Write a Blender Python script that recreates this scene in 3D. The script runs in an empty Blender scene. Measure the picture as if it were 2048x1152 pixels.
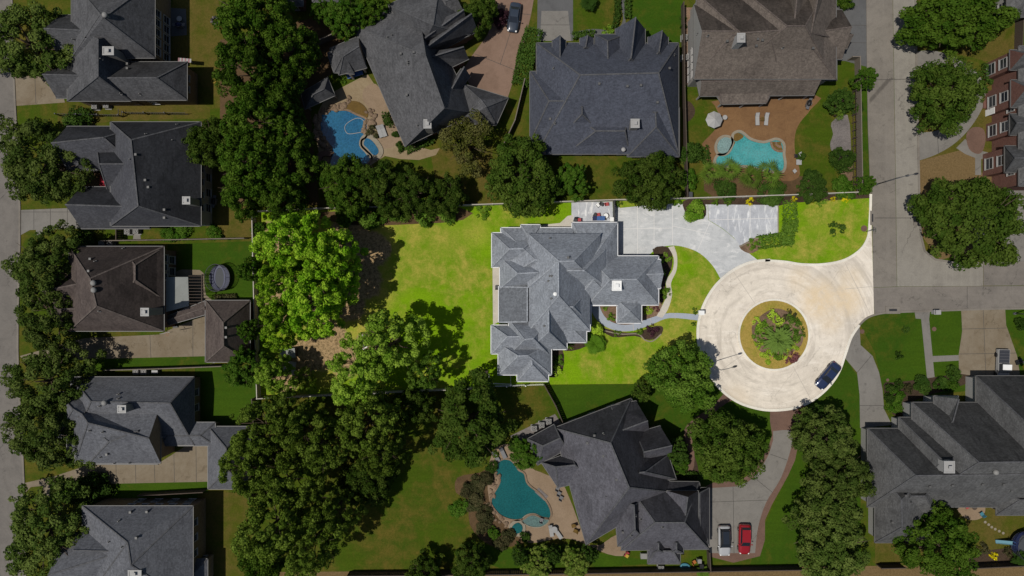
import bpy, math, random
import numpy as np
from mathutils import Vector, Matrix
from mathutils.geometry import tessellate_polygon
random.seed(7)
SC = bpy.context.scene
COL = SC.collection
S = 0.08          # metres per photograph pixel on the ground
H = 110.0         # flying height of the camera

# ------------------------------------------------------------------ camera
cam_d = bpy.data.cameras.new("camera")
cam_d.sensor_width = 36.0
cam_d.lens = 36.0 * H / (2048 * S)
cam_d.clip_start = 0.5
cam_d.clip_end = 2000.0
cam = bpy.data.objects.new("camera", cam_d)
cam.location = (0, 0, H)
COL.objects.link(cam)
SC.camera = cam
# ------------------------------------------------------------------ sky and sun
EL = math.radians(66.0)
SDX, SDY = 0.955, 0.297                      # where shadows fall, in the ground plane
world = bpy.data.worlds.new("World")
SC.world = world
world.use_nodes = True
wn = world.node_tree
wn.nodes.clear()
sky = wn.nodes.new("ShaderNodeTexSky")
sky.sky_type = 'NISHITA'
sky.sun_disc = False
sky.sun_elevation = EL
sky.sun_rotation = math.atan2(-SDX, -SDY)
bg = wn.nodes.new("ShaderNodeBackground")
bg.inputs['Strength'].default_value = 0.058
wo = wn.nodes.new("ShaderNodeOutputWorld")
wn.links.new(sky.outputs[0], bg.inputs[0])
wn.links.new(bg.outputs[0], wo.inputs[0])
sun_d = bpy.data.lights.new("sun", 'SUN')
sun_d.energy = 3.6
sun_d.angle = math.radians(0.53)
sun_d.color = (1.0, 0.955, 0.88)
sun = bpy.data.objects.new("sun", sun_d)
ld = Vector((SDX * math.cos(EL), SDY * math.cos(EL), -math.sin(EL)))
sun.rotation_euler = ld.to_track_quat('-Z', 'Y').to_euler()
sun.location = (-60, -20, 90)
COL.objects.link(sun)
vs = SC.view_settings
vs.view_transform = 'Standard'
vs.look = 'None'
vs.exposure = 0.0
vs.gamma = 1.0
vs.use_curve_mapping = False
SC.cycles.max_bounces = 5
SC.cycles.transparent_max_bounces = 6

# ------------------------------------------------------------------ helpers
def P(px, py, h=0.0):
    k = S * (H - h) / H
    return Vector(((px - 1024) * k, (576 - py) * k, h))

def link(o):
    COL.objects.link(o)
    return o

def tag(o, label=None, cat=None, group=None, kind=None):
    if label: o['label'] = label
    if cat: o['category'] = cat
    if group: o['group'] = group
    if kind: o['kind'] = kind
    return o

def thing(name, label, cat, loc=(0, 0, 0), rz=0.0, group=None):
    o = bpy.data.objects.new(name, None)
    o.empty_display_size = 0.3
    o.location = loc
    o.rotation_euler = (0, 0, rz)
    link(o)
    return tag(o, label, cat, group)

class MB:
    """collects shapes of one mesh"""
    def __init__(self):
        self.v = []; self.f = []; self.m = []; self.s = []
    def add(self, vs, fs, mi=0, smooth=False):
        b = len(self.v)
        self.v += [tuple(x) for x in vs]
        for f in fs:
            self.f.append([i + b for i in f]); self.m.append(mi); self.s.append(smooth)
    def box(self, c, sz, rz=0.0, mi=0):
        x, y, z = sz[0] / 2, sz[1] / 2, sz[2] / 2
        ca, sa = math.cos(rz), math.sin(rz)
        vs = []
        for dz in (-z, z):
            for dx, dy in ((-x, -y), (x, -y), (x, y), (-x, y)):
                vs.append((c[0] + dx * ca - dy * sa, c[1] + dx * sa + dy * ca, c[2] + dz))
        self.add(vs, [(3, 2, 1, 0), (4, 5, 6, 7), (0, 1, 5, 4), (1, 2, 6, 5), (2, 3, 7, 6), (3, 0, 4, 7)], mi)
    def beam(self, p, q, w, h, mi=0):
        p = Vector(p); q = Vector(q); d = (q - p)
        if d.length < 1e-6: return
        d.normalize()
        up = Vector((0, 0, 1)) if abs(d.z) < 0.95 else Vector((1, 0, 0))
        s = d.cross(up).normalized() * (w / 2)
        u = s.cross(d).normalized() * (h / 2)
        vs = [a + b + c for a in (p, q) for b, c in ((-s, -u), (s, -u), (s, u), (-s, u))]
        self.add(vs, [(0, 1, 2, 3), (7, 6, 5, 4), (0, 4, 5, 1), (1, 5, 6, 2), (2, 6, 7, 3), (3, 7, 4, 0)], mi)
    def tube(self, pts, radii, n=8, mi=0, cap=True):
        pts = [Vector(p) for p in pts]
        rings = []
        for i, p in enumerate(pts):
            a = pts[max(0, i - 1)]; b = pts[min(len(pts) - 1, i + 1)]
            d = (b - a).normalized()
            up = Vector((0, 0, 1)) if abs(d.z) < 0.9 else Vector((1, 0, 0))
            s = d.cross(up).normalized(); u = s.cross(d).normalized()
            r = radii[i] if hasattr(radii, '__len__') else radii
            rings.append([p + s * (r * math.cos(2 * math.pi * k / n)) + u * (r * math.sin(2 * math.pi * k / n)) for k in range(n)])
        vs = [v for r in rings for v in r]
        fs = []
        for i in range(len(rings) - 1):
            for k in range(n):
                a = i * n + k; b = i * n + (k + 1) % n
                fs.append((a, b, b + n, a + n))
        if cap:
            fs.append(tuple(range(n - 1, -1, -1)))
            fs.append(tuple(range(len(vs) - n, len(vs))))
        self.add(vs, fs, mi, True)
    def cyl(self, c, r, h, n=12, mi=0, r2=None):
        r2 = r if r2 is None else r2
        c = Vector(c)
        vs = [c + Vector((r * math.cos(2 * math.pi * k / n), r * math.sin(2 * math.pi * k / n), 0)) for k in range(n)]
        vs += [c + Vector((r2 * math.cos(2 * math.pi * k / n), r2 * math.sin(2 * math.pi * k / n), h)) for k in range(n)]
        fs = [(k, (k + 1) % n, n + (k + 1) % n, n + k) for k in range(n)]
        fs += [tuple(range(n - 1, -1, -1)), tuple(range(n, 2 * n))]
        self.add(vs, fs, mi)
    def blob(self, c, r, n=8, m=6, mi=0, jit=0.0, rz=0.0):
        c = Vector(c); vs = []; fs = []
        ca, sa = math.cos(rz), math.sin(rz)
        for i in range(m + 1):
            t = math.pi * i / m
            for k in range(n):
                a = 2 * math.pi * k / n
                j = 1 + random.uniform(-jit, jit)
                x = r[0] * math.sin(t) * math.cos(a) * j; y = r[1] * math.sin(t) * math.sin(a) * j
                vs.append(c + Vector((x * ca - y * sa, x * sa + y * ca, r[2] * math.cos(t) * j)))
        for i in range(m):
            for k in range(n):
                fs.append((i * n + k, (i + 1) * n + k, (i + 1) * n + (k + 1) % n, i * n + (k + 1) % n))
        self.add(vs, fs, mi, True)
    def flat(self, pts, z, mi=0):
        """a level sheet over an outline of (x, y) points"""
        vs = [Vector((p[0], p[1], z)) for p in pts]
        for t in tessellate_polygon([vs]):
            a, b, c = (vs[i] for i in t)
            n = (b - a).cross(c - a)
            tt = t if n.z > 0 else t[::-1]
            self.add([vs[i] for i in tt], [(0, 1, 2)], mi)
    def prism(self, pts, z0, z1, mi=0, mside=None):
        self.flat(pts, z1, mi)
        n = len(pts)
        area = sum(pts[i][0] * pts[(i + 1) % n][1] - pts[(i + 1) % n][0] * pts[i][1] for i in range(n))
        vs = [(p[0], p[1], z0) for p in pts] + [(p[0], p[1], z1) for p in pts]
        fs = [(i, (i + 1) % n, n + (i + 1) % n, n + i) for i in range(n)]
        if area < 0: fs = [f[::-1] for f in fs]
        self.add(vs, fs, mi if mside is None else mside)
    def build(self, name, mats, parent=None, local=False):
        me = bpy.data.meshes.new(name)
        vs = self.v
        if parent is not None and not local:
            ox, oy, oz = chain_loc(parent)
            vs = [(x - ox, y - oy, z - oz) for x, y, z in vs]
        me.from_pydata(vs, [], self.f)
        for m in (mats if isinstance(mats, (list, tuple)) else [mats]):
            me.materials.append(m)
        me.polygons.foreach_set('material_index', self.m)
        me.polygons.foreach_set('use_smooth', self.s)
        me.update()
        o = bpy.data.objects.new(name, me)
        link(o)
        if parent is not None: o.parent = parent
        return o

def chain_loc(o):
    t = Vector((0, 0, 0))
    while o is not None:
        t += o.location
        o = o.parent
    return t

def copy_tree(o, parent=None):
    c = o.copy()
    COL.objects.link(c)
    if parent is not None: c.parent = parent
    for ch in list(o.children): copy_tree(ch, c)
    return c

def smooth(pts, n=5, closed=True):
    """Catmull-Rom through the points"""
    out = []
    N = len(pts)
    rng = range(N) if closed else range(N - 1)
    for i in rng:
        if closed:
            p0, p1, p2, p3 = (pts[(i + k) % N] for k in (-1, 0, 1, 2))
        else:
            p0, p1, p2, p3 = pts[max(0, i - 1)], pts[i], pts[i + 1], pts[min(N - 1, i + 2)]
        for j in range(n):
            t = j / n
            out.append(tuple(0.5 * ((2 * p1[d]) + (-p0[d] + p2[d]) * t + (2 * p0[d] - 5 * p1[d] + 4 * p2[d] - p3[d]) * t * t +
                                    (-p0[d] + 3 * p1[d] - 3 * p2[d] + p3[d]) * t ** 3) for d in (0, 1)))
    if not closed: out.append(tuple(pts[-1]))
    return out

def W(pts): return [tuple(P(x, y)[:2]) for x, y in pts]

def offset(pts, d):
    n = len(pts)
    area = sum(pts[i][0] * pts[(i + 1) % n][1] - pts[(i + 1) % n][0] * pts[i][1] for i in range(n))
    sg = 1 if area > 0 else -1
    out = []
    for i in range(n):
        a = Vector(pts[i - 1]); b = Vector(pts[i]); c = Vector(pts[(i + 1) % n])
        t = (c - a)
        if t.length < 1e-9: out.append(tuple(b)); continue
        t.normalize()
        out.append((b.x + t.y * d * sg, b.y - t.x * d * sg))
    return out

# ------------------------------------------------------------------ materials
def new_mat(name, rough=0.8, spec=0.2):
    m = bpy.data.materials.new(name)
    m.use_nodes = True
    b = m.node_tree.nodes['Principled BSDF']
    b.inputs['Roughness'].default_value = rough
    b.inputs['Specular IOR Level'].default_value = spec
    return m, m.node_tree, b

def nd(nt, t, **kw):
    n = nt.nodes.new(t)
    for k, v in kw.items(): setattr(n, k, v)
    return n

def noise(nt, co, scale, detail=4.0, rough=0.6, dist=0.0):
    n = nd(nt, 'ShaderNodeTexNoise')
    n.inputs['Scale'].default_value = scale
    n.inputs['Detail'].default_value = detail
    n.inputs['Roughness'].default_value = rough
    n.inputs['Distortion'].default_value = dist
    nt.links.new(co, n.inputs['Vector'])
    return n.outputs['Fac']

def ramp(nt, fac, a, b, lo=0.0, hi=1.0):
    n = nd(nt, 'ShaderNodeMapRange', interpolation_type='SMOOTHSTEP')
    n.inputs['From Min'].default_value = a
    n.inputs['From Max'].default_value = b
    n.inputs['To Min'].default_value = lo
    n.inputs['To Max'].default_value = hi
    nt.links.new(fac, n.inputs['Value'])
    return n.outputs['Result']

def mix(nt, fac, a, b, mode='MIX'):
    n = nd(nt, 'ShaderNodeMix', data_type='RGBA', blend_type=mode)
    if isinstance(fac, (int, float)): n.inputs['Factor'].default_value = fac
    else: nt.links.new(fac, n.inputs['Factor'])
    for s, v in (('A', a), ('B', b)):
        i = [x for x in n.inputs if x.name == s and x.type == 'RGBA'][0]
        if isinstance(v, (tuple, list)): i.default_value = (*v[:3], 1)
        else: nt.links.new(v, i)
    return [x for x in n.outputs if x.type == 'RGBA'][0]

def math_(nt, op, a, b):
    n = nd(nt, 'ShaderNodeMath', operation=op)
    for i, v in enumerate((a, b)):
        if isinstance(v, (int, float)): n.inputs[i].default_value = v
        else: nt.links.new(v, n.inputs[i])
    return n.outputs[0]

def geo_pos(nt):
    return nd(nt, 'ShaderNodeNewGeometry').outputs['Position']

def stretch(nt, co, sc):
    n = nd(nt, 'ShaderNodeMapping')
    n.inputs['Scale'].default_value = sc
    nt.links.new(co, n.inputs['Vector'])
    return n.outputs[0]

def dim(c, k): return tuple(x * k for x in c)

def spots(nt, co, lst):
    """max of soft round patches [(px, py, r_px, strength)]"""
    acc = None
    for px, py, r, st in lst:
        w = P(px, py)
        d = nd(nt, 'ShaderNodeVectorMath', operation='DISTANCE')
        nt.links.new(co, d.inputs[0]); d.inputs[1].default_value = (w.x, w.y, 0)
        v = ramp(nt, d.outputs['Value'], r * S, r * S * 0.25, 0.0, st)
        acc = v if acc is None else math_(nt, 'MAXIMUM', acc, v)
    return acc

def mat_plain(name, c, rough=0.6, spec=0.3, metal=0.0, var=0.12, scale=3.0):
    m, nt, b = new_mat(name, rough, spec)
    co = geo_pos(nt)
    f = noise(nt, co, scale)
    nt.links.new(mix(nt, f, dim(c, 1 - var), dim(c, 1 + var)), b.inputs['Base Color'])
    b.inputs['Metallic'].default_value = metal
    return m

def mat_lawn(name, green, dry, amount=0.3, pts=None, green2=None, soil=None, soilc=None):
    m, nt, b = new_mat(name, 0.9, 0.05)
    co = geo_pos(nt)
    big = noise(nt, co, 0.11, 5, 0.6, 0.6)
    mid = noise(nt, co, 0.55, 6, 0.7, 0.3)
    fine = noise(nt, co, 3.2, 5, 0.75)
    vfine = noise(nt, co, 11.0, 3, 0.7)
    g2 = green2 or (green[0] * 0.62, green[1] * 0.78, green[2] * 0.9)
    c = mix(nt, ramp(nt, big, 0.35, 0.65), green, g2)
    mow = noise(nt, stretch(nt, co, (0.12, 1.5, 1.0)), 1.0, 3, 0.5, 0.4)
    c = mix(nt, ramp(nt, mow, 0.42, 0.6, 0.0, 0.28), c, dim(green, 0.68))
    dm = math_(nt, 'ADD', math_(nt, 'MULTIPLY', big, 0.9), math_(nt, 'MULTIPLY', mid, 0.7))
    t = 1.08 - amount * 0.62
    d = ramp(nt, dm, t - 0.16, t + 0.22, 0, 0.85)
    if pts:
        sp = spots(nt, co, pts)
        k = ramp(nt, mid, 0.25, 0.62, 0.35, 1.0)
        d = math_(nt, 'MAXIMUM', d, math_(nt, 'MULTIPLY', sp, k))
    c = mix(nt, d, c, dry)
    c = mix(nt, ramp(nt, fine, 0.3, 0.75, 0.0, 0.5), c, dim(green, 0.5), 'MIX')
    if soil:
        sp = spots(nt, co, soil)
        lit = noise(nt, co, 2.3, 6, 0.8, 0.5)
        litter = mix(nt, ramp(nt, lit, 0.42, 0.62), soilc, dim(soilc, 0.36))
        k = ramp(nt, math_(nt, 'ADD', sp, math_(nt, 'MULTIPLY', mid, 0.9)), 0.72, 1.05, 0, 0.95)
        c = mix(nt, k, c, litter)
    v = ramp(nt, vfine, 0.25, 0.75, 0.72, 1.28)
    cc = nd(nt, 'ShaderNodeCombineColor')
    for i in range(3): nt.links.new(v, cc.inputs[i])
    c = mix(nt, 1.0, c, cc.outputs[0], 'MULTIPLY')
    nt.links.new(c, b.inputs['Base Color'])
    bp = nd(nt, 'ShaderNodeBump')
    bp.inputs['Strength'].default_value = 0.5; bp.inputs['Distance'].default_value = 0.08
    nt.links.new(fine, bp.inputs['Height']); nt.links.new(bp.outputs[0], b.inputs['Normal'])
    return m

def mat_paving(name, c, stain=None, amount=0.4, var=0.12, pts=None, ptcol=None, streak=None, rings=None, cracks=0):
    m, nt, b = new_mat(name, 0.85, 0.12)
    co = geo_pos(nt)
    big = noise(nt, co, 0.16, 5, 0.65, 0.9)
    mid = noise(nt, co, 0.9, 6, 0.7, 0.5)
    fine = noise(nt, co, 6.0, 4, 0.7)
    stain = stain or dim(c, 0.7)
    col = mix(nt, ramp(nt, big, 0.38, 0.72, 0, amount), c, stain)
    col = mix(nt, ramp(nt, mid, 0.42, 0.8, 0, amount * 0.9), col, dim(stain, 0.85))
    if streak:
        sc, scol, sa, rz = streak
        mp = nd(nt, 'ShaderNodeMapping'); mp.inputs['Rotation'].default_value = (0, 0, rz); mp.inputs['Scale'].default_value = sc
        nt.links.new(co, mp.inputs['Vector'])
        st = noise(nt, mp.outputs[0], 1.0, 5, 0.65, 1.2)
        col = mix(nt, ramp(nt, st, 0.5, 0.72, 0, sa), col, scol)
    if cracks:
        vo = nd(nt, 'ShaderNodeTexVoronoi', feature='DISTANCE_TO_EDGE'); vo.inputs['Scale'].default_value = 0.13
        dv = nd(nt, 'ShaderNodeVectorMath', operation='ADD'); nt.links.new(co, dv.inputs[0])
        cxy = nd(nt, 'ShaderNodeCombineXYZ'); k5n = math_(nt, 'MULTIPLY', noise(nt, co, 0.5, 4, 0.6), 5.0)
        nt.links.new(k5n, cxy.inputs[0]); nt.links.new(k5n, cxy.inputs[1]); nt.links.new(cxy.outputs[0], dv.inputs[1]); nt.links.new(dv.outputs[0], vo.inputs['Vector'])
        col = mix(nt, math_(nt, 'MULTIPLY', ramp(nt, vo.outputs['Distance'], 0.010, 0.003), ramp(nt, big, 0.45, 0.6, 0, cracks)), col, dim(stain, 0.45))
        oil = noise(nt, co, 0.7, 2, 0.4)
        col = mix(nt, ramp(nt, oil, 0.68, 0.78, 0, 0.5), col, dim(stain, 0.6))
    if rings:                                 # tyre marks that follow the turning circle
        w = P(rings[0], rings[1])
        vm = nd(nt, 'ShaderNodeVectorMath', operation='SUBTRACT'); nt.links.new(co, vm.inputs[0]); vm.inputs[1].default_value = (w.x, w.y, 0)
        ln = nd(nt, 'ShaderNodeVectorMath', operation='LENGTH'); nt.links.new(vm.outputs[0], ln.inputs[0])
        nrm = nd(nt, 'ShaderNodeVectorMath', operation='NORMALIZE'); nt.links.new(vm.outputs[0], nrm.inputs[0])
        sc = nd(nt, 'ShaderNodeVectorMath', operation='SCALE'); nt.links.new(nrm.outputs[0], sc.inputs[0]); sc.inputs['Scale'].default_value = 1.1
        cb = nd(nt, 'ShaderNodeVectorMath', operation='ADD'); nt.links.new(sc.outputs[0], cb.inputs[0])
        cx = nd(nt, 'ShaderNodeCombineXYZ'); nt.links.new(math_(nt, 'MULTIPLY', ln.outputs['Value'], 0.85), cx.inputs[2]); nt.links.new(cx.outputs[0], cb.inputs[1])
        rg = noise(nt, cb.outputs[0], 1.0, 5, 0.7, 0.2)
        col = mix(nt, ramp(nt, rg, 0.47, 0.66, 0, 0.8), col, dim(stain, 0.9))
        col = mix(nt, ramp(nt, rg, 0.46, 0.25, 0, 0.5), col, dim(c, 1.14))
        ed = ramp(nt, ln.outputs['Value'], 11.2, 12.3, 0, 0.5)
        col = mix(nt, math_(nt, 'MULTIPLY', ed, ramp(nt, ln.outputs['Value'], 12.6, 12.4)), col, dim(stain, 0.8))
    if pts:
        sp = spots(nt, co, pts)
        k = ramp(nt, mid, 0.25, 0.6, 0.3, 1.0)
        col = mix(nt, math_(nt, 'MULTIPLY', sp, k), col, ptcol)
    v = ramp(nt, fine, 0.2, 0.8, 1 - var, 1 + var)
    cc = nd(nt, 'ShaderNodeCombineColor')
    for i in range(3): nt.links.new(v, cc.inputs[i])
    col = mix(nt, 1.0, col, cc.outputs[0], 'MULTIPLY')
    nt.links.new(col, b.inputs['Base Color'])
    bp = nd(nt, 'ShaderNodeBump'); bp.inputs['Strength'].default_value = 0.25; bp.inputs['Distance'].default_value = 0.02
    nt.links.new(fine, bp.inputs['Height']); nt.links.new(bp.outputs[0], b.inputs['Normal'])
    return m

def mat_roof(name, c, stain=None, amount=0.4, rz=0.0):
    """asphalt shingles: fine speckle, courses, and weather stains that run"""
    m, nt, b = new_mat(name, 0.88, 0.15)
    co = geo_pos(nt)
    big = noise(nt, co, 0.22, 5, 0.6, 0.8)
    run = noise(nt, stretch(nt, co, (2.2, 0.35, 0.5)), 1.0, 5, 0.65, 0.6)
    fine = noise(nt, co, 4.5, 6, 0.8)
    cell = nd(nt, 'ShaderNodeTexVoronoi'); cell.inputs['Scale'].default_value = 3.4
    nt.links.new(stretch(nt, co, (1.0, 1.0, 2.0)), cell.inputs['Vector'])
    stain = stain or dim(c, 0.55)
    col = mix(nt, ramp(nt, big, 0.4, 0.75, 0, amount), c, stain)
    col = mix(nt, ramp(nt, run, 0.45, 0.78, 0, amount), col, dim(stain, 0.9))
    bw = nd(nt, 'ShaderNodeSeparateColor'); nt.links.new(cell.outputs['Color'], bw.inputs[0])
    v = math_(nt, 'MULTIPLY', ramp(nt, fine, 0.25, 0.75, 0.74, 1.28), ramp(nt, bw.outputs[0], 0, 1, 0.84, 1.14))
    cc = nd(nt, 'ShaderNodeCombineColor')
    for i in range(3): nt.links.new(v, cc.inputs[i])
    col = mix(nt, 1.0, col, cc.outputs[0], 'MULTIPLY')
    nt.links.new(col, b.inputs['Base Color'])
    bp = nd(nt, 'ShaderNodeBump'); bp.inputs['Strength'].default_value = 0.35; bp.inputs['Distance'].default_value = 0.03
    nt.links.new(fine, bp.inputs['Height']); nt.links.new(bp.outputs[0], b.inputs['Normal'])
    return m

def mat_brick(name, c, mortar):
    m, nt, b = new_mat(name, 0.85, 0.1)
    co = geo_pos(nt)
    sx = nd(nt, 'ShaderNodeSeparateXYZ'); nt.links.new(co, sx.inputs[0])
    cb = nd(nt, 'ShaderNodeCombineXYZ')
    nt.links.new(math_(nt, 'ADD', sx.outputs[0], sx.outputs[1]), cb.inputs[0]); nt.links.new(sx.outputs[2], cb.inputs[1])
    bk = nd(nt, 'ShaderNodeTexBrick')
    bk.inputs['Color1'].default_value = (*c, 1); bk.inputs['Color2'].default_value = (*dim(c, 0.7), 1)
    bk.inputs['Mortar'].default_value = (*mortar, 1)
    bk.inputs['Scale'].default_value = 2.0; bk.inputs['Mortar Size'].default_value = 0.012
    nt.links.new(cb.outputs[0], bk.inputs['Vector'])
    n = noise(nt, co, 1.5)
    nt.links.new(mix(nt, ramp(nt, n, 0.35, 0.75, 0, 0.4), bk.outputs['Color'], dim(c, 0.6)), b.inputs['Base Color'])
    return m

def mat_leaf(name, c, c2, trans=0.3):
    """leaves: colour differs from clump to clump and from tree to tree"""
    m, nt, b = new_mat(name, 0.7, 0.06)
    at = nd(nt, 'ShaderNodeAttribute'); at.attribute_name = 'tint'
    oi = nd(nt, 'ShaderNodeObjectInfo')
    col = mix(nt, at.outputs['Fac'], c, c2)
    v = ramp(nt, oi.outputs['Random'], 0, 1, 0.85, 1.18)
    cc = nd(nt, 'ShaderNodeCombineColor')
    for i in range(3): nt.links.new(v, cc.inputs[i])
    col = mix(nt, 1.0, col, cc.outputs[0], 'MULTIPLY')
    nt.links.new(col, b.inputs['Base Color'])
    tr = nd(nt, 'ShaderNodeBsdfTranslucent'); nt.links.new(col, tr.inputs['Color'])
    ms = nd(nt, 'ShaderNodeMixShader'); ms.inputs[0].default_value = trans
    nt.links.new(b.outputs[0], ms.inputs[1]); nt.links.new(tr.outputs[0], ms.inputs[2])
    nt.links.new(ms.outputs[0], nt.nodes['Material Output'].inputs['Surface'])
    return m

def mat_water(name, c, c2, sc=2.2):
    m, nt, b = new_mat(name, 0.06, 0.5)
    co = geo_pos(nt)
    ca = nd(nt, 'ShaderNodeTexVoronoi', feature='DISTANCE_TO_EDGE'); ca.inputs['Scale'].default_value = sc
    ds = noise(nt, co, 1.2, 3)
    va = nd(nt, 'ShaderNodeVectorMath', operation='ADD')
    nt.links.new(co, va.inputs[0]); nt.links.new(ds, va.inputs[1]); nt.links.new(va.outputs[0], ca.inputs['Vector'])
    n = noise(nt, co, 0.35, 4, 0.6)
    col = mix(nt, ramp(nt, n, 0.3, 0.7), c, c2)
    col = mix(nt, ramp(nt, ca.outputs['Distance'], 0.0, 0.16, 0.42, 0.0), col, dim(c, 2.2))
    nt.links.new(col, b.inputs['Base Color'])
    bp = nd(nt, 'ShaderNodeBump'); bp.inputs['Strength'].default_value = 0.12; bp.inputs['Distance'].default_value = 0.058
    nt.links.new(noise(nt, co, 3.0, 2), bp.inputs['Height']); nt.links.new(bp.outputs[0], b.inputs['Normal'])
    return m

M = {}
# lawns
M['dull_lawn'] = mat_lawn('dull_lawn', (0.05088, 0.08268, 0.0053), (0.1325, 0.09328, 0.01908), 0.42)
M['dry_lawn'] = mat_lawn('dry_lawn', (0.060, 0.076, 0.006), (0.125, 0.088, 0.024), 0.6)
M['lush_lawn'] = mat_lawn('lush_lawn', (0.0432, 0.08532, 0.0054), (0.108, 0.0918, 0.01296), 0.22)
M['straw_lawn'] = mat_lawn('straw_lawn', (0.12, 0.080, 0.030), (0.175, 0.118, 0.055), 0.8)
M['bright_lawn'] = mat_lawn('bright_lawn', (0.172, 0.305, 0.006), (0.42, 0.33, 0.07), 0.36,
    [(700, 470, 70, 0.95), (760, 470, 60, 0.9), (820, 450, 50, 0.6), (640, 455, 40, 0.9), (720, 640, 75, 0.9), (610, 720, 80, 1.0), (650, 740, 60, 0.9),
     (890, 480, 60, 0.45), (950, 465, 45, 0.55), (560, 740, 50, 0.9), (700, 540, 80, 1.0), (740, 520, 70, 0.95), (750, 590, 60, 0.8), (680, 700, 60, 1.0), (640, 670, 70, 0.9), (790, 560, 50, 0.35), (1400, 620, 40, 0.35), (1640, 450, 45, 0.3), (1010, 540, 40, 0.4)],
    soil=[(700, 465, 60, 1), (745, 500, 55, 1), (725, 560, 60, 1), (700, 610, 50, .9), (650, 690, 80, 1), (600, 720, 60, .9), (572, 755, 50, .9), (690, 720, 60, .8), (560, 470, 60, .7), (580, 600, 90, .9), (735, 690, 40, .9)], soilc=(0.36, 0.245, 0.135), green2=(0.095, 0.205, 0.004))  # the highlight over the lot is put into the grass colour
M['ring_lawn'] = mat_lawn('ring_lawn', (0.19, 0.22, 0.014), (0.40, 0.26, 0.075), 0.75, [(1590, 715, 30, 0.9), (1530, 615, 25, 0.7)])
M['bare_soil'] = mat_paving('bare_soil', (0.10, 0.062, 0.03), (0.05, 0.03, 0.015), 0.6, 0.3)
M['mulch'] = mat_paving('mulch', (0.055, 0.037, 0.024), (0.028, 0.018, 0.012), 0.7, 0.45)
M['pale_mulch'] = mat_paving('pale_mulch', (0.20, 0.13, 0.085), (0.10, 0.065, 0.04), 0.7, 0.45)
# paving
M['road'] = mat_paving('road', (0.1898, 0.1702, 0.1449), (0.1207, 0.1081, 0.0943), 0.55, 0.1, streak=((0.8, 0.03, 1), (0.2, 0.18, 0.155), 0.4, 0), cracks=0.6)
M['road_pale'] = mat_paving('road_pale', (0.225, 0.208, 0.178), (0.165, 0.15, 0.13), 0.55, 0.1, streak=((0.8, 0.03, 1), (0.27, 0.25, 0.215), 0.4, 0), cracks=0.6)
M['cross_road'] = mat_paving('cross_road', (0.1782, 0.1587, 0.138), (0.115, 0.1035, 0.092), 0.55, 0.1, streak=((0.03, 0.8, 1), (0.2, 0.18, 0.155), 0.4, 0), cracks=0.6)
M['west_road'] = mat_paving('west_road', (0.156, 0.1416, 0.126), (0.096, 0.0876, 0.0792), 0.5, 0.1, cracks=0.6)
M['brightened_concrete'] = mat_paving('brightened_concrete', (0.69, 0.622, 0.525), (0.52, 0.465, 0.39), 0.75, 0.07,
    pts=[(1640, 600, 60, 0.9), (1690, 600, 50, 0.8), (1600, 560, 40, 0.45), (1660, 640, 40, 0.5), (1470, 805, 50, 0.35), (1700, 560, 40, 0.4)], ptcol=(0.64, 0.51, 0.34),
    streak=((0.12, 0.5, 1), (0.76, 0.70, 0.61), 0.7, 0.4), rings=(1547, 669), cracks=0.4)  # concrete like the road's, the lot's highlight painted into its colour
M['kerb'] = mat_paving('kerb', (0.70, 0.66, 0.57), (0.5, 0.46, 0.4), 0.5, 0.1)  # paler copy of dull_kerb, the highlight is in its colour
M['dull_kerb'] = mat_paving('dull_kerb', (0.19, 0.17, 0.145), (0.12, 0.105, 0.09), 0.5, 0.1)
M['lot_drive'] = mat_paving('lot_drive', (0.4928, 0.4984, 0.4928), (0.336, 0.3472, 0.3528), 0.6, 0.09, streak=((0.35, 0.9, 1), (0.64, 0.63, 0.61), 0.75, 0.7))  # lot paving, lightened in colour to carry the highlight
M['lot_pad'] = mat_paving('lot_pad', (0.432, 0.4428, 0.4644), (0.2916, 0.3024, 0.324), 0.5, 0.1, streak=((1.1, 0.3, 1), (0.72, 0.72, 0.71), 0.95, 0.2))
M['smooth_drive'] = mat_paving('smooth_drive', (0.4081, 0.4187, 0.4293), (0.3286, 0.3392, 0.3551), 0.5, 0.05, streak=((0.1, 0.5, 1), (0.45, 0.455, 0.46), 0.5, -0.6))
M['walk'] = mat_paving('walk', (0.32, 0.35, 0.40), (0.25, 0.275, 0.32), 0.4, 0.06)
M['side_walk'] = mat_paving('side_walk', (0.50, 0.46, 0.39), (0.36, 0.33, 0.28), 0.5, 0.1)
M['tan_drive'] = mat_paving('tan_drive', (0.196, 0.1624, 0.1176), (0.1344, 0.1008, 0.0616), 0.6, 0.08, cracks=0.4)
M['grey_drive'] = mat_paving('grey_drive', (0.1822, 0.1703, 0.1527), (0.1234, 0.1151, 0.1034), 0.5, 0.08, cracks=0.4)
M['slate_drive'] = mat_paving('slate_drive', (0.10, 0.10, 0.10), (0.065, 0.065, 0.066), 0.5, 0.08)
M['pink_drive'] = mat_paving('pink_drive', (0.2035, 0.1342, 0.099), (0.132, 0.0858, 0.0605), 0.5, 0.1)
M['brick_paving'] = mat_paving('brick_paving', (0.145, 0.088, 0.066), (0.09, 0.055, 0.042), 0.5, 0.15)
M['flag_patio'] = mat_paving('flag_patio', (0.24, 0.186, 0.114), (0.168, 0.114, 0.06), 0.6, 0.12)
M['brown_patio'] = mat_paving('brown_patio', (0.1815, 0.1012, 0.0462), (0.11, 0.0572, 0.0275), 0.65, 0.14)
M['tan_patio'] = mat_paving('tan_patio', (0.234, 0.1704, 0.114), (0.168, 0.1176, 0.072), 0.55, 0.12)
M['joint'] = mat_plain('joint', (0.06, 0.055, 0.05), 0.9)
M['pale_joint'] = mat_plain('pale_joint', (0.42, 0.38, 0.33), 0.9)
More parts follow.
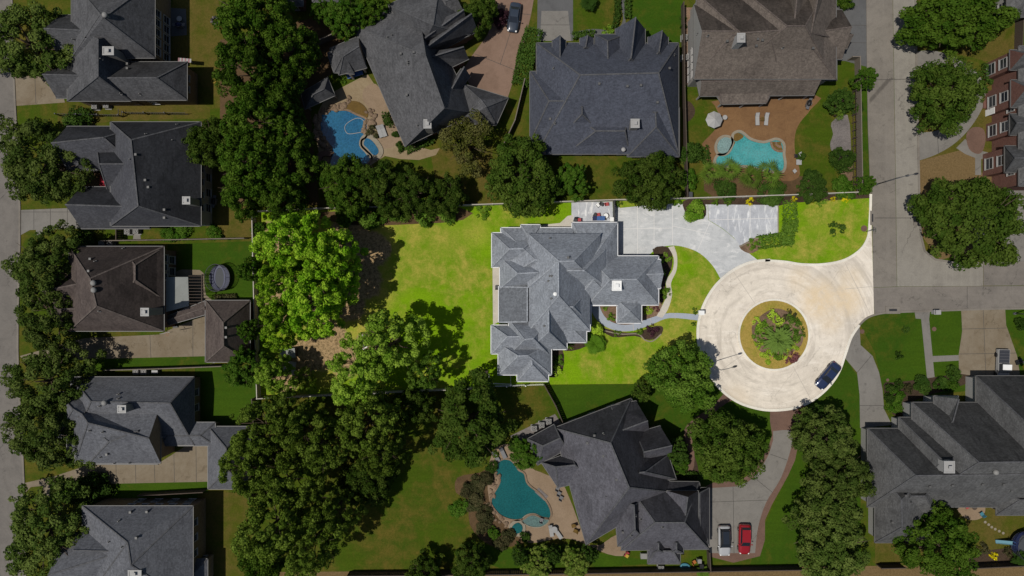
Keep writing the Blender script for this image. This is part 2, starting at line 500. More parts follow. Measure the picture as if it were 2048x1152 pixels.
M['lit_joint'] = mat_plain('lit_joint', (0.62, 0.60, 0.57), 0.9)
M['stone'] = mat_paving('stone', (0.21, 0.15, 0.10), (0.11, 0.075, 0.05), 0.7, 0.3)
M['grey_stone'] = mat_paving('grey_stone', (0.17, 0.15, 0.14), (0.10, 0.09, 0.085), 0.7, 0.3)
# roofs
M['charcoal_roof'] = mat_roof('charcoal_roof', (0.08448, 0.08448, 0.08844), (0.04488, 0.04488, 0.04752), 0.72)
M['slate_roof'] = mat_roof('slate_roof', (0.0625, 0.06375, 0.07125), (0.035, 0.035, 0.0425), 0.5)
M['brown_roof'] = mat_roof('brown_roof', (0.085, 0.0675, 0.06), (0.045, 0.035, 0.0325), 0.72)
M['grey_roof'] = mat_roof('grey_roof', (0.1047, 0.1078, 0.1186), (0.0693, 0.07084, 0.08008), 0.57)
M['blue_roof'] = mat_roof('blue_roof', (0.06182, 0.0672, 0.08602), (0.04301, 0.04704, 0.06048), 0.52)
M['tan_roof'] = mat_roof('tan_roof', (0.12, 0.0996, 0.084), (0.072, 0.0588, 0.0504), 0.62)
M['violet_roof'] = mat_roof('violet_roof', (0.09027, 0.08882, 0.1019), (0.0495, 0.04805, 0.05533), 0.72)
M['black_roof'] = mat_roof('black_roof', (0.0961, 0.0961, 0.0961), (0.0495, 0.0495, 0.0495), 0.72)
M['lot_roof'] = mat_roof('lot_roof', (0.2371, 0.255, 0.2826), (0.1627, 0.1737, 0.1957), 0.72)  # shingles made lighter in colour to stand for the lot's highlight
M['lot_roof_dark'] = mat_roof('lot_roof_dark', (0.1176, 0.1266, 0.14), (0.0896, 0.0952, 0.1064), 0.4)
M['ridge_cap'] = mat_roof('ridge_cap', (0.082, 0.082, 0.08512), (0.05125, 0.05125, 0.05432), 0.5)
M['brown_cap'] = mat_roof('brown_cap', (0.1012, 0.0828, 0.07245), (0.069, 0.0552, 0.04945), 0.5)
M['lot_cap'] = mat_roof('lot_cap', (0.2587, 0.276, 0.3013), (0.184, 0.1955, 0.2127), 0.5)
def dark_slope(name, k=0.5):
    """a darker, more streaked copy of the shingles for chosen slopes"""
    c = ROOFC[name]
    return mat_roof('dark_slope_' + name, dim(c, k), dim(c, 0.24), 0.85)
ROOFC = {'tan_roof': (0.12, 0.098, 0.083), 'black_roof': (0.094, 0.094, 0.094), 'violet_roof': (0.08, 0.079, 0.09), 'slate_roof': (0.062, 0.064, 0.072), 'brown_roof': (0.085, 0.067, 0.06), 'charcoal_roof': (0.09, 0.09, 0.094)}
for k in list(ROOFC): M['dark_slope_' + k] = dark_slope(k)
M['metal_sheet'] = mat_paving('metal_sheet', (0.24, 0.25, 0.235), (0.17, 0.18, 0.165), 0.5, 0.06)
# walls and trim
M['brick'] = mat_brick('brick', (0.15, 0.085, 0.06), (0.2, 0.17, 0.14))
M['red_brick'] = mat_brick('red_brick', (0.165, 0.078, 0.062), (0.2, 0.15, 0.12))
M['tan_brick'] = mat_brick('tan_brick', (0.22, 0.16, 0.10), (0.24, 0.2, 0.16))
M['siding'] = mat_plain('siding', (0.20, 0.19, 0.17), 0.7)
M['stucco'] = mat_plain('stucco', (0.26, 0.25, 0.235), 0.8)
M['white_trim'] = mat_plain('white_trim', (0.66, 0.66, 0.66), 0.5)
M['grey_trim'] = mat_plain('grey_trim', (0.115, 0.112, 0.108), 0.5)
M['glass'] = mat_plain('glass', (0.018, 0.022, 0.03), 0.08, 0.6)
M['frame'] = mat_plain('frame', (0.30, 0.29, 0.28), 0.5)
M['white'] = mat_plain('white', (0.72, 0.72, 0.70), 0.5)
M['dull_white'] = mat_plain('dull_white', (0.29, 0.285, 0.275), 0.6)
M['vent_metal'] = mat_plain('vent_metal', (0.085, 0.083, 0.08), 0.5, 0.4)
M['black'] = mat_plain('black', (0.012, 0.012, 0.013), 0.5)
M['wood'] = mat_plain('wood', (0.07, 0.052, 0.04), 0.85)
M['pale_wood'] = mat_plain('pale_wood', (0.155, 0.13, 0.105), 0.85)
M['grey_wood'] = mat_plain('grey_wood', (0.40, 0.37, 0.32), 0.85)
M['steel'] = mat_plain('steel', (0.10, 0.10, 0.105), 0.45, 0.5)
M['iron'] = mat_plain('iron', (0.022, 0.022, 0.024), 0.5, 0.5)
M['bark'] = mat_plain('bark', (0.085, 0.062, 0.045), 0.95, 0.05, var=0.4, scale=6)
M['rubber'] = mat_plain('rubber', (0.014, 0.014, 0.015), 0.8)
M['unit_grey'] = mat_plain('unit_grey', (0.20, 0.195, 0.185), 0.6)
M['blue_plastic'] = mat_plain('blue_plastic', (0.04, 0.10, 0.26), 0.5)
M['deep_blue'] = mat_plain('deep_blue', (0.010, 0.016, 0.06), 0.5)
M['cyan_plastic'] = mat_plain('cyan_plastic', (0.05, 0.17, 0.22), 0.5)
M['red_cloth'] = mat_plain('red_cloth', (0.36, 0.014, 0.03), 0.7)
M['red_plastic'] = mat_plain('red_plastic', (0.34, 0.05, 0.05), 0.5)
M['orange_plastic'] = mat_plain('orange_plastic', (0.32, 0.10, 0.02), 0.5)
M['yellow_plastic'] = mat_plain('yellow_plastic', (0.36, 0.24, 0.02), 0.5)
M['pink_cloth'] = mat_plain('pink_cloth', (0.24, 0.13, 0.14), 0.7)
M['cushion'] = mat_plain('cushion', (0.26, 0.26, 0.255), 0.7)
M['mesh_net'] = mat_plain('mesh_net', (0.03, 0.032, 0.04), 0.7)
M['grey_mat'] = mat_plain('grey_mat', (0.05, 0.054, 0.06), 0.7)
M['water_blue'] = mat_water('water_blue', (0.0136, 0.07225, 0.1403), (0.0187, 0.09775, 0.17))
M['water_aqua'] = mat_water('water_aqua', (0.035, 0.20, 0.20), (0.085, 0.26, 0.26), 2.8)
M['water_teal'] = mat_water('water_teal', (0.00432, 0.0612, 0.06336), (0.0072, 0.0756, 0.0756), 3.2)
M['water_ledge'] = mat_water('water_ledge', (0.07, 0.115, 0.105), (0.08, 0.125, 0.115), 3.2)
M['water_pale'] = mat_water('water_pale', (0.13, 0.20, 0.19), (0.16, 0.22, 0.21), 3.0)
M['step_tile'] = mat_paving('step_tile', (0.13, 0.08, 0.022), (0.08, 0.05, 0.016), 0.7, 0.3)
M['coping'] = mat_paving('coping', (0.24, 0.21, 0.16), (0.17, 0.14, 0.10), 0.5, 0.15)
# leaves
M['oak_leaf'] = mat_leaf('oak_leaf', (0.036, 0.072, 0.0072), (0.0792, 0.12, 0.0168))
M['street_leaf'] = mat_leaf('street_leaf', (0.05192, 0.08826, 0.01298), (0.1116, 0.1493, 0.03115))
M['wood_leaf'] = mat_leaf('wood_leaf', (0.0384, 0.0864, 0.006), (0.084, 0.144, 0.0144))
M['pine_leaf'] = mat_leaf('pine_leaf', (0.0784, 0.1288, 0.0126), (0.147, 0.21, 0.028))
M['loose_leaf'] = mat_leaf('loose_leaf', (0.0825, 0.0902, 0.0176), (0.1265, 0.121, 0.0385))
M['fresh_leaf'] = mat_leaf('fresh_leaf', (0.045, 0.115, 0.008), (0.09, 0.165, 0.018))
M['bright_leaf'] = mat_leaf('bright_leaf', (0.155, 0.325, 0.012), (0.31, 0.47, 0.035), 0.35)  # bright_ and lot_ leaves: the lot's highlight is put into their colours
M['bright_pine'] = mat_leaf('bright_pine', (0.155, 0.28, 0.022), (0.29, 0.42, 0.05), 0.35)
M['lot_leaf'] = mat_leaf('lot_leaf', (0.065, 0.14, 0.012), (0.14, 0.235, 0.03))
M['lot_shrub'] = mat_leaf('lot_shrub', (0.09, 0.19, 0.012), (0.18, 0.29, 0.03))
M['lime_leaf'] = mat_leaf('lime_leaf', (0.30, 0.46, 0.03), (0.42, 0.55, 0.06))
M['yellow_leaf'] = mat_leaf('yellow_leaf', (0.62, 0.55, 0.01), (0.78, 0.68, 0.02))
M['dark_shrub'] = mat_leaf('dark_shrub', (0.0322, 0.0713, 0.0092), (0.06325, 0.115, 0.01725))
M['dull_shrub'] = mat_leaf('dull_shrub', (0.05, 0.055, 0.02), (0.09, 0.08, 0.035))
M['purple_leaf'] = mat_leaf('purple_leaf', (0.05, 0.022, 0.03), (0.085, 0.035, 0.045))
M['pink_leaf'] = mat_leaf('pink_leaf', (0.14, 0.05, 0.055), (0.22, 0.09, 0.09))
M['palm_leaf'] = mat_leaf('palm_leaf', (0.112, 0.184, 0.0224), (0.208, 0.264, 0.048))
M['island_palm'] = mat_leaf('island_palm', (0.15, 0.24, 0.045), (0.32, 0.41, 0.11))
# ------------------------------------------------------------------ the ground
_sh = [0]
def sheet(name, pts, z, mat, joints=None, jmat=None, sm=0, jw=0.07):
    _sh[0] += 1; z += 0.00007 * _sh[0]
    q = smooth(pts, sm) if sm else pts
    mb = MB()
    mb.flat(W(q), z)
    if joints:
        for i, (a, b) in enumerate(joints):
            p = P(*a); r = P(*b)
            d = (r - p).normalized(); n = Vector((-d.y, d.x, 0)) * jw / 2
            zz = z + 0.004 + 0.0006 * i
            mb.add([(p + n)[:2] + (zz,), (p - n)[:2] + (zz,), (r - n)[:2] + (zz,), (r + n)[:2] + (zz,)], [(0, 1, 2, 3)], 1)
    o = mb.build(name, [M[mat], M[jmat or 'joint']])
    return tag(o, kind='structure')

def strip(name, pts, w, z0, z1, mat, sm=6, closed=False):
    """a kerb or edging of real height along a line of pixels"""
    q = smooth(pts, sm, closed) if sm else pts
    q = [P(*p) for p in q]
    n = len(q)
    L = []; R = []
    for i in range(n):
        a = q[i - 1] if (i > 0 or closed) else q[0]
        b = q[(i + 1) % n] if (i < n - 1 or closed) else q[-1]
        t = (b - a); t.z = 0; t.normalize()
        s = Vector((-t.y, t.x, 0)) * w / 2
        L.append(q[i] + s); R.append(q[i] - s)
    vs = []
    for i in range(n):
        vs += [(L[i].x, L[i].y, z0), (L[i].x, L[i].y, z1), (R[i].x, R[i].y, z1), (R[i].x, R[i].y, z0)]
    fs = []
    for i in range(n if closed else n - 1):
        a = i * 4; b = ((i + 1) % n) * 4
        for k in range(3): fs.append((a + k, a + k + 1, b + k + 1, b + k))
    mb = MB(); mb.add(vs, fs)
    return tag(mb.build(name, M[mat]), kind='structure')

g = MB(); g.flat([(-260, -220), (260, -220), (260, 220), (-260, 220)], 0.0)
tag(g.build('ground', M['dull_lawn']), kind='structure')
Z1, Z2, Z3, Z4, Z5 = 0.008, 0.016, 0.026, 0.036, 0.048

# lawns
sheet('lawn', [(345, -40), (430, -40), (455, 110), (455, 215), (345, 225)], Z1, 'dry_lawn')
sheet('lawn', [(115, 202), (420, 202), (420, 238), (250, 240), (180, 248), (115, 245)], Z1, 'dry_lawn')
sheet('lawn', [(405, 240), (470, 240), (515, 300), (512, 478), (420, 480), (405, 430)], Z1, 'dry_lawn')
sheet('lawn', [(50, 456), (410, 452), (415, 482), (215, 486), (50, 478)], Z1, 'dull_lawn')
sheet('lawn', [(335, 488), (512, 482), (514, 610), (335, 600)], Z1, 'lush_lawn')
sheet('lawn', [(180, 715), (412, 708), (415, 732), (180, 742)], Z1, 'lush_lawn')
sheet('lawn', [(390, 735), (520, 730), (522, 855), (390, 852)], Z1, 'lush_lawn')
sheet('lawn', [(100, 968), (416, 962), (416, 1006), (290, 1000), (180, 1010), (60, 1000)], Z1, 'lush_lawn')
sheet('lawn', [(395, 985), (515, 985), (515, 1142), (425, 1200), (395, 1200)], Z1, 'dry_lawn')
sheet('lawn', [(1075, -40), (1140, -40), (1110, 60), (1040, 120), (1018, 190), (1062, 30)], Z1, 'dull_lawn')
sheet('lawn', [(1030, 150), (1060, 150), (1055, 300), (1010, 310)], Z1, 'dull_lawn')
sheet('lawn', [(1143, -40), (1236, -40), (1236, 62), (1143, 66)], Z1, 'dull_lawn')
sheet('lawn', [(1258, -40), (1366, -40), (1364, 85), (1258, 85)], Z1, 'lush_lawn')
sheet('lawn', [(1055, 300), (1366, 306), (1374, 400), (990, 412), (985, 320)], Z1, 'dull_lawn')
sheet('lawn', [(1368, 180), (1445, 180), (1450, 250), (1400, 320), (1368, 320)], Z1, 'dull_lawn')
sheet('lawn', [(1628, 160), (1705, 160), (1710, 385), (1520, 400), (1370, 400), (1380, 320), (1600, 360), (1590, 280), (1620, 210)], Z1, 'dull_lawn')
sheet('lawn', [(1712, 132), (1736, 132), (1741, 385), (1714, 388)], Z1, 'lush_lawn')
sheet('lawn', [(1830, -40), (2030, -40), (2028, 110), (1980, 125), (1925, 110), (1880, 102), (1831, 100)], Z1, 'dry_lawn')
sheet('lawn', [(1835, 160), (1985, 150), (1988, 320), (1838, 330)], Z1, 'dry_lawn')
sheet('lawn', [(1838, 322), (1960, 290), (1958, 345), (2060, 350), (2060, 470), (1880, 520), (1842, 470)], Z2, 'straw_lawn')
sheet('lawn', [(1715, 640), (1750, 628), (1838, 624), (2120, 616), (2120, 760), (1780, 800), (1764, 770), (1750, 705)], Z1, 'lush_lawn')
sheet('lawn', [(1600, 830), (1640, 795), (1690, 715), (1720, 760), (1722, 1130), (1500, 1130), (1515, 1080), (1590, 920)], Z1, 'lush_lawn')
sheet('lawn', [(1100, 770), (1440, 766), (1480, 810), (1560, 825), (1560, 870), (1470, 980), (1360, 960), (1255, 795), (1120, 850)], Z1, 'lush_lawn')
sheet('lawn', [(520, 800), (980, 774), (1095, 770), (1118, 845), (1020, 875), (900, 905), (930, 990), (985, 1075), (1150, 1085), (1260, 1112), (1415, 1108), (1415, 1140), (520, 1146)], Z1, 'dull_lawn')
sheet('lawn', [(950, 1090), (1010, 1098), (1075, 1092), (1150, 1088), (1200, 1106), (1255, 1114), (1300, 1128), (1000, 1136)], Z2, 'lush_lawn', sm=3)
sheet('lawn', [(1750, 1010), (2110, 1010), (2110, 1128), (1750, 1128)], Z1, 'dry_lawn')
sheet('lawn', [(860, 300), (985, 290), (985, 412), (880, 412)], Z1, 'dry_lawn')
sheet('lawn', [(513, 424), (945, 411), (1240, 401), (1742, 386), (1748, 630), (1620, 645), (1440, 766), (1100, 769), (980, 772), (522, 795)], Z1, 'bright_lawn')

# roads
sheet('road', [(1783.6, -140), (1829, -140), (1838, 384), (1841, 470), (1849, 502), (1870, 520), (1910, 526), (1966, 527), (1966, 572), (1794, 573), (1791.6, 384), (1783.6, -140)], Z4, 'road_pale', [((1787, 159), (1834, 158)), ((1792, 436), (1838, 436))], jw=0.09)
sheet('road', [(1733, -140), (1783, -140), (1791, 384), (1793.4, 573), (1746, 575), (1744, 384), (1736, 250)], Z4, 'road', [((1736, 160), (1786, 159)), ((1746, 436), (1791, 436))], jw=0.09)
sheet('road', [(1746, 575.6), (1794, 573.6), (2160, 571), (2160, 616), (2000, 617), (1840, 622), (1790, 624), (1749, 628)], Z4, 'cross_road', [((1934, 573), (1934, 617))])
sheet('road', [(1966.6, 527), (2160, 525), (2160, 570), (1966.6, 571.5)], Z4, 'cross_road')
sheet('road', [(-140, -140), (22, -140), (28, 150), (40, 420), (36, 700), (48, 960), (52, 1300), (-140, 1300)], Z4, 'west_road', [((-5, 150), (0, 1200)), ((-80, 300), (37, 298)), ((-80, 745), (40, 742))])
CUL = [(1540, 520), (1500, 525), (1462, 543), (1430, 572), (1408, 608), (1397, 645), (1396, 680), (1404, 720), (1422, 755), (1448, 785), (1480, 806), (1520, 818),
       (1556, 820), (1595, 814), (1628, 798), (1656, 774), (1677, 744), (1690, 708), (1702, 674), (1718, 650)]
CULC = smooth(CUL, 4, False)
TOPK = smooth([(1739, 446), (1736, 474), (1721, 499), (1689, 520), (1646, 529), (1603, 529), (1570, 524), (1540, 520)], 4, False)
sheet('cul_de_sac', CULC + [(1735, 634), (1748, 628.4), (1745.4, 540), (1743, 446)] + TOPK[:-1], Z4 + 0.006, 'brightened_concrete',
      [((1466, 542), (1509, 606)), ((1689, 524), (1740, 628)), ((1586, 733), (1622, 800)), ((1425, 752), (1488, 708)), ((1689, 578), (1744, 573))], 'pale_joint', jw=0.07)
strip('kerb', CUL, 0.42, 0.0, 0.13, 'kerb', 6)
strip('kerb', [(1739, 446), (1736, 474), (1721, 499), (1689, 520), (1646, 529), (1603, 529), (1570, 524), (1530, 521)], 0.42, 0.0, 0.13, 'kerb', 5)
strip('kerb', [(1741, 388), (1740.5, 420), (1739, 446)], 0.4, 0.0, 0.13, 'kerb', 0)
strip('kerb', [(1733, -100), (1735, 130), (1737, 250), (1742, 386)], 0.3, 0.0, 0.12, 'dull_kerb', 0)
strip('kerb', [(1829, -100), (1833, 160), (1838, 384), (1841, 470), (1849, 502), (1870, 519), (1910, 525), (1966, 526), (2150, 524)], 0.3, 0.0, 0.12, 'dull_kerb', 0)
strip('kerb', [(1718, 650), (1735, 635), (1760, 627), (1790, 624.5), (1840, 622.5), (2000, 617.5), (2150, 616.5)], 0.3, 0.0, 0.12, 'dull_kerb', 4)
strip('kerb', [(22, -100), (28, 150), (40, 420), (36, 700), (48, 960), (52, 1250)], 0.3, 0.0, 0.12, 'dull_kerb', 4)

# round island in the turning circle
ICX, ICY, IR = 1547.5, 669.5, 70.5
ring = [(ICX + IR * math.cos(a), ICY + IR * math.sin(a)) for a in np.linspace(0, 2 * math.pi, 48, endpoint=False)]
mb = MB(); mb.prism(W(ring), 0.0, 0.10)
tag(mb.build('island', M['ring_lawn']), kind='structure')
strip('kerb', ring, 0.34, 0.0, 0.16, 'kerb', 0, True)
mb = MB(); mb.flat(W(smooth([(1503, 655), (1515, 637), (1535, 622), (1556, 617), (1580, 627), (1598, 650), (1606, 672), (1602, 690), (1590, 700), (1575, 712), (1550, 715), (1520, 702), (1508, 685)], 4)), 0.115)
tag(mb.build('garden_bed', M['pale_mulch']), kind='structure')

# driveways, west row
sheet('driveway', [(25, 150), (118, 156), (130, 205), (30, 212)], Z3, 'tan_drive', [((70, 154), (72, 208))])
sheet('driveway', [(42, 420), (168, 415), (182, 456), (60, 460), (42, 470)], Z3, 'grey_drive', [((68, 419), (68, 459)), ((101, 418), (101, 458)), ((135, 416), (135, 457)), ((44, 424), (166, 424))])
sheet('driveway', [(40, 712), (170, 676), (320, 669), (347, 656), (411, 630), (425, 630), (425, 712), (183, 718), (50, 724)], Z3, 'tan_drive', [((386, 640), (386, 713)), ((300, 670), (302, 715))])
sheet('driveway', [(40, 968), (110, 952), (177, 930), (318, 926), (393, 878), (430, 876), (430, 963), (100, 970), (62, 974), (46, 990)], Z3, 'tan_drive',
      [((194, 930), (195, 967)), ((232, 928), (233, 966)), ((271, 927), (272, 965)), ((309, 926), (310, 965)), ((348, 908), (349, 964)), ((392, 884), (393, 964))])
sheet('path', [(86, 966), (100, 966), (100, 995), (86, 995)], Z2, 'tan_drive')
sheet('path', [(72, 456), (85, 456), (85, 470), (72, 470)], Z2, 'grey_drive')
sheet('patio', [(330, 15), (372, 18), (374, 70), (330, 74)], Z3, 'slate_drive')
sheet('patio', [(328, 552), (400, 540), (408, 560), (412, 590), (425, 612), (328, 650)], Z3, 'tan_drive', sm=2)
sheet('garden_bed', [(165, 340), (205, 335), (205, 385), (165, 385)], Z3, 'bare_soil')
sheet('garden_bed', [(268, 462), (280, 462), (282, 482), (266, 482)], Z3, 'grey_drive')
# north house with the pool, its drive and terrace
sheet('driveway', [(985, -60), (1078, -60), (1062, 30), (1040, 120), (1016, 194), (940, 172), (925, 140), (945, 110), (975, 70), (985, 40)], Z3, 'pink_drive',
      [((1062, 30), (985, 20)), ((1030, 140), (950, 108)), ((1000, 130), (1035, 20))])
sheet('patio', [(655, 190), (735, 148), (780, 215), (830, 292), (862, 300), (880, 296), (872, 310), (838, 320), (800, 318), (770, 312), (735, 335), (670, 350), (640, 320), (628, 250), (640, 215)], Z3, 'flag_patio')
sheet('patio', [(728, 178), (752, 168), (775, 205), (772, 222), (745, 222), (727, 202)], Z4, 'tan_patio', sm=3)
sheet('patio', [(745, 230), (775, 226), (795, 258), (798, 285), (770, 298), (752, 285), (756, 262)], Z4, 'tan_patio', sm=3)
sheet('garden_bed', [(440, 80), (650, 30), (700, 100), (620, 200), (630, 330), (640, 410), (440, 410)], Z1, 'bare_soil')
# north-middle house
sheet('driveway', [(1076, -60), (1146, -60), (1146, 82), (1074, 82)], Z3, 'slate_drive')
sheet('driveway', [(1083, 22), (1136, 22), (1142, 82), (1080, 82)], Z4, 'grey_drive', [((1081, 50), (1139, 50))])
sheet('path', smooth([(1244, -60), (1243, 10), (1246, 40), (1234, 62)], 4, False) + smooth([(1252, 62), (1251, 40), (1250, 10), (1250, -60)], 4, False), Z3, 'slate_drive')
sheet('path', [(1146, 66), (1185, 58), (1215, 62), (1215, 72), (1185, 68), (1146, 76)], Z3, 'slate_drive', sm=3)
sheet('patio', [(1079, 284), (1140, 284), (1140, 307), (1079, 307)], Z3, 'tan_drive', [((1092, 290), (1104, 290)), ((1104, 290), (1104, 300))])
# north-east house: drive, terrace round the pool
sheet('driveway', [(1650, -60), (1733, -60), (1735, 134), (1712, 128), (1690, 122), (1650, 122)], Z3, 'slate_drive', [((1670, 50), (1734, 51)), ((1690, 85), (1734, 86))])
sheet('driveway', [(1650, -60), (1700, -60), (1735, 5), (1700, 15), (1670, 20)], Z2, 'slate_drive')
sheet('patio', [(1440, 200), (1630, 190), (1622, 218), (1600, 245), (1590, 270), (1590, 305), (1600, 348), (1580, 362), (1540, 358), (1430, 345), (1412, 322), (1412, 300), (1404, 288), (1425, 265), (1442, 240), (1430, 212)], Z3, 'brown_patio', sm=3)
sheet('garden_bed', [(1663, 245), (1695, 230), (1702, 300), (1700, 318), (1670, 312), (1660, 290), (1666, 268)], Z3, 'grey_stone', sm=3)
sheet('garden_bed', [(1680, 330), (1702, 322), (1704, 360), (1686, 360)], Z3, 'pale_mulch', sm=3)
sheet('garden_bed', [(1415, 345), (1470, 352), (1560, 362), (1600, 352), (1640, 365), (1640, 392), (1430, 396)], Z2, 'bare_soil', sm=3)
sheet('garden_bed', [(1366, 206), (1380, 204), (1390, 220), (1385, 236), (1368, 244)], Z3, 'mulch', sm=3)
sheet('garden_bed', [(1363, 15), (1388, 15), (1388, 170), (1366, 170)], Z2, 'pale_mulch')
# east house: horseshoe drive, path, brick sitting area
sheet('driveway', smooth([(1831, 103), (1860, 101), (1890, 107), (1925, 124), (1958, 150), (1972, 190), (1960, 225), (1935, 262), (1905, 290), (1870, 310), (1836, 322)], 4, False) +
      smooth([(1836, 264), (1866, 263), (1900, 250), (1922, 232), (1935, 205), (1935, 180), (1915, 160), (1880, 150), (1833, 157)], 4, False), Z3, 'grey_drive', [((1874, 262), (1877, 308)), ((1900, 250), (1922, 275))])
sheet('path', [(1912, 296), (1930, 278), (1955, 300), (1992, 309), (1992, 318), (1962, 318), (1962, 350), (1950, 350), (1950, 316), (1930, 308)], Z3 + .005, 'grey_drive')
sheet('patio', [(1932, 270), (1945, 255), (1965, 257), (1971, 275), (1966, 300), (1955, 308), (1938, 298)], Z4, 'brick_paving', sm=3)
sheet('driveway', [(1970, 380), (2100, 370), (2100, 528), (1960, 528), (1945, 440)], Z3, 'grey_drive')
# south-east house
sheet('driveway', [(1703, 671), (1719, 650), (1721, 690), (1745, 712), (1758, 745), (1765, 780), (1768, 818), (1784, 850), (1720, 856), (1719, 790), (1714, 745), (1688, 714)], Z3, 'grey_drive', [((1719, 811), (1768, 811)), ((1714, 745), (1742, 712))])
sheet('path', [(1829, 623), (1860, 622), (1858, 638), (1870, 765), (1855, 768), (1842, 638), (1831, 637)], Z3, 'grey_drive')
sheet('path', [(1864, 712), (1920, 710), (1920, 721), (1866, 724)], Z3 + 0.004, 'grey_drive')
sheet('driveway', [(1922, 619), (2010, 617), (2012, 650), (2034, 712), (2042, 765), (1918, 765), (1917, 710), (1924, 662)], Z3 + 0.008, 'tan_drive', [((1966, 619), (1972, 765)), ((1923, 658), (2012, 656)), ((1918, 708), (2032, 706))])
sheet('garden_bed', [(1766, 770), (1790, 765), (1830, 760), (1925, 748), (1940, 765), (1830, 800), (1810, 830), (1785, 828)], Z3 + 0.008, 'mulch', sm=3)
sheet('patio', [(1912, 1000), (1965, 1000), (1968, 1030), (1950, 1040), (1930, 1036), (1915, 1020)], Z3, 'tan_patio', sm=3)
sheet('garden_bed', [(1920, 1110), (2050, 1095), (2080, 1128), (1920, 1128)], Z3, 'mulch', sm=3)
# south house: brick apron, curved drive, terrace, beds
sheet('driveway', [(1540, 818), (1592, 812), (1600, 850), (1590, 920), (1560, 980), (1530, 1040), (1520, 1112), (1415, 1112), (1412, 972), (1466, 964), (1500, 948), (1528, 908), (1544, 870)], Z3, 'brick_paving', sm=2)
sheet('driveway', smooth([(1546, 862), (1584, 862), (1583, 892), (1562, 955), (1532, 1005), (1516, 1055), (1510, 1106)], 4, False) + [(1418, 1106), (1418, 976)] + smooth([(1470, 973), (1505, 957), (1534, 915), (1546, 880)], 4, False), Z4, 'grey_drive',
      [((1418, 1004), (1536, 1000)), ((1466, 974), (1468, 1106)), ((1540, 908), (1574, 920)), ((1508, 955), (1545, 985))])
sheet('path', smooth([(1448, 786), (1436, 800), (1420, 815), (1385, 840), (1368, 862), (1374, 895), (1368, 930), (1345, 950)], 4, False) + smooth([(1352, 960), (1385, 942), (1388, 895), (1382, 868), (1400, 848), (1432, 822), (1455, 805), (1468, 800)], 4, False), Z3, 'brick_paving')
sheet('patio', [(985, 905), (1010, 888), (1040, 900), (1062, 935), (1090, 948), (1130, 975), (1180, 1090), (1240, 1066), (1252, 1108), (1215, 1108), (1150, 1080), (1110, 1078), (1060, 1086), (1030, 1068), (985, 1020), (975, 960)], Z3, 'tan_patio', sm=3)
sheet('garden_bed', [(915, 955), (960, 945), (990, 935), (1000, 1000), (1030, 1060), (1055, 1080), (1010, 1095), (970, 1085), (940, 1050), (935, 1000), (912, 985)], Z2, 'bare_soil', sm=3)
sheet('patio', [(1020, 872), (1110, 828), (1125, 850), (1060, 880), (1030, 885)], Z3, 'grey_stone')
sheet('garden_bed', [(1340, 880), (1375, 870), (1395, 930), (1400, 960), (1350, 970)], Z2, 'mulch')
# strip of dry verge beyond the south fences
sheet('path', [(500, 1144), (1000, 1141), (1420, 1137), (1600, 1134), (2150, 1125), (2150, 1260), (500, 1260)], Z3, 'straw_lawn')

# the middle property
sheet('driveway', [(1227, 405), (1240, 416), (1300, 410), (1375, 406), (1415, 409), (1417, 441)] + smooth([(1424, 445), (1445, 458), (1467, 476), (1490, 500), (1519, 523)], 4, False) + [(1480, 535)] +
      smooth([(1441, 558), (1425, 531), (1400, 507), (1372, 495), (1345, 491), (1316, 496), (1296, 512)], 4, False) + [(1234, 514), (1228, 450)], Z3, 'lot_drive',
      [((1308, 410), (1308, 498)), ((1275, 411), (1275, 512)), ((1345, 408), (1345, 490)), ((1234, 458), (1345, 456)), ((1345, 452), (1420, 468)), ((1420, 444), (1394, 503))], 'lit_joint')
sheet('driveway', [(1415.6, 409), (1556, 410), (1556, 468), (1512, 474), (1480, 491)] + smooth([(1467.6, 475.5), (1445.6, 457.5), (1424.6, 444.5), (1417.6, 441)], 4, False), Z3 + 0.003, 'lot_pad', [((1456, 410), (1456, 464)), ((1500, 411), (1500, 475)), ((1418, 440), (1556, 436))], 'lit_joint')
sheet('patio', [(1143, 405), (1225, 403), (1226, 449), (1143, 449)], Z3, 'lot_pad', [((1184, 404), (1184, 448))], 'lit_joint')
sheet('patio', [(1083, 450), (1120, 446), (1135, 432), (1146, 430), (1146, 466), (1083, 466)], Z3, 'side_walk')
sheet('patio', [(985, 530), (1000, 530), (1000, 642), (986, 650)], Z3, 'side_walk')
sheet('path', smooth([(1180, 596), (1183, 622), (1200, 646), (1232, 661), (1268, 661), (1305, 648), (1340, 636), (1397, 641)], 4, False) + smooth([(1397, 629), (1340, 626), (1300, 636), (1266, 648), (1235, 648), (1212, 636), (1200, 615), (1198, 596)], 4, False), Z4, 'walk',
      [((1300, 636), (1304, 649)), ((1266, 648), (1267, 662)), ((1350, 626), (1350, 638))], 'pale_joint')
sheet('path', smooth([(1336, 494), (1347, 515), (1345, 540), (1332, 562), (1334, 588), (1324, 612), (1313, 632)], 4, False) + smooth([(1324, 636), (1336, 618), (1344, 590), (1342, 566), (1353, 540), (1354, 512), (1348, 492)], 4, False), Z4, 'side_walk')
sheet('garden_bed', [(1305, 498), (1325, 492), (1340, 498), (1345, 516), (1342, 540), (1330, 562), (1332, 588), (1320, 615), (1308, 612), (1310, 520)], Z3, 'mulch', sm=2)
sheet('garden_bed', [(1200, 600), (1320, 604), (1318, 628), (1300, 642), (1262, 652), (1225, 646), (1206, 628)], Z3, 'pale_mulch', sm=2)
sheet('garden_bed', [(1200, 655), (1240, 664), (1275, 664), (1310, 652), (1326, 655), (1320, 672), (1298, 680), (1270, 672), (1225, 674)], Z3, 'mulch', sm=3)
sheet('garden_bed', [(1100, 700), (1125, 700), (1128, 725), (1122, 745), (1100, 755)], Z3, 'mulch', sm=2)
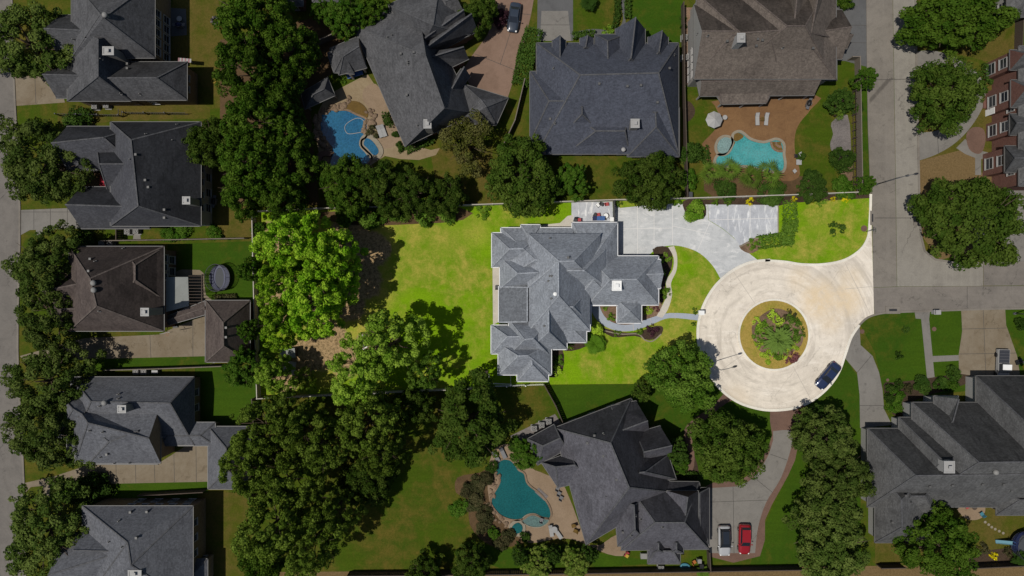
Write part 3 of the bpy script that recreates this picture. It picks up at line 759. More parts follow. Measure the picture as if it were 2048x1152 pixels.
sheet('garden_bed', [(1130, 685), (1180, 685), (1160, 698), (1130, 702)], Z3, 'mulch', sm=2)
sheet('garden_bed', [(1378, 400), (1745, 386), (1742, 396), (1580, 406), (1556, 412), (1378, 408)], Z3, 'mulch')
sheet('garden_bed', [(1478, 492), (1498, 476), (1518, 478), (1522, 494), (1505, 506), (1490, 504)], Z3, 'pale_mulch', sm=2)
sheet('garden_bed', [(1366, 402), (1405, 400), (1412, 430), (1395, 440), (1375, 432)], Z4, 'mulch', sm=3)
sheet('garden_bed', [(630, 425), (920, 415), (925, 440), (830, 448), (700, 450)], Z2, 'bare_soil', sm=2)
strip('edging', [(1203, 660), (1240, 668), (1275, 668), (1290, 680), (1305, 682), (1322, 668)], 0.18, 0, 0.1, 'coping')
strip('edging', [(1556, 408), (1556, 470), (1512, 477), (1480, 493)], 0.18, 0, 0.08, 'coping', 0)

# ------------------------------------------------------------------ houses
def quad(q):
    if len(q) == 4 and not isinstance(q[0], (tuple, list)):
        x0, y0, x1, y1 = q
        return [(x0, y0), (x1, y0), (x1, y1), (x0, y1)]
    return list(q)

def inset(C, d):
    """move each side of a quadrilateral inwards by d (xy)"""
    n = len(C); out = []
    c = sum((Vector(p) for p in C), Vector((0, 0, 0))) / n
    for i in range(n):
        p0, p1, p2 = Vector(C[i - 1]), Vector(C[i]), Vector(C[(i + 1) % n])
        def ln(a, b):
            t = (b - a); t.z = 0; t.normalize(); nn = Vector((-t.y, t.x, 0))
            if nn.dot(c - a) < 0: nn = -nn
            return a + nn * d, t
        a, ta = ln(p0, p1); b, tb = ln(p1, p2)
        den = ta.x * tb.y - ta.y * tb.x
        if abs(den) < 1e-4: out.append(p1 + (a - p0)); continue
        s = ((b.x - a.x) * tb.y - (b.y - a.y) * tb.x) / den
        r = a + ta * s; r.z = p1.z
        out.append(r)
    return out

from mathutils.bvhtree import BVHTree
BV = {}
def on_roof(ro, px, py, h):
    """the point of a roof that the photograph shows at (px, py)"""
    eye = Vector((0, 0, H)); d = (P(px, py) - eye).normalized()
    hit = BV[ro.name].ray_cast(eye, d)[0]
    return hit if hit is not None else P(px, py, h)

def inside(p, Q):
    s = [(Q[(k + 1) % 4].x - Q[k].x) * (p.y - Q[k].y) - (Q[(k + 1) % 4].y - Q[k].y) * (p.x - Q[k].x) for k in range(4)]
    return all(x < 0 for x in s) or all(x > 0 for x in s)

def blk(q, e=3.0, p=0.62, o='a', g='', r=None, h=None, m=0, wall=True):
    return dict(q=quad(q), e=e, p=p, o=o, g=g, r=r, h=h, m=m, wall=wall)

def house(name, label, cat, blocks, roof, wallm, cap='ridge_cap', trim='grey_trim', roof2=None, over=0.45, trimw=0.085, steep=1.3, dark_sides='', outer=False):
    """every block is a solid roof with eaves over its own walls; blocks meet in real valleys"""
    c0 = P(*blocks[0]['q'][0], blocks[0]['e']); c2 = P(*blocks[0]['q'][2], blocks[0]['e'])
    base = Vector(((c0.x + c2.x) / 2, (c0.y + c2.y) / 2, 0))
    root = thing(name, label, cat, base)
    R = MB(); Wl = MB(); T = MB()
    QW = [[P(x, y, b['e']) for x, y in b['q']] for b in blocks]
    info = []
    for i, b in enumerate(blocks):
        e = b['e'] + 0.011 * i
        C = [P(x, y, e) for x, y in b['q']]
        C = inset(C, -0.004 * i)
        o = b['o']
        if o == 'a':
            o = 'h' if ((C[1] - C[0]).length + (C[2] - C[3]).length) >= ((C[3] - C[0]).length + (C[2] - C[1]).length) else 'v'
        K = C if o == 'h' else [C[1], C[2], C[3], C[0]]
        mid0 = (K[3] + K[0]) / 2; mid1 = (K[1] + K[2]) / 2
        wd = ((K[3] - K[0]).length + (K[2] - K[1]).length) / 2
        ln = (mid1 - mid0).length
        hh = b['h'] if b['h'] is not None else e + b['p'] * wd / 2
        hh = e + (hh - e) * steep + 0.007 * i
        if b['r']:
            r0 = P(*b['r'][0], hh); r1 = P(*b['r'][1], hh)
            if '0' in b['g']: r0 = Vector((mid0.x, mid0.y, hh))
            if '1' in b['g']: r1 = Vector((mid1.x, mid1.y, hh))
        else:
            d = (mid1 - mid0).normalized()
            ins = min(wd / 2, ln / 2 * 0.995)
            r0 = mid0 + d * (0.0 if '0' in b['g'] else ins)
            r1 = mid1 - d * (0.0 if '1' in b['g'] else ins)
            r0.z = r1.z = hh
        th = 0.2
        lo = [Vector((k.x, k.y, e - th)) for k in K]
        vs = K + [r0, r1] + lo
        m = b['m']
        fs = [((0, 4, 5, 1), m), ((1, 5, 2), 2 if '1' in b['g'] else m), ((2, 5, 4, 3), m), ((3, 4, 0), 2 if '0' in b['g'] else m)]
        # keep upward winding
        for f, mi in fs:
            a, bb, cc = (Vector(vs[j]) for j in f[:3])
            nz = (bb - a).cross(cc - a).z
            f = f if nz > 0 else f[::-1]
            if len(f) == 4 and (r0 - r1).length < 0.05:
                f = [j for j in f if j != 5]
            if dark_sides and mi == 0:
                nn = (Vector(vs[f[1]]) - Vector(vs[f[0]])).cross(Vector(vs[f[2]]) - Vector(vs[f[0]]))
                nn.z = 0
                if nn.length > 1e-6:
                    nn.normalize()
                    if ('n' in dark_sides and nn.y > .75) or ('e' in dark_sides and nn.x > .75): mi = 5  # north and east slopes take the darker shingle copy
            R.add([vs[j] for j in f], [tuple(range(len(f)))], mi)
        R.add(vs[6:10], [(0, 1, 2, 3)], 3)
        for j in range(4):
            R.add([K[j], K[(j + 1) % 4], lo[(j + 1) % 4], lo[j]], [(0, 1, 2, 3)], 3)
        # caps along the hips and the ridge
        cw, cz = 0.20, 0.05
        ends = [(K[0], r0), (K[3], r0)] if '0' not in b['g'] else []
        ends += [(K[1], r1), (K[2], r1)] if '1' not in b['g'] else []
        if (r0 - r1).length > 0.3: ends.append((r0, r1))
        for a, bq in ends:
            R.beam(a + Vector((0, 0, 0.03)), bq + Vector((0, 0, 0.03)), cw, cz, 1)
        # gutter all round
        for j in range(4):
            a, bq = K[j], K[(j + 1) % 4]
            d = (bq - a).normalized(); n = Vector((d.y, -d.x, 0))
            if n.dot(a - (K[0] + K[2]) / 2) < 0: n = -n
            n *= trimw / 2 + 0.004
            dz = Vector((0, 0, -0.06))
            if not outer:
                T.beam(a + n + dz - d * trimw, bq + n + dz + d * trimw, trimw, 0.16)
                continue
            # gutters only where an eave meets the open air, not where it dies into a neighbouring roof
            m = max(1, int((bq - a).length / 0.5)); run = None
            for kk in range(m + 1):
                free = False
                if kk < m:
                    pt = a.lerp(bq, (kk + .5) / m) + n * 2
                    free = not any(inside(pt, Q) for jj, Q in enumerate(QW) if jj != i)
                if free and run is None: run = kk
                if not free and run is not None:
                    p0, p1 = a.lerp(bq, run / m), a.lerp(bq, kk / m)
                    T.beam(p0 + n + dz - d * (trimw if run == 0 else 0), p1 + n + dz + d * (trimw if kk == m else 0), trimw, 0.16)
                    run = None
        if b['wall']:
            I = inset(C, over + 0.013 * i)
            pts = [(k.x, k.y) for k in I]
            Wl.prism(pts, 0.0, e - th - 0.004)
            info.append((I, e))
        else:
            info.append((C, e))
    ro = R.build('roof', [M[roof], M[cap], M[wallm], M[trim], M[roof2 or roof], M['dark_slope_' + roof if dark_sides else roof]], root)
    BV[ro.name] = BVHTree.FromPolygons([Vector(v) for v in R.v], R.f)
    if Wl.v: Wl.build('wall', M[wallm], root)
    T.build('gutter', M[trim], root)
    root['n'] = len(blocks)
    del root['n']
    return root, ro, info

def vents(ro, lst):
    """roof pipes and box vents: (px, py, height on roof, kind)"""
    for px, py, h, k in lst:
        mb = MB(); c = on_roof(ro, px, py, h) + Vector((0, 0, .12))
        if k == 'pipe':
            mb.cyl(c - Vector((0, 0, 0.6)), 0.075, 1.0, 8); mb.cyl(c + Vector((0, 0, -0.12)), 0.2, 0.06, 10, 0, 0.1)
            mb.build('vent_pipe', M['vent_metal'], ro)
        elif k == 'box':
            mb.box(c, (0.24, 0.24, 0.55)); mb.box(c + Vector((0, 0, 0.31)), (0.33, 0.33, 0.07))
            mb.build('vent_box', M['vent_metal'], ro)
        elif k == 'turbine':
            mb.cyl(c - Vector((0, 0, 0.5)), 0.2, 0.6, 10); mb.blob(c + Vector((0, 0, 0.3)), (0.42, 0.42, 0.34), 14, 8)
            mb.build('turbine_vent', M['unit_grey'], ro)
        elif k == 'dome':
            mb.cyl(c - Vector((0, 0, 0.4)), 0.26, 0.5, 12); mb.blob(c + Vector((0, 0, 0.14)), (0.32, 0.32, 0.16), 14, 6)
            mb.build('dome_vent', M['white'], ro)

def chimney(ro, px, py, top, low, wx, wy, mat='siding', capm='dull_white'):
    mb = MB(); c = P(px, py, top)
    mb.box((c.x, c.y, (top + low) / 2), (wx, wy, top - low))
    o = mb.build('chimney', M[mat], ro)
    mb = MB()
    for dx, dy, sx, sy in ((0, wy / 2, wx + .2, .18), (0, -wy / 2, wx + .2, .18), (wx / 2, 0, .18, wy - .18), (-wx / 2, 0, .18, wy - .18)):
        mb.box((c.x + dx, c.y + dy, top + 0.05), (sx, sy, 0.14), 0, 0)
    mb.box((c.x, c.y, top + 0.02), (wx - .16, wy - .16, 0.05), 0, 0)
    mb.cyl((c.x, c.y, top + 0.04), 0.16, 0.3, 10, 1); mb.box((c.x, c.y, top + 0.4), (0.5, 0.5, 0.05), 0, 0)
    mb.build('chimney_cap', [M[capm], M['vent_metal']], ro)

def windows(root, wallinfo, side, n, z0, hgt, wid=1.0, f0=0.1, f1=0.9, mat='frame'):
    """windows standing 3 cm proud of one side of a block's wall; side 0 north 1 east 2 south 3 west"""
    I, e = wallinfo
    a, b = I[side], I[(side + 1) % 4]
    a = Vector((a.x, a.y, 0)); b = Vector((b.x, b.y, 0))
    d = (b - a).normalized(); nrm = Vector((d.y, -d.x, 0))
    if nrm.dot(a - (I[0] + I[2]) / 2) < 0: nrm = -nrm
    for k in range(n):
        t = f0 + (f1 - f0) * (k + 0.5) / n
        c = a.lerp(b, t) + nrm * 0.035 + Vector((0, 0, z0 + hgt / 2))
        fr = MB(); u = Vector((0, 0, 1)); w = wid / 2
        for s in (-1, 1):
            fr.beam(c + d * (s * w) - u * (hgt / 2 + .06), c + d * (s * w) + u * (hgt / 2 + .06), 0.12, 0.12)
            fr.beam(c - d * (w - .06) + u * (s * hgt / 2), c + d * (w - .06) + u * (s * hgt / 2), 0.12, 0.12)
        fr.beam(c - d * (w - .06), c + d * (w - .06), 0.05, 0.05)
        fr.beam(c - d * (w + .1) - u * (hgt / 2 + .1) + nrm * .06, c + d * (w + .1) - u * (hgt / 2 + .1) + nrm * .06, 0.16, 0.07)
        fo = fr.build('window', M[mat], root)
        pn = MB(); pn.beam(c - d * (w - .06) - nrm * .02, c + d * (w - .06) - nrm * .02, 0.02, hgt - 0.1)
        pn.build('pane', M['glass'], fo)

def door(root, wallinfo, side, t, wid=1.0, mat='wood', hgt=2.1):
    I, e = wallinfo
    a, b = I[side], I[(side + 1) % 4]
    a = Vector((a.x, a.y, 0)); b = Vector((b.x, b.y, 0)); d = (b - a).normalized()
    nrm = Vector((d.y, -d.x, 0))
    if nrm.dot(a - (I[0] + I[2]) / 2) < 0: nrm = -nrm
    c = a.lerp(b, t) + nrm * 0.03
    mb = MB(); mb.beam(c - d * wid / 2 + Vector((0, 0, hgt / 2 + .03)), c + d * wid / 2 + Vector((0, 0, hgt / 2 + .03)), 0.05, hgt)
    do = mb.build('door' if wid < 1.6 else 'garage_door', M[mat], root)
    mb = MB(); mb.beam(c + d * (wid * .38) + nrm * .05 + Vector((0, 0, .95)), c + d * (wid * .38) + nrm * .05 + Vector((0, 0, 1.15)), .05, .05)
    mb.build('handle', M['steel'], do)

# 1 -- the highlighted house in the middle
root, ro, wi = house('house', 'large house with pale blue-grey shingle roof and white gutters on the bright green lot', 'house', [
    blk((1055, 467, 1201, 575), 5.4, r=[(1118, 523), (1147, 522)], h=9.3, o='h'),
    blk((1057, 515, 1180, 662), 4.6, r=[(1117, 525), (1117, 592)], h=9.15, o='v'),
    blk((1120, 500, 1210, 572), 5.3, r=[(1135, 541), (1168, 541)], h=8.3, o='h'),
    blk((984, 466, 1083, 534), 3.2, r=[(1018.6, 498), (1046, 497)], h=5.6, o='h'),
    blk((1002, 456, 1150, 560), 3.1, r=[(1070, 520), (1110, 520)], h=6.2, o='h'),
    blk((1042, 450, 1080, 520), 3.0, r=[(1061, 480), (1061, 505)], h=4.4, o='v'),
    blk((1000, 515, 1096, 577), 3.4, r=[(1035, 547), (1076, 545)], h=6.4, o='h'),
    blk((998, 574, 1056, 644), 3.5, r=[(1054.5, 574.5), (1054.5, 643.5)], h=4.6, o='v', m=4),
    blk((983, 651, 1060, 707), 3.0, r=[(1014.7, 673), (1050, 673)], h=5.2, o='h'),
    blk((1018, 640, 1097, 709), 3.2, r=[(1049, 679), (1066, 677)], h=6.2, o='h'),
    blk((997, 688, 1102, 749), 2.9, r=[(1036, 712), (1056, 711)], h=5.5, o='h'),
    blk((1035, 713, 1096, 762), 2.9, r=[(1063.5, 722), (1063.5, 729)], h=5.0, o='v'),
    blk((1057, 600, 1133, 698), 3.2, r=[(1097, 617), (1097, 664)], h=7.0, o='v'),
    blk((1075, 576, 1181, 649), 3.3, r=[(1110, 611), (1146, 614)], h=7.2, o='h'),
    blk((1095, 640, 1172, 684), 2.8, r=[(1112, 652), (1138, 652)], h=4.4, o='h'),
    blk((1145, 446, 1234, 610), 3.0, r=[(1182, 520), (1186, 560)], h=5.9, o='v'),
    blk((1176, 513, 1316, 609), 3.05, r=[(1220, 559), (1273, 558.7)], h=6.3, o='h'),
    blk((1270, 520, 1320, 576), 3.2, r=[(1290, 549), (1310, 549)], h=4.9, o='h', g='1'),
    blk((1235, 601, 1282, 645), 2.9, r=[(1258.8, 622), (1259.2, 622.6)], h=4.6, o='h', wall=False),
    ], 'lot_roof', 'tan_brick', 'lot_cap', 'white_trim', 'lot_roof_dark', trimw=0.10, steep=1.38, outer=True)
vents(ro, [(1100, 552, 7.6, 'pipe'), (1104, 552, 7.6, 'pipe'), (1097, 562, 7.2, 'pipe'), (1103, 597, 7.4, 'pipe'), (1136, 515, 9.2, 'box'), (1110, 588, 8.6, 'dome'), (1100, 477, 6.2, 'pipe'), (1089, 652 + 0, 5.9, 'pipe')])
chimney(ro, 1233.5, 571.5, 7.4, 4.2, 1.25, 1.35, 'white', 'white')
mb = MB()
for px, py in ((1238, 641), (1279, 641), (1238, 605), (1279, 605)):
    mb = MB(); c = P(px, py, 2.6); mb.box((c.x, c.y, 1.35), (0.36, 0.36, 2.7)); mb.build('porch_column', M['white'], root)
windows(root, wi[16], 2, 3, 0.9, 1.4, 1.1, 0.6, 0.95); windows(root, wi[15], 1, 1, 0.9, 1.2, 1.0, 0.05, 0.3)
windows(root, wi[12], 2, 2, 0.9, 1.4, 1.1); windows(root, wi[10], 1, 2, 0.9, 1.4, 1.1); windows(root, wi[3], 3, 2, 0.9, 1.5, 1.1)
windows(root, wi[8], 3, 2, 0.9, 1.5, 1.1); door(root, wi[13], 1, 0.5, 1.1, 'wood'); door(root, wi[15], 0, 0.4, 4.6, 'white')

# 2 -- top left corner
root, ro, wi = house('house', 'two-storey charcoal-roofed house in the far top left corner, pyramid roof with a round vent', 'house', [
    blk((143, -40, 310, 116), 5.8, r=[(200, 28), (206, 36)], h=10.2, o='h'),
    blk((120, 30, 240, 120), 4.2, r=[(140, 64), (188, 62)], h=7.0, o='h', g='0'),
    blk((135, 62, 262, 202), 4.6, r=[(196, 78), (196, 153)], h=8.4, o='v'),
    blk((160, 124, 374, 200), 4.6, r=[(215, 156), (313, 156)], h=7.4, o='h'),
    blk((113, 128, 210, 196), 3.3, r=[(125, 152), (166, 151)], h=5.8, o='h', g='0')], 'charcoal_roof', 'tan_brick', dark_sides='n')
vents(ro, [(213, 32, 10.3, 'turbine'), (205, 53, 9.0, 'pipe'), (148, 80, 5.8, 'pipe'), (173, 76, 6.4, 'pipe'), (204, 119, 7.8, 'pipe'), (257, 129, 6.2, 'box'), (257, 138, 6.3, 'box'), (243, 188, 5.6, 'pipe'), (281, 189, 5.5, 'pipe')])
chimney(ro, 217, 102, 9.0, 5.0, 1.5, 1.1)
windows(root, wi[0], 1, 5, 3.5, 1.5, 1.1, 0.3, 0.97); windows(root, wi[0], 1, 5, 0.7, 1.7, 1.2, 0.3, 0.97); windows(root, wi[3], 1, 2, 3.0, 1.2, 1.0, 0.15, 0.85)
windows(root, wi[3], 2, 3, 0.9, 1.4, 1.1, 0.3, 0.9)
# 3
root, ro, wi = house('house', 'house with dark slate roof and a red awning by its west entry court', 'house', [
    blk((221, 244, 402, 452), 5.0, r=[(262, 280), (276, 412)], h=9.6, o='v'),
    blk((134, 253, 280, 339), 4.0, r=[(150, 276), (207, 275)], h=6.8, o='h', g='0'),
    blk([(193, 287), (300, 287), (300, 386), (216, 384)], 3.8, r=[(198, 328), (257, 328)], h=7.8, o='h'),
    blk((163, 374, 300, 457), 3.9, r=[(175, 414), (250, 413)], h=6.9, o='h', g='0'),
    blk((138, 286, 194, 341), 3.2, r=[(155, 300), (156, 330)], h=4.7, o='v')], 'slate_roof', 'stucco', dark_sides='ne')
vents(ro, [(274, 310, 9.0, 'box'), (262, 319, 9.0, 'pipe'), (293, 269, 8.4, 'pipe'), (293, 361, 8.2, 'box'), (299, 375, 8.1, 'box'), (331, 420, 7.0, 'box'), (331, 436, 6.8, 'box'), (347, 281, 6.6, 'pipe'), (355, 250, 6, 'pipe')])
chimney(ro, 373, 401, 8.4, 5.0, 1.0, 1.0)
windows(root, wi[0], 1, 6, 3.2, 1.4, 1.1); windows(root, wi[0], 1, 5, 0.7, 1.7, 1.3); windows(root, wi[3], 2, 2, 0.9, 1.3, 1.0)
mb = MB(); a, b, c, d = P(200, 350, 2.5), P(213, 372, 2.5), P(199, 374, 2.2), P(199, 351, 2.9)
mb.add([a, b, c, a - Vector((0, 0, .12)), b - Vector((0, 0, .12)), c - Vector((0, 0, .12))], [(2, 1, 0), (3, 4, 5), (0, 1, 4, 3), (1, 2, 5, 4), (2, 0, 3, 5)])
mb.build('awning', M['red_cloth'], root)
# 4
root, ro, wi = house('house', 'brown-roofed house with two round vents and a pale metal patio cover behind it', 'house', [
    blk((138, 493, 328, 662), 4.8, r=[(180, 557), (193, 612)], h=9.4, o='v'),
    blk((240, 494, 328, 600), 4.6, r=[(270, 530), (270, 560)], h=7.2, o='v'),
    blk((117, 546, 205, 618), 3.4, r=[(132, 568), (160, 567)], h=6.2, o='h', g='0'),
    blk((107, 600, 220, 653), 3.2, r=[(125, 618), (170, 617)], h=5.8, o='h')], 'brown_roof', 'brick', 'brown_cap', dark_sides='ne')
vents(ro, [(190, 566, 9.3, 'turbine'), (191, 580, 9.4, 'turbine'), (183, 518, 7.4, 'box'), (180, 542, 8.6, 'box'), (192, 523, 7.2, 'pipe'), (200, 622, 8.2, 'pipe'), (248, 497, 5.3, 'pipe')])
chimney(ro, 290, 624, 9.4, 5.2, 1.05, 1.05)
windows(root, wi[0], 1, 3, 3.0, 1.4, 1.1, 0.05, 0.4); windows(root, wi[0], 1, 3, 0.7, 1.6, 1.2, 0.05, 0.5)
cv = MB(); a = [P(331, 554, 3.3), P(376, 554, 2.7), P(378, 612, 2.7), P(331, 624, 3.3)]
cv.add(a + [p - Vector((0, 0, .1)) for p in a], [(3, 2, 1, 0), (4, 5, 6, 7), (0, 1, 5, 4), (1, 2, 6, 5), (2, 3, 7, 6), (3, 0, 4, 7)])
t = thing('patio_cover', 'pale sheet-metal patio cover with open rafters beside the brown-roofed house', 'patio cover', P(354, 588))
cv.build('cover_sheet', M['metal_sheet'], t)
pg = MB()
for k in range(11):
    y = 552 + k * 6.2
    pg = MB(); pg.beam(P(377, y, 2.75), P(406, y, 2.75), 0.07, 0.16); pg.build('rafter', M['wood'], t)
pg = MB(); pg.beam(P(404, 548, 2.57), P(404, 616, 2.57), 0.12, 0.2); pg.build('beam', M['wood'], t)
ps = MB()
for x, y in ((404, 550), (404, 582), (404, 614)):
    ps = MB(); ps.box(P(x, y, 2.6) - Vector((0, 0, 1.3)), (0.14, 0.14, 2.6)); ps.build('post', M['wood'], t)
root, ro, wi = house('garage', 'brown-roofed detached garage joined by a covered walkway, east of the metal patio cover', 'garage', [
    blk((411, 601, 500, 724), 2.9, r=[(446, 645), (447, 692)], h=6.0, o='v'),
    blk([(329, 635), (410, 602), (414, 628), (333, 651)], 2.6, 0.45, 'h', g='01')], 'brown_roof', 'brick', 'brown_cap')
vents(ro, [(454, 655, 5.6, 'box'), (454, 674, 5.6, 'box')]); door(root, wi[0], 3, 0.5, 4.8, 'dull_white')
# 5
root, ro, wi = house('house', 'grey-roofed house whose raised windowed wing casts a shadow on its own lower roof', 'house', [
    blk((142, 754, 388, 890), 3.2, r=[(182, 803), (340, 806)], h=6.6, o='h'),
    blk((150, 808, 321, 926), 5.4, r=[(176, 846), (300, 852)], h=8.0, o='h', g='1'),
    blk((113, 784, 195, 875), 3.6, r=[(146, 818), (166, 830)], h=6.4, o='h'),
    blk((134, 828, 240, 921), 3.9, r=[(172, 838), (172, 862)], h=7.0, o='v'),
    blk((176, 852, 316, 928), 5.2, r=[(218, 884), (275, 862)], h=7.6, o='h'),
    blk((320, 845, 430, 891), 3.0, 0.5, 'h')], 'grey_roof', 'tan_brick')
vents(ro, [(200, 812, 7.4, 'pipe'), (212, 805, 6.9, 'turbine'), (238, 788, 6, 'pipe'), (238, 797, 6.2, 'pipe'), (180, 861, 8.4, 'pipe'), (206, 864, 8.4, 'pipe'), (216, 908, 6.9, 'box'), (202, 914, 6.6, 'pipe'), (230, 926, 5.6, 'pipe'), (260, 925, 5.6, 'pipe'), (166, 776, 5, 'pipe')])
chimney(ro, 244, 818, 9.2, 5.0, 1.1, 1.0)
windows(root, wi[1], 1, 3, 3.6, 1.5, 1.2, 0.15, 0.6); windows(root, wi[4], 1, 1, 3.6, 1.0, 0.9, 0.6, 0.8); windows(root, wi[0], 1, 2, 0.9, 1.4, 1.1, 0.1, 0.6)
root, ro, wi = house('garage', 'grey-roofed detached garage at the end of a jointed tan driveway, shaded by the pines', 'garage', [
    blk((416, 853, 500, 978), 2.9, r=[(452, 896), (455, 940)], h=5.8, o='v')], 'grey_roof', 'tan_brick')
door(root, wi[0], 3, 0.5, 4.8, 'dull_white')
# 6
root, ro, wi = house('house', 'grey-roofed house in the bottom left corner, windows showing along its north wall', 'house', [
    blk((165, 1012, 386, 1210), 5.4, r=[(255, 1085), (262, 1130)], h=9.4, o='h'),
    blk((176, 1047, 300, 1118), 4.8, r=[(185, 1108), (250, 1103)], h=7.6, o='h', g='0'),
    blk((132, 1066, 260, 1190), 4.2, r=[(150, 1126), (236, 1106)], h=7.4, o='h', g='0'),
    blk((166, 1012, 250, 1060), 3.0, r=[(190, 1036), (230, 1036)], h=4.6, o='h'),
    blk((370, 1118, 415, 1190), 3.2, 0.55, 'v')], 'grey_roof', 'tan_brick')
vents(ro, [(275, 1074, 8.6, 'box'), (239, 1041, 6, 'pipe'), (219, 1083, 7.6, 'pipe'), (245, 1093, 7.8, 'pipe'), (263, 1023, 6.0, 'box'), (296, 1022, 6.0, 'box')])
chimney(ro, 270, 1147, 10, 6, 1.8, 0.9)
windows(root, wi[0], 0, 5, 3.2, 1.4, 1.1, 0.3, 0.97); windows(root, wi[0], 0, 4, 0.7, 1.4, 1.1, 0.3, 0.97); windows(root, wi[0], 1, 3, 3.2, 1.4, 1.1, 0.1, 0.6)
windows(root, wi[4], 0, 1, 0.9, 1.4, 1.3, 0.2, 0.8)
# 7 -- turned house north of the middle lot
root, ro, wi = house('house', 'dark charcoal-roofed house set at an angle beside a lagoon pool', 'house', [
    blk([(707, 53), (832, -4), (952, 226), (810, 293)], 3.4, r=[(851, 112), (888, 216)], h=9.0, o='v'),
    blk([(776, 10), (880, -40), (940, 70), (838, 110)], 4.0, r=[(830, 34), (866, 50)], h=8.2, o='h'),
    blk([(850, -10), (905, -10), (927, 22), (890, 45)], 4.0, 0.7, 'h', g='1'),
    blk([(826, 60), (926, 22), (937, 62), (848, 108)], 3.6, r=[(850, 76), (928, 45)], h=7.0, o='h', g='1'),
    blk([(838, 80), (938, 38), (955, 62), (855, 115)], 3.5, r=[(852, 95), (945, 52)], h=6.9, o='h', g='1'),
    blk([(846, 105), (925, 104), (937, 118), (850, 160)], 3.5, r=[(855, 116), (930, 110)], h=6.5, o='h', g='1'),
    blk([(895, 178), (922, 138), (940, 152), (912, 188)], 3.4, r=[(902, 180), (930, 146)], h=5.6, o='h', g='1'),
    blk([(810, 292), (872, 263), (860, 215), (790, 245)], 3.2, 0.5, 'h'),
    blk([(925, 168), (1016, 196), (992, 250), (915, 245)], 3.0, r=[(962, 200), (972, 214)], h=5.6, o='h')], 'charcoal_roof', 'brick')
vents(ro, [(775, 75, 6.2, 'pipe'), (784, 71, 6.2, 'pipe'), (802, 109, 7.4, 'box'), (828, 106, 8.2, 'box'), (816, 124, 7.8, 'pipe'), (814, 191, 6.4, 'box'), (835, 252, 5.4, 'pipe'), (816, 128, 7.8, 'pipe')])
chimney(ro, 855, 248, 7.8, 4.2, 1.0, 1.2)
windows(root, wi[0], 3, 5, 0.7, 1.7, 1.3, 0.25, 0.95); windows(root, wi[0], 2, 3, 0.7, 1.6, 1.2); windows(root, wi[8], 0, 2, 0.9, 1.2, 1.2)
pv = [(655, 105), (662, 95), (715, 72), (735, 135), (700, 152), (670, 146)]
root, ro, wi = house('garden_pavilion', 'charcoal-roofed garden pavilion with clipped end, joined to the angled house above its pool', 'pavilion', [
    blk([(660, 97), (718, 72), (733, 136), (678, 150)], 3.0, r=[(686, 113), (726, 98)], h=5.0, o='h', g='1', wall=False),
    blk([(655, 106), (690, 92), (708, 148), (668, 145)], 2.95, r=[(684, 112), (690, 114)], h=4.8, o='h', wall=False)], 'charcoal_roof', 'tan_brick')
mb = MB()
for x, y in ((672, 140), (700, 148), (664, 104), (725, 134), (715, 78)):
    mb = MB(); mb.box(P(x, y, 2.5) - Vector((0, 0, 1.25)), (.3, .3, 2.5)); mb.build('post', M['stucco'], root)
root, ro, wi = house('pool_cabana', 'small grey-roofed cabana on posts at the shaded edge of the lagoon pool', 'cabana', [
    blk([(602, 186), (655, 155), (670, 191), (610, 218)], 2.7, r=[(626, 189), (648, 178)], h=4.1, o='h', wall=False)], 'charcoal_roof', 'tan_brick')
mb = MB()
for x, y in ((608, 189), (653, 161), (666, 189), (613, 212)):
    mb = MB(); mb.box(P(x, y, 2.4) - Vector((0, 0, 1.2)), (.25, .25, 2.4)); mb.build('post', M['pale_wood'], root)
# 8
root, ro, wi = house('house', 'large navy-roofed house with many front gables north of the pale driveway', 'house', [
    blk((1073, 86, 1357, 308), 3.4, r=[(1160, 150), (1317, 146)], h=8.6, o='h'),
    blk((1060, 143, 1200, 284), 3.0, r=[(1098, 202), (1160, 202)], h=6.6, o='h'),
    blk((1190, 69, 1250, 200), 3.5, r=[(1215, 82), (1216, 130)], h=6.2, o='v'),
    blk((1231, 58, 1290, 150), 3.6, r=[(1263, 72), (1262, 116)], h=7.2, o='v', g='0'),
    blk((1105, 81, 1131, 135), 4.3, r=[(1118, 82), (1120, 124)], h=6.0, o='v', g='0'),
    blk((1160, 77, 1187, 100), 3.7, r=[(1170, 78), (1171, 94)], h=4.8, o='v', g='0'),
    blk((1296, 75, 1336, 130), 3.6, r=[(1317, 76), (1318, 103)], h=5.9, o='v', g='0'),
    blk((1255, 215, 1358, 313), 3.2, r=[(1311, 225), (1312, 254)], h=6.4, o='v'),
    blk((1138, 225, 1258, 303), 3.1, r=[(1192, 262), (1250, 262)], h=5.6, o='h'),
    blk((1143, 208, 1185, 250), 5.6, r=[(1164, 214), (1164, 228)], h=7.2, o='v')], 'blue_roof', 'brick')
vents(ro, [(1198, 169, 8.0, 'box'), (1254, 174, 8.0, 'box'), (1281, 172, 8.0, 'box'), (1314, 206, 7.0, 'box'), (1107, 137, 5.6, 'pipe'), (1348, 110, 4.8, 'pipe'), (1338, 138, 5.6, 'box'), (1100, 239, 5.4, 'box'), (1110, 247, 5.2, 'pipe')])
chimney(ro, 1270, 247, 7.4, 4.5, 1.15, 1.2)
mb = MB(); c = P(1247, 299, 4.4); mb.blob(c, (0.36, 0.36, 0.2), 12, 6); mb.tube([c - Vector((0, 0, .8)), c], .04, 6)
mb.build('satellite_dish', M['dull_white'], ro)
windows(root, wi[0], 2, 4, 0.8, 1.6, 1.2, 0.3, 0.95); windows(root, wi[8], 2, 3, 0.8, 1.6, 1.3); door(root, wi[0], 0, 0.15, 4.8, 'dull_white')
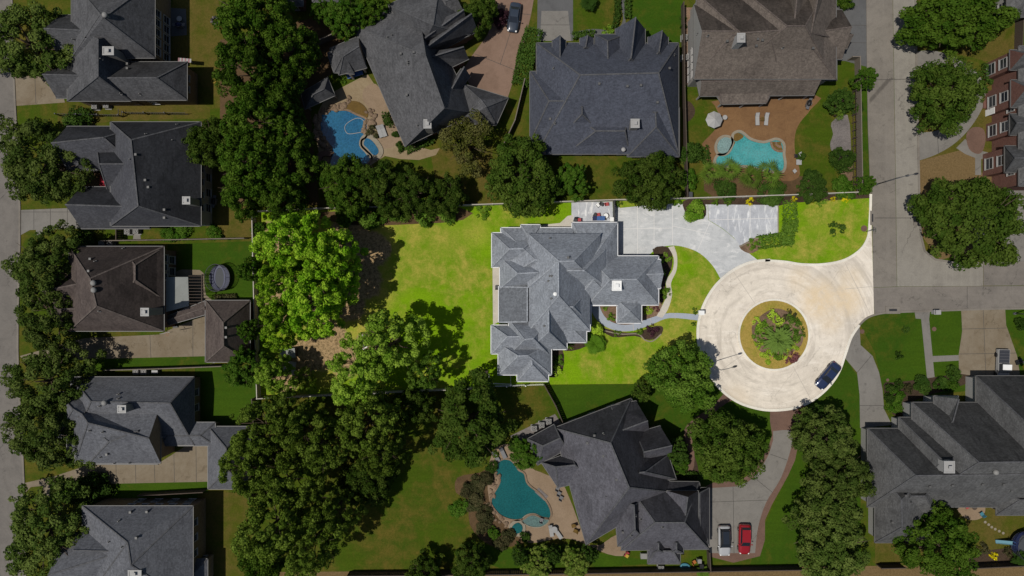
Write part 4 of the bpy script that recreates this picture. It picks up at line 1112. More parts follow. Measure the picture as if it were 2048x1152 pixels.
# 9
root, ro, wi = house('house', 'tan-brown-roofed house above a terracotta pool terrace, deep dark valleys between its gables', 'house', [
    blk((1388, 10, 1672, 158), 5.6, r=[(1390, 66), (1600, 63)], h=9.0, o='h', g='0'),
    blk((1391, 28, 1560, 150), 5.7, r=[(1464, 70), (1540, 70)], h=9.02, o='h'),
    blk((1393, -14, 1620, 140), 5.6, r=[(1481, 66), (1570, 60)], h=9.4, o='h'),
    blk((1468, -34, 1660, 140), 5.6, r=[(1574, 52), (1610, 52)], h=10.0, o='h'),
    blk((1562, -80, 1640, 60), 5.5, r=[(1601, -78), (1588, 50)], h=9.2, o='v'),
    blk((1612, -80, 1672, 76), 5.3, r=[(1650, -78), (1622, 66)], h=8.8, o='v'),
    blk((1590, 20, 1684, 118), 4.2, r=[(1620, 66), (1665, 64)], h=6.6, o='h', g='1'),
    blk((1630, 62, 1694, 97), 3.2, r=[(1640, 76), (1680, 76)], h=4.8, o='h', g='1'),
    blk((1560, 100, 1673, 160), 4.0, r=[(1600, 130), (1650, 130)], h=5.6, o='h'),
    blk([(1391, 150), (1630, 148), (1628, 190), (1400, 192)], 3.1, r=[(1400, 152), (1620, 150)], h=4.8, o='h', g='01', wall=False),
    blk([(1430, 185), (1545, 180), (1532, 206), (1444, 208)], 2.9, r=[(1440, 186), (1540, 184)], h=3.4, o='h', wall=False),
    ], 'tan_roof', 'stucco', 'brown_cap', 'grey_trim', dark_sides='n')
vents(ro, [(1453, 84, 9.0, 'box'), (1514, 80, 9.2, 'box'), (1523, 82, 9.2, 'box'), (1511, 93, 8.6, 'box'), (1565, 96, 8.6, 'pipe'), (1624, 98, 7.4, 'box'), (1395, 68, 6.2, 'pipe'), (1415, 72, 6.6, 'pipe')])
chimney(ro, 1482, 76, 11.4, 7.5, 1.0, 1.2, 'dull_white')
windows(root, wi[0], 3, 4, 3.2, 1.4, 1.1, 0.05, 0.5); windows(root, wi[0], 3, 4, 0.7, 1.5, 1.1, 0.05, 0.5); windows(root, wi[0], 2, 6, 0.6, 1.9, 1.4, 0.1, 0.9)
mb = MB()
for x, y in ((1446, 205), (1490, 206), (1530, 204), (1570, 190), (1620, 188), (1402, 190)):
    mb = MB(); mb.cyl(P(x, y, 2.5) - Vector((0, 0, 2.5)), .16, 2.75, 10); mb.build('porch_column', M['stucco'], root)
# 10 -- red brick house on the east edge
root, ro, wi = house('house', 'two-storey red brick house on the east edge, white-framed windows in stepped bays', 'house', [
    blk((2038, 92, 2200, 372), 6.2, 0.5, 'v'),
    blk((2020, 100, 2100, 140), 5.9, r=[(2032, 118), (2080, 116)], h=8.2, o='h', g='0'),
    blk((2022, 160, 2100, 215), 5.9, r=[(2038, 186), (2080, 184)], h=8.4, o='h', g='0'),
    blk((2020, 228, 2110, 270), 5.6, r=[(2034, 246), (2080, 246)], h=7.6, o='h'),
    blk((2010, 292, 2120, 345), 5.3, r=[(2030, 316), (2080, 316)], h=7.6, o='h')], 'black_roof', 'red_brick', over=0.2)
for k in (1, 2, 3, 4):
    windows(root, wi[k], 3, 1, 3.5, 1.5, 1.5, 0.2, 0.8, 'dull_white'); windows(root, wi[k], 3, 1, 0.8, 1.6, 1.7, 0.2, 0.8, 'dull_white')
windows(root, wi[0], 3, 6, 3.6, 1.4, 1.0, 0.03, 0.97, 'dull_white'); windows(root, wi[3], 2, 1, 3.4, 1.4, 0.9, 0.05, 0.4, 'dull_white'); door(root, wi[2], 3, 0.1, 1.0, 'white')
mb = MB(); c = P(1988, 205, 0); mb.box((c.x, c.y, .2), (2.4, 3.0, .4)); mb.box((c.x - 1.5, c.y, .1), (.6, 2.0, .2)); mb.build('front_step', M['red_brick'], root)
root, ro, wi = house('house', 'grey-roofed house cut by the top right corner of the view', 'house', [
    blk((2014, -60, 2200, 34), 3.2, 0.6, 'h'), blk((2022, -80, 2100, 20), 3.2, 0.6, 'v')], 'black_roof', 'stucco')
windows(root, wi[0], 3, 2, 0.8, 1.4, 1.0)
root, ro, wi = house('house', 'dark grey-roofed house cut by the top edge among the tall trees', 'house', [
    blk((560, -90, 606, 12), 3.2, 0.6, 'v'), blk((625, -60, 690, 4), 3.2, 0.6, 'h')], 'charcoal_roof', 'brick')
windows(root, wi[0], 2, 1, 0.8, 1.4, 1.0)
# 11 -- south-east house
root, ro, wi = house('house', 'large black-roofed house in the bottom right with stair-stepped hips and a white chimney', 'house', [
    blk((1735, 857, 2240, 1014), 2.9, r=[(1831, 951), (2150, 948)], h=8.4, o='h'),
    blk((1824, 805, 2240, 1008), 3.4, r=[(1958, 925), (2160, 922)], h=10.2, o='h'),
    blk((1952, 752, 2240, 1000), 3.2, r=[(2090, 880), (2160, 880)], h=11.0, o='h'),
    blk((1798, 835, 1960, 1000), 3.0, r=[(1886, 922), (1900, 925)], h=8.3, o='h'),
    blk((1750, 930, 1872, 1085), 2.9, r=[(1803, 1000), (1804, 1055)], h=6.2, o='v'),
    blk((1868, 792, 1916, 880), 3.6, r=[(1904, 797), (1906, 842)], h=6.0, o='v', g='0'),
    blk((1993, 975, 2240, 1030), 2.9, r=[(2040, 1000), (2200, 1000)], h=4.9, o='h'),
    blk((1800, 960, 1870, 1030), 4.2, r=[(1822, 992), (1850, 992)], h=6.0, o='h')], 'black_roof', 'dull_white', dark_sides='n')
vents(ro, [(1857, 972, 7.2, 'box'), (1902, 970, 7.8, 'box'), (1962, 968, 8.2, 'box'), (2004, 968, 8.2, 'box'), (2020, 981, 7.6, 'box'), (1988, 943, 9.6, 'turbine'), (1809, 990, 6.4, 'box'), (1820, 1004, 6.0, 'pipe'), (1782, 1043, 5.0, 'box')])
chimney(ro, 1898, 934, 10.6, 6.0, 1.4, 1.6, 'dull_white')
windows(root, wi[0], 3, 2, 0.9, 1.4, 1.2, 0.05, 0.5); windows(root, wi[1], 0, 2, 0.9, 1.4, 1.2, 0.02, 0.2); windows(root, wi[6], 2, 3, 0.9, 1.4, 1.2, 0.02, 0.5); door(root, wi[0], 0, 0.06, 4.4, 'grey_trim')
# 12 -- turned house south of the middle lot
root, ro, wi = house('house', 'violet-grey-roofed house set at an angle beside the teal pool, a windowed dormer near its driveway', 'house', [
    blk([(1108, 856), (1262, 797), (1350, 985), (1172, 1089)], 3.2, r=[(1221, 886), (1258, 975)], h=9.2, o='v'),
    blk([(1055, 878), (1108, 849), (1134, 898), (1075, 930)], 2.9, r=[(1086, 892), (1120, 876)], h=4.9, o='h'),
    blk([(1083, 925), (1140, 905), (1180, 960), (1116, 975)], 2.9, r=[(1112, 934), (1150, 930)], h=5.2, o='h'),
    blk([(1222, 812), (1272, 802), (1298, 860), (1244, 880)], 3.4, r=[(1240, 862), (1289, 838)], h=6.6, o='h', g='1'),
    blk([(1272, 866), (1320, 852), (1343, 906), (1290, 928)], 3.4, r=[(1288, 904), (1332, 886)], h=6.6, o='h', g='1'),
    blk([(1284, 905), (1336, 910), (1352, 958), (1262, 965)], 3.4, r=[(1280, 945), (1290, 944)], h=7.4, o='h'),
    blk([(1250, 962), (1398, 964), (1417, 1098), (1243, 1100)], 3.2, r=[(1310, 1045), (1369, 1045)], h=7.6, o='h'),
    blk([(1228, 1000), (1290, 1000), (1300, 1090), (1236, 1092)], 3.1, r=[(1268, 1010), (1270, 1060)], h=6.6, o='v'),
    blk((1334, 982, 1396, 1050), 4.8, r=[(1370, 985), (1370, 1035)], h=7.2, o='v', g='0'),
    blk((1386, 976, 1418, 1090), 2.9, r=[(1399, 986), (1400, 1070)], h=4.2, o='v'),
    blk((1296, 1092, 1360, 1127), 2.8, r=[(1310, 1102), (1346, 1102)], h=3.9, o='h', wall=False),
    blk((1304, 1083, 1330, 1106), 3.4, r=[(1317, 1086), (1317, 1100)], h=4.9, o='v'),
    blk((1340, 1083, 1366, 1106), 3.4, r=[(1353, 1086), (1353, 1100)], h=4.9, o='v')], 'violet_roof', 'brick', dark_sides='ne')
vents(ro, [(1188, 870, 5.6, 'box'), (1207, 867, 6.0, 'pipe'), (1174, 885, 5.6, 'box'), (1206, 911, 7.2, 'box'), (1209, 931, 7.2, 'box'), (1232, 958, 7.8, 'box'), (1211, 992, 6.4, 'pipe'), (1245, 1063, 4.8, 'box'), (1281, 1038, 6.6, 'pipe'), (1325, 1054, 7.0, 'pipe'), (1271, 1031, 6.4, 'pipe'), (1263, 1071, 5.0, 'pipe')])
windows(root, wi[8], 0, 2, 3.4, 1.1, 1.2, 0.1, 0.9, 'grey_trim'); windows(root, wi[0], 3, 5, 0.7, 1.7, 1.3, 0.2, 0.95); windows(root, wi[0], 0, 3, 0.9, 1.4, 1.1); door(root, wi[6], 1, 0.5, 4.8, 'dull_white')
mb = MB()
for x, y in ((1301, 1123), (1328, 1124), (1356, 1123)):
    mb = MB(); mb.box(P(x, y, 2.6) - Vector((0, 0, 1.3)), (.25, .25, 2.6)); mb.build('porch_column', M['stucco'], root)
# ------------------------------------------------------------------ trees and plants
def leaf_mesh(name, pos, nrm, size, tint, rng, aspect=0.62):
    """one bent kite-shaped leaf spray at each point"""
    n = len(pos)
    ref = rng.normal(size=(n, 3))
    t = np.cross(nrm, ref); t /= np.linalg.norm(t, axis=1, keepdims=True) + 1e-9
    b = np.cross(nrm, t)
    s = size[:, None]
    v = np.empty((n, 4, 3))
    v[:, 0] = pos - t * s
    v[:, 1] = pos + b * s * aspect + nrm * s * 0.16
    v[:, 2] = pos + t * s
    v[:, 3] = pos - b * s * aspect + nrm * s * 0.16
    me = bpy.data.meshes.new(name)
    me.vertices.add(4 * n); me.loops.add(4 * n); me.polygons.add(n)
    me.vertices.foreach_set('co', v.astype(np.float32).ravel())
    me.loops.foreach_set('vertex_index', np.arange(4 * n, dtype=np.int32))
    me.polygons.foreach_set('loop_start', np.arange(0, 4 * n, 4, dtype=np.int32))
    me.polygons.foreach_set('loop_total', np.full(n, 4, dtype=np.int32))
    at = me.attributes.new('tint', 'FLOAT', 'FACE')
    at.data.foreach_set('value', tint.astype(np.float32))
    me.update()
    return me

def crown(name, seed, R, z0, z1, clumps, per, leaf, rc=(0.17, 0.32), gap=0.0, flatb=0.25, lobes=0.16, spread=1.0):
    """leaf clumps spread over and through an uneven dome between heights z0 and z1"""
    rng = np.random.default_rng(seed)
    ph = rng.uniform(0, 6.28, 4)
    zc = z0 + (z1 - z0) * flatb
    P_, N_, S_, T_ = [], [], [], []
    k = 0
    while k < clumps:
        u = rng.uniform(-0.35, 1.0); a = rng.uniform(0, 6.283)
        rr = rng.uniform(0.35, 1.0) ** 0.45
        if rng.random() < gap and rr > 0.6: k += 1; continue
        Ra = R * (1 + lobes * math.sin(2 * a + ph[0]) + lobes * .8 * math.sin(3 * a + ph[1]) + lobes * .6 * math.sin(5 * a + ph[2]) + lobes * .4 * math.sin(8 * a + ph[3]))
        cs = math.sqrt(max(0.0, 1 - u * u))
        zz = (z1 - zc) * u if u > 0 else (zc - z0) * u / 0.35
        r = R * rng.uniform(*rc)
        c = np.array([Ra * cs * rr * math.cos(a) * (1 - rc[0] * .6), Ra * cs * rr * math.sin(a) * (1 - rc[0] * .6), zc + zz * rr * 0.92])
        n = int(per * rng.uniform(0.7, 1.3) * (r / (R * (rc[0] + rc[1]) / 2)) ** 1.6)
        d = rng.normal(size=(n, 3)); d[:, 2] = d[:, 2] * 0.85 + 0.35
        d /= np.linalg.norm(d, axis=1, keepdims=True)
        rad = r * rng.uniform(0.45, 1.08, size=(n, 1)) ** 0.6
        p = c + d * rad * np.array([1, 1, 0.72])
        nn = d + rng.normal(size=(n, 3)) * 0.55 + np.array([0, 0, 0.25]); nn /= np.linalg.norm(nn, axis=1, keepdims=True)
        P_.append(p); N_.append(nn); S_.append(leaf * rng.uniform(0.55, 1.25, n))
        T_.append(np.clip(rng.uniform(-.25, 1.1) + rng.uniform(-.2, 0.25, n), 0, 1))
        k += 1
    p = np.concatenate(P_)
    p[:, 2] = np.maximum(p[:, 2], 0.05)
    return leaf_mesh(name, p, np.concatenate(N_), np.concatenate(S_), np.concatenate(T_), rng)

def trunk_mesh(name, seed, h, R, r0, limbs=9):
    rr = random.Random(seed)
    mb = MB()
    mb.tube([(0, 0, -0.1), (rr.uniform(-.1, .1), rr.uniform(-.1, .1), h * .3), (rr.uniform(-.3, .3), rr.uniform(-.3, .3), h * .55), (rr.uniform(-.5, .5), rr.uniform(-.5, .5), h * .9)],
            [r0 * 1.35, r0, r0 * .72, r0 * .2], 9)
    for k in range(limbs):
        a = 6.283 * k / limbs + rr.uniform(-.3, .3); z = h * rr.uniform(.25, .6)
        L = R * rr.uniform(.6, .92); e = h * rr.uniform(.12, .3)
        p1 = Vector((math.cos(a) * L * .4, math.sin(a) * L * .4, z + e * .5)); p2 = Vector((math.cos(a + .15) * L, math.sin(a + .15) * L, z + e))
        mb.tube([(0, 0, z), p1, p2], [r0 * .45, r0 * .28, r0 * .07], 6)
        b = p1.lerp(p2, .4)
        mb.tube([p1, b + Vector((math.cos(a + 1) * L * .3, math.sin(a + 1) * L * .3, e * .5))], [r0 * .2, r0 * .05], 5)
    me_o = mb.build(name, M['bark'])
    me = me_o.data
    bpy.data.objects.remove(me_o)
    return me

# kinds: crown meshes 6 m in radius unless noted
KIND = {
    'oak': dict(h=9.5, r=6.0, n=4, args=dict(z0=2.2, z1=9.5, clumps=270, per=100, leaf=0.202, rc=(.08, .17), flatb=.3, lobes=.13, gap=.18)),
    'street': dict(h=9.5, r=6.0, n=4, args=dict(z0=2.2, z1=9.5, clumps=250, per=93, leaf=0.202, rc=(.07, .16), flatb=.3, lobes=.2, gap=.3)),
    'tall': dict(h=13.0, r=6.0, n=4, args=dict(z0=3.0, z1=13.0, clumps=270, per=99, leaf=0.216, rc=(.08, .17), flatb=.3, lobes=.17, gap=.22)),
    'pine': dict(h=15.0, r=6.0, n=4, args=dict(z0=5.0, z1=15.0, clumps=230, per=99, leaf=0.209, rc=(.07, .15), flatb=.35, lobes=.2, gap=.34)),
    'broad': dict(h=14.0, r=6.0, n=3, args=dict(z0=3.5, z1=14.0, clumps=280, per=93, leaf=0.245, rc=(.07, .16), flatb=.3, lobes=.16, gap=.3)),
    'loose': dict(h=8.0, r=6.0, n=2, args=dict(z0=2.0, z1=8.0, clumps=85, per=135, leaf=0.216, rc=(.12, .24), flatb=.4, lobes=.2, gap=.35)),
    'bush': dict(h=2.2, r=1.6, n=4, args=dict(z0=0.1, z1=2.2, clumps=42, per=67, leaf=0.136, rc=(.2, .38), flatb=.25, lobes=.14)),
    'fluff': dict(h=1.3, r=1.2, n=3, args=dict(z0=0.05, z1=1.3, clumps=20, per=39, leaf=0.128, rc=(.2, .36), flatb=.2, lobes=.25, gap=.3)),
}
CR = {}; TR = {}
for kn, kd in KIND.items():
    CR[kn] = [crown(kn + '_crown', 11 * i + len(kn) * 7, kd['r'], **kd['args']) for i in range(kd['n'])]
    if kn not in ('bush', 'fluff'):
        TR[kn] = [trunk_mesh(kn + '_trunk', i + 3, kd['h'] * .9, kd['r'], 0.34) for i in range(2)]
for lst in CR.values():
    for me in lst: me.materials.append(M['oak_leaf'])
_tc = [0]
def leafy(o, mat):
    o.material_slots[0].link = 'OBJECT'
    o.material_slots[0].material = M[mat]
    return o

def tree(px, py, rpx, kind, mat, label, hgt=None, name='tree', group=None, cat='tree', sx=1.0, rot=None):
    """crown seen at (px, py) with a radius of rpx pixels; the foot stands where that really puts it"""
    kd = KIND[kind]; _tc[0] += 1; i = _tc[0]
    hgt = hgt or kd['h']
    hm = hgt * 0.62
    c = P(px, py, hm)
    r = rpx * S * (H - hm) / H
    t = thing(name, label, cat, (c.x, c.y, 0), (i * 2.399) % 6.283 if rot is None else rot, group)
    t.scale = (r / kd['r'] / 1.06 * sx, r / kd['r'] / 1.06 / sx, hgt / kd['h'])
    cr = link(bpy.data.objects.new('crown', CR[kind][i % len(CR[kind])])); cr.parent = t
    leafy(cr, mat)
    tk = link(bpy.data.objects.new('trunk', TR[kind][i % 2])); tk.parent = t
    return t

def shrub(px, py, rpx, mat, label, hgt=None, kind='bush', name='shrub', group=None, cat='shrub', sx=1.0, rot=None):
    kd = KIND[kind]; _tc[0] += 1; i = _tc[0]
    r = rpx * S
    hgt = hgt or min(2.2, max(0.5, r * 1.2))
    c = P(px, py, hgt * .6)
    o = link(bpy.data.objects.new(name, CR[kind][i % len(CR[kind])]))
    o.location = (c.x, c.y, 0.02); o.rotation_euler = (0, 0, (i * 2.399) % 6.283 if rot is None else rot)
    o.scale = (r / kd['r'] * sx, r / kd['r'] / sx, hgt / kd['h'])
    leafy(o, mat)
    return tag(o, label, cat, group)

def hedge(pts, wid, hgt, mat, label, name='hedge', leaf=0.17, dens=75, rough=.1):
    """a clipped hedge along a line of pixels: leaf sprays over its top and sides"""
    rng = np.random.default_rng(int(pts[0][0]) + 5)
    A = [], [], [], []
    for (a, b) in zip(pts[:-1], pts[1:]):
        p = P(*a); q = P(*b); d = q - p; L = d.length; d.normalize(); s = Vector((-d.y, d.x, 0))
        n = int(dens * L * (wid + 2 * hgt))
        u = rng.uniform(-wid / 2, L + wid / 2, n); w = rng.uniform(-wid / 2 - hgt, wid / 2 + hgt, n)
        j = rng.normal(size=(n, 3)) * rough
        lat = np.clip(w, -wid / 2, wid / 2); z = hgt - np.clip(np.abs(w) - wid / 2, 0, hgt)
        pos = np.array(p)[None] + u[:, None] * np.array(d) + lat[:, None] * np.array(s) + np.stack([0 * z, 0 * z, z], 1) + j
        nn = np.where((np.abs(w) > wid / 2)[:, None], np.sign(w)[:, None] * np.array(s), np.array([0, 0, 1.0])) + rng.normal(size=(n, 3)) * .6
        nn /= np.linalg.norm(nn, axis=1, keepdims=True)
        A[0].append(pos); A[1].append(nn); A[2].append(leaf * rng.uniform(.6, 1.2, n)); A[3].append(rng.uniform(0, 1, n))
    p = np.concatenate(A[0]); c = p.mean(0); c[2] = 0
    p[:, 2] = np.maximum(p[:, 2], .05)
    me = leaf_mesh(name, p - c, np.concatenate(A[1]), np.concatenate(A[2]), np.concatenate(A[3]), rng)
    me.materials.append(M[mat])
    o = link(bpy.data.objects.new(name, me)); o.location = c
    return tag(o, label, 'hedge')

def frond_mesh(name, n, L, wid, droop, seed, rows=9, up=(.1, .9), leaf=.05):
    """feather fronds: a rib with narrow leaflets, arching out of the heart"""
    rr = random.Random(seed); mb = MB()
    for k in range(n):
        a = 2.399 * k; el = rr.uniform(*up); l = L * rr.uniform(.8, 1.1)
        pr = None
        for i in range(rows + 1):
            t = i / rows
            rad = l * t * math.cos(el) * (1 - .1 * t); z = l * (t * math.sin(el) - droop * t * t)
            p = Vector((rad * math.cos(a), rad * math.sin(a), z))
            if pr is not None:
                mb.beam(pr, p, .05, .03)
                s = Vector((-math.sin(a), math.cos(a), 0)); f = Vector((math.cos(a), math.sin(a), 0))
                w = wid * math.sin(math.pi * min(1, .12 + .88 * t)) + .05
                for sg in (-1, 1):
                    tip = p + s * (sg * w) + f * (w * .55) + Vector((0, 0, -.18 * w))
                    mb.add([pr, p, tip + f * leaf, tip - f * leaf], [(0, 1, 2, 3)] if sg > 0 else [(3, 2, 1, 0)])
            pr = p
    me_o = mb.build(name, M['palm_leaf']); me = me_o.data; bpy.data.objects.remove(me_o)
    return me

def fan_mesh(name, n, L, seed):
    """fan palm: long stalks, each with a pleated round fan"""
    rr = random.Random(seed); mb = MB()
    for k in range(n):
        a = 2.399 * k; el = rr.uniform(-.1, .9); el = el if k % 3 else rr.uniform(1.0, 1.4); l = L * rr.uniform(.6, 1.15)
        p = Vector((l * .5 * math.cos(a) * math.cos(el), l * .5 * math.sin(a) * math.cos(el), l * .5 * math.sin(el)))
        mb.tube([(0, 0, 0), p], [.04, .025], 5)
        f = Vector((math.cos(a) * math.cos(el - .5), math.sin(a) * math.cos(el - .5), math.sin(el - .5))); s = Vector((-math.sin(a), math.cos(a), 0)); u = s.cross(f) * -1
        m = 11
        for i in range(m):
            b0 = -1.75 + 3.5 * i / m; b1 = -1.75 + 3.5 * (i + 1) / m; bm = (b0 + b1) / 2; R = L * .56 * (1 - .16 * abs(bm))
            q = lambda b, r, z: p + f * (math.cos(b) * r) + s * (math.sin(b) * r) + u * z
            R2 = R * rr.uniform(.95, 1.2)
            mb.add([p, q(b0 + .04, R * .5, -.03), q(bm, R2, -.2), q(b1 - .04, R * .5, -.03), q(bm, R * .42, .04)], [(0, 1, 4), (1, 2, 4), (2, 3, 4), (3, 0, 4)])
    me_o = mb.build(name, M['palm_leaf']); me = me_o.data; bpy.data.objects.remove(me_o)
    return me

FROND = [frond_mesh('frond_crown', 30, 2.0, .42, .45, s) for s in (1, 2)]
CYCAD = frond_mesh('cycad_crown', 95, 2.9, .20, .34, 9, rows=12, up=(.0, 1.35), leaf=.07)
FAN = [fan_mesh('fan_crown', 10, 1.7, s) for s in (3, 4, 5)]
STALK = trunk_mesh('palm_stem', 5, 1.0, .1, .16, 0)
def palm(px, py, rpx, mat, label, hgt=2.5, kind='fan', name='palm_tree', group=None, base=1.7):
    _tc[0] += 1; i = _tc[0]
    c = P(px, py, hgt)
    t = thing(name, label, 'palm', (c.x, c.y, 0), i * 1.7, group)
    me = CYCAD if kind == 'cycad' else (FAN[i % 3] if kind == 'fan' else FROND[i % 2])
    k = rpx * S / (2.9 if kind == 'cycad' else base if kind == 'fan' else 1.9)
    cr = link(bpy.data.objects.new('crown', me)); cr.parent = t; cr.location = (0, 0, hgt); cr.scale = (k, k, k)
    leafy(cr, mat)
    tk = link(bpy.data.objects.new('trunk', STALK)); tk.parent = t; tk.scale = (1, 1, hgt / .9)
    return t

W_ = 'street trees along the west road'
for px, py, r, l in [
    (52, 85, 98, 'big oak at the top left corner between the west road and the pyramid roof'),
    (82, 322, 100, 'wide oak over the west kerb in front of the house with the red awning'),
    (88, 536, 84, 'dark oak in front of the brown-roofed house with the round vents'),
    (98, 640, 76, 'ragged oak leaning over the start of the brown-roofed house\'s long driveway'),
    (92, 762, 84, 'dark oak between the two west driveways, north of the windowed wing house'),
    (84, 868, 90, 'oak on the kerb in front of the grey-roofed house with the raised wing'),
    (92, 1062, 104, 'sprawling oak at the bottom left corner in front of the last west house')]:
    tree(px, py, r * .96, 'street', 'street_leaf', l, 9.5, 'oak_tree', W_)
shrub(155, 245, 30, 'dark_shrub', 'dark spreading bush on the lawn just north of the red-awning house', 2.5)
shrub(165, 490, 28, 'dark_shrub', 'dark spreading bush behind the oak north of the brown-roofed house', 2.5)
shrub(175, 980, 34, 'dark_shrub', 'dark feathery bush at the edge of the strip lawn above the bottom left house', 3.0)

N_ = 'tall trees of the north wood'
for px, py, r, k, l, h in [
    (500, 40, 78, 'tall', 'tall green tree at the top edge of the wood, beside the fire ring lawn', 15),
    (575, 95, 60, 'tall', 'tall tree of the wood standing just below the top-edge house roof', 13),
    (492, 140, 72, 'tall', 'tall tree on the west rim of the wood level with the pyramid-roof house', 15),
    (548, 178, 58, 'tall', 'tall tree in the middle of the wood west of the pool cabana', 12),
    (505, 235, 66, 'tall', 'leafy tree of the wood behind the dark round oak', 14),
    (572, 262, 50, 'tall', 'tree of the wood leaning over the west rim of the lagoon pool', 10),
    (500, 330, 72, 'tall', 'broad tree of the wood east of the slate-roofed red-awning house', 14),
    (568, 342, 64, 'tall', 'broad tree at the south-east end of the wood below the lagoon pool', 11),
    (485, 385, 50, 'tall', 'southernmost tree of the wood, touching the bright lot\'s north-west corner', 12),
    (560, 395, 52, 'tall', 'low tree of the wood just above the bright lot\'s north fence', 11)]:
    tree(px, py, r, k, 'wood_leaf', l, h, 'tree', N_)
tree(418, 288, 56, 'oak', 'oak_leaf', 'dark round-crowned oak behind the slate-roofed house with the red awning', 9, 'oak_tree')
tree(690, 32, 46, 'broad', 'fresh_leaf', 'bushy tree at the top edge just west of the angled house', 8)
tree(745, 22, 36, 'broad', 'wood_leaf', 'small tree squeezed against the north-west roof corner of the angled house', 7)
tree(640, 20, 22, 'broad', 'fresh_leaf', 'small fresh-green tree beside the roof at the top edge', 5)
tree(955, 28, 40, 'oak', 'oak_leaf', 'small oak at the top edge beside the pinkish driveway', 6.5)
shrub(1000, 34, 17, 'purple_leaf', 'purple-leaved bush growing over the edge of the pinkish driveway', 2.2)
B_ = 'trees screening the north fence of the bright lot'
for px, py, r, m, l, h in [
    (690, 372, 58, 'wood_leaf', 'leafy tree over the south end of the lagoon pool', 10),
    (758, 372, 56, 'oak_leaf', 'dark tree of the fence screen below the spa of the lagoon pool', 9.5),
    (830, 385, 52, 'oak_leaf', 'dark tree of the fence screen below the pale terrace path', 9),
    (895, 390, 42, 'oak_leaf', 'dark low tree ending the fence screen on the east', 8)]:
    tree(px, py, r, 'tall', m, l, h, 'tree', B_)
for px, py, r, l in [
    (690, 425, 24, 'lit bush under the fence, first from the wood, on the bright lot'),
    (740, 432, 26, 'lit bush under the fence between the brown mulch and the dark screen trees'),
    (795, 426, 22, 'lit bush hugging the north fence above the tan dry grass'),
    (848, 425, 24, 'dense lit bush under the fence just left of the last one'),
    (892, 424, 22, 'lit bush at the east end of the planted fence border on the bright lot')]:
    shrub(px, py, r, 'lot_leaf', l, 2.6)
shrub(968, 422, 16, 'lot_shrub', 'low sprawling bush by the north fence alone on the bright lawn', .9, 'fluff')
tree(938, 285, 62, 'loose', 'loose_leaf', 'sparse olive-green tree beside the south tip of the angled house', 7.5)
tree(1045, 350, 82, 'oak', 'oak_leaf', 'large dark oak behind the navy-roofed house, west of the fresher small tree', 10, 'oak_tree')
tree(1147, 360, 36, 'broad', 'fresh_leaf', 'fresh-green small tree touching the large dark oak behind the navy-roofed house', 6)
tree(1300, 362, 66, 'oak', 'oak_leaf', 'dark oak straddling the fence between the navy-roofed house and the pale driveway', 9.5, 'oak_tree')

# terrace of the tan-brown-roofed house
shrub(1384, 306, 24, 'dark_shrub', 'dark bush by the fence left of the spa of the aqua pool', 2.6)
shrub(1379, 358, 18, 'fresh_leaf', 'loose green bush by the fence above the green bin', 2.2)
hedge([(1407, 300), (1410, 322)], 1.0, .8, 'dark_shrub', 'short clipped hedge curving beside the spa of the aqua pool')
for px, py, r, l in [(1424, 344, 29, 'fan palm at the west end of the pool-side row, over dry grass'), (1460, 340, 30, 'fan palm leaning over the west end of the aqua pool'),
                     (1497, 352, 31, 'fan palm in the middle of the pool-side row with yellowing lower leaves'), (1538, 348, 33, 'largest fan palm at the east end of the pool-side row')]:
    palm(px, py, r, 'palm_leaf', l, 2.6, 'fan', 'fan_palm', 'fan palms along the aqua pool')
shrub(1452, 378, 22, 'dark_shrub', 'dark rounded bush below the fan palms on the west', 1.6)
shrub(1545, 385, 26, 'dark_shrub', 'dark spreading bush below the largest fan palm', 1.6)
tree(1628, 374, 32, 'oak', 'dark_shrub', 'round dark small tree in the corner below the terrace chairs', 4.5)
shrub(1690, 376, 22, 'fresh_leaf', 'round green bush inside the trellis fence at its south end', 2.4)
tree(1688, 315, 24, 'oak', 'dark_shrub', 'small dark tree beside the grey gravel bed by the trellis', 4)
hedge([(1674, 318), (1672, 330), (1680, 338), (1692, 336)], 1.2, .9, 'dark_shrub', 'clipped low hedge curling round the small dark tree by the trellis')
tree(1682, 200, 28, 'broad', 'dark_shrub', 'small dense tree against the trellis above the grey gravel bed', 5)
palm(1678, 228, 16, 'palm_leaf', 'small fan palm below the dense tree at the trellis', 1.6, 'fan', 'fan_palm')
tree(1732, 157, 24, 'broad', 'fresh_leaf', 'small street-side tree at the north end of the trellis', 5)
tree(1733, 368, 20, 'broad', 'fresh_leaf', 'small street-side tree at the south end of the trellis beside the street lamp', 4.5)
shrub(1716, 215, 12, 'dark_shrub', 'narrow bush on the verge outside the trellis', 1.2)
shrub(1604, 313, 9, 'dark_shrub', 'round clipped bush by the chairs at the terrace edge', 1.1)
shrub(1691, 3, 16, 'wood_leaf', 'bush at the top edge beside the slate driveway', 2)
for k, (px, py) in enumerate([(1368, 35), (1368, 50)]):
    shrub(px, py, 7, 'dark_shrub', ('small' if k else 'tiny') + ' bush in the narrow side bed by the tan-brown house, ' + ('below' if k else 'above') + ' the other', 1, 'fluff')
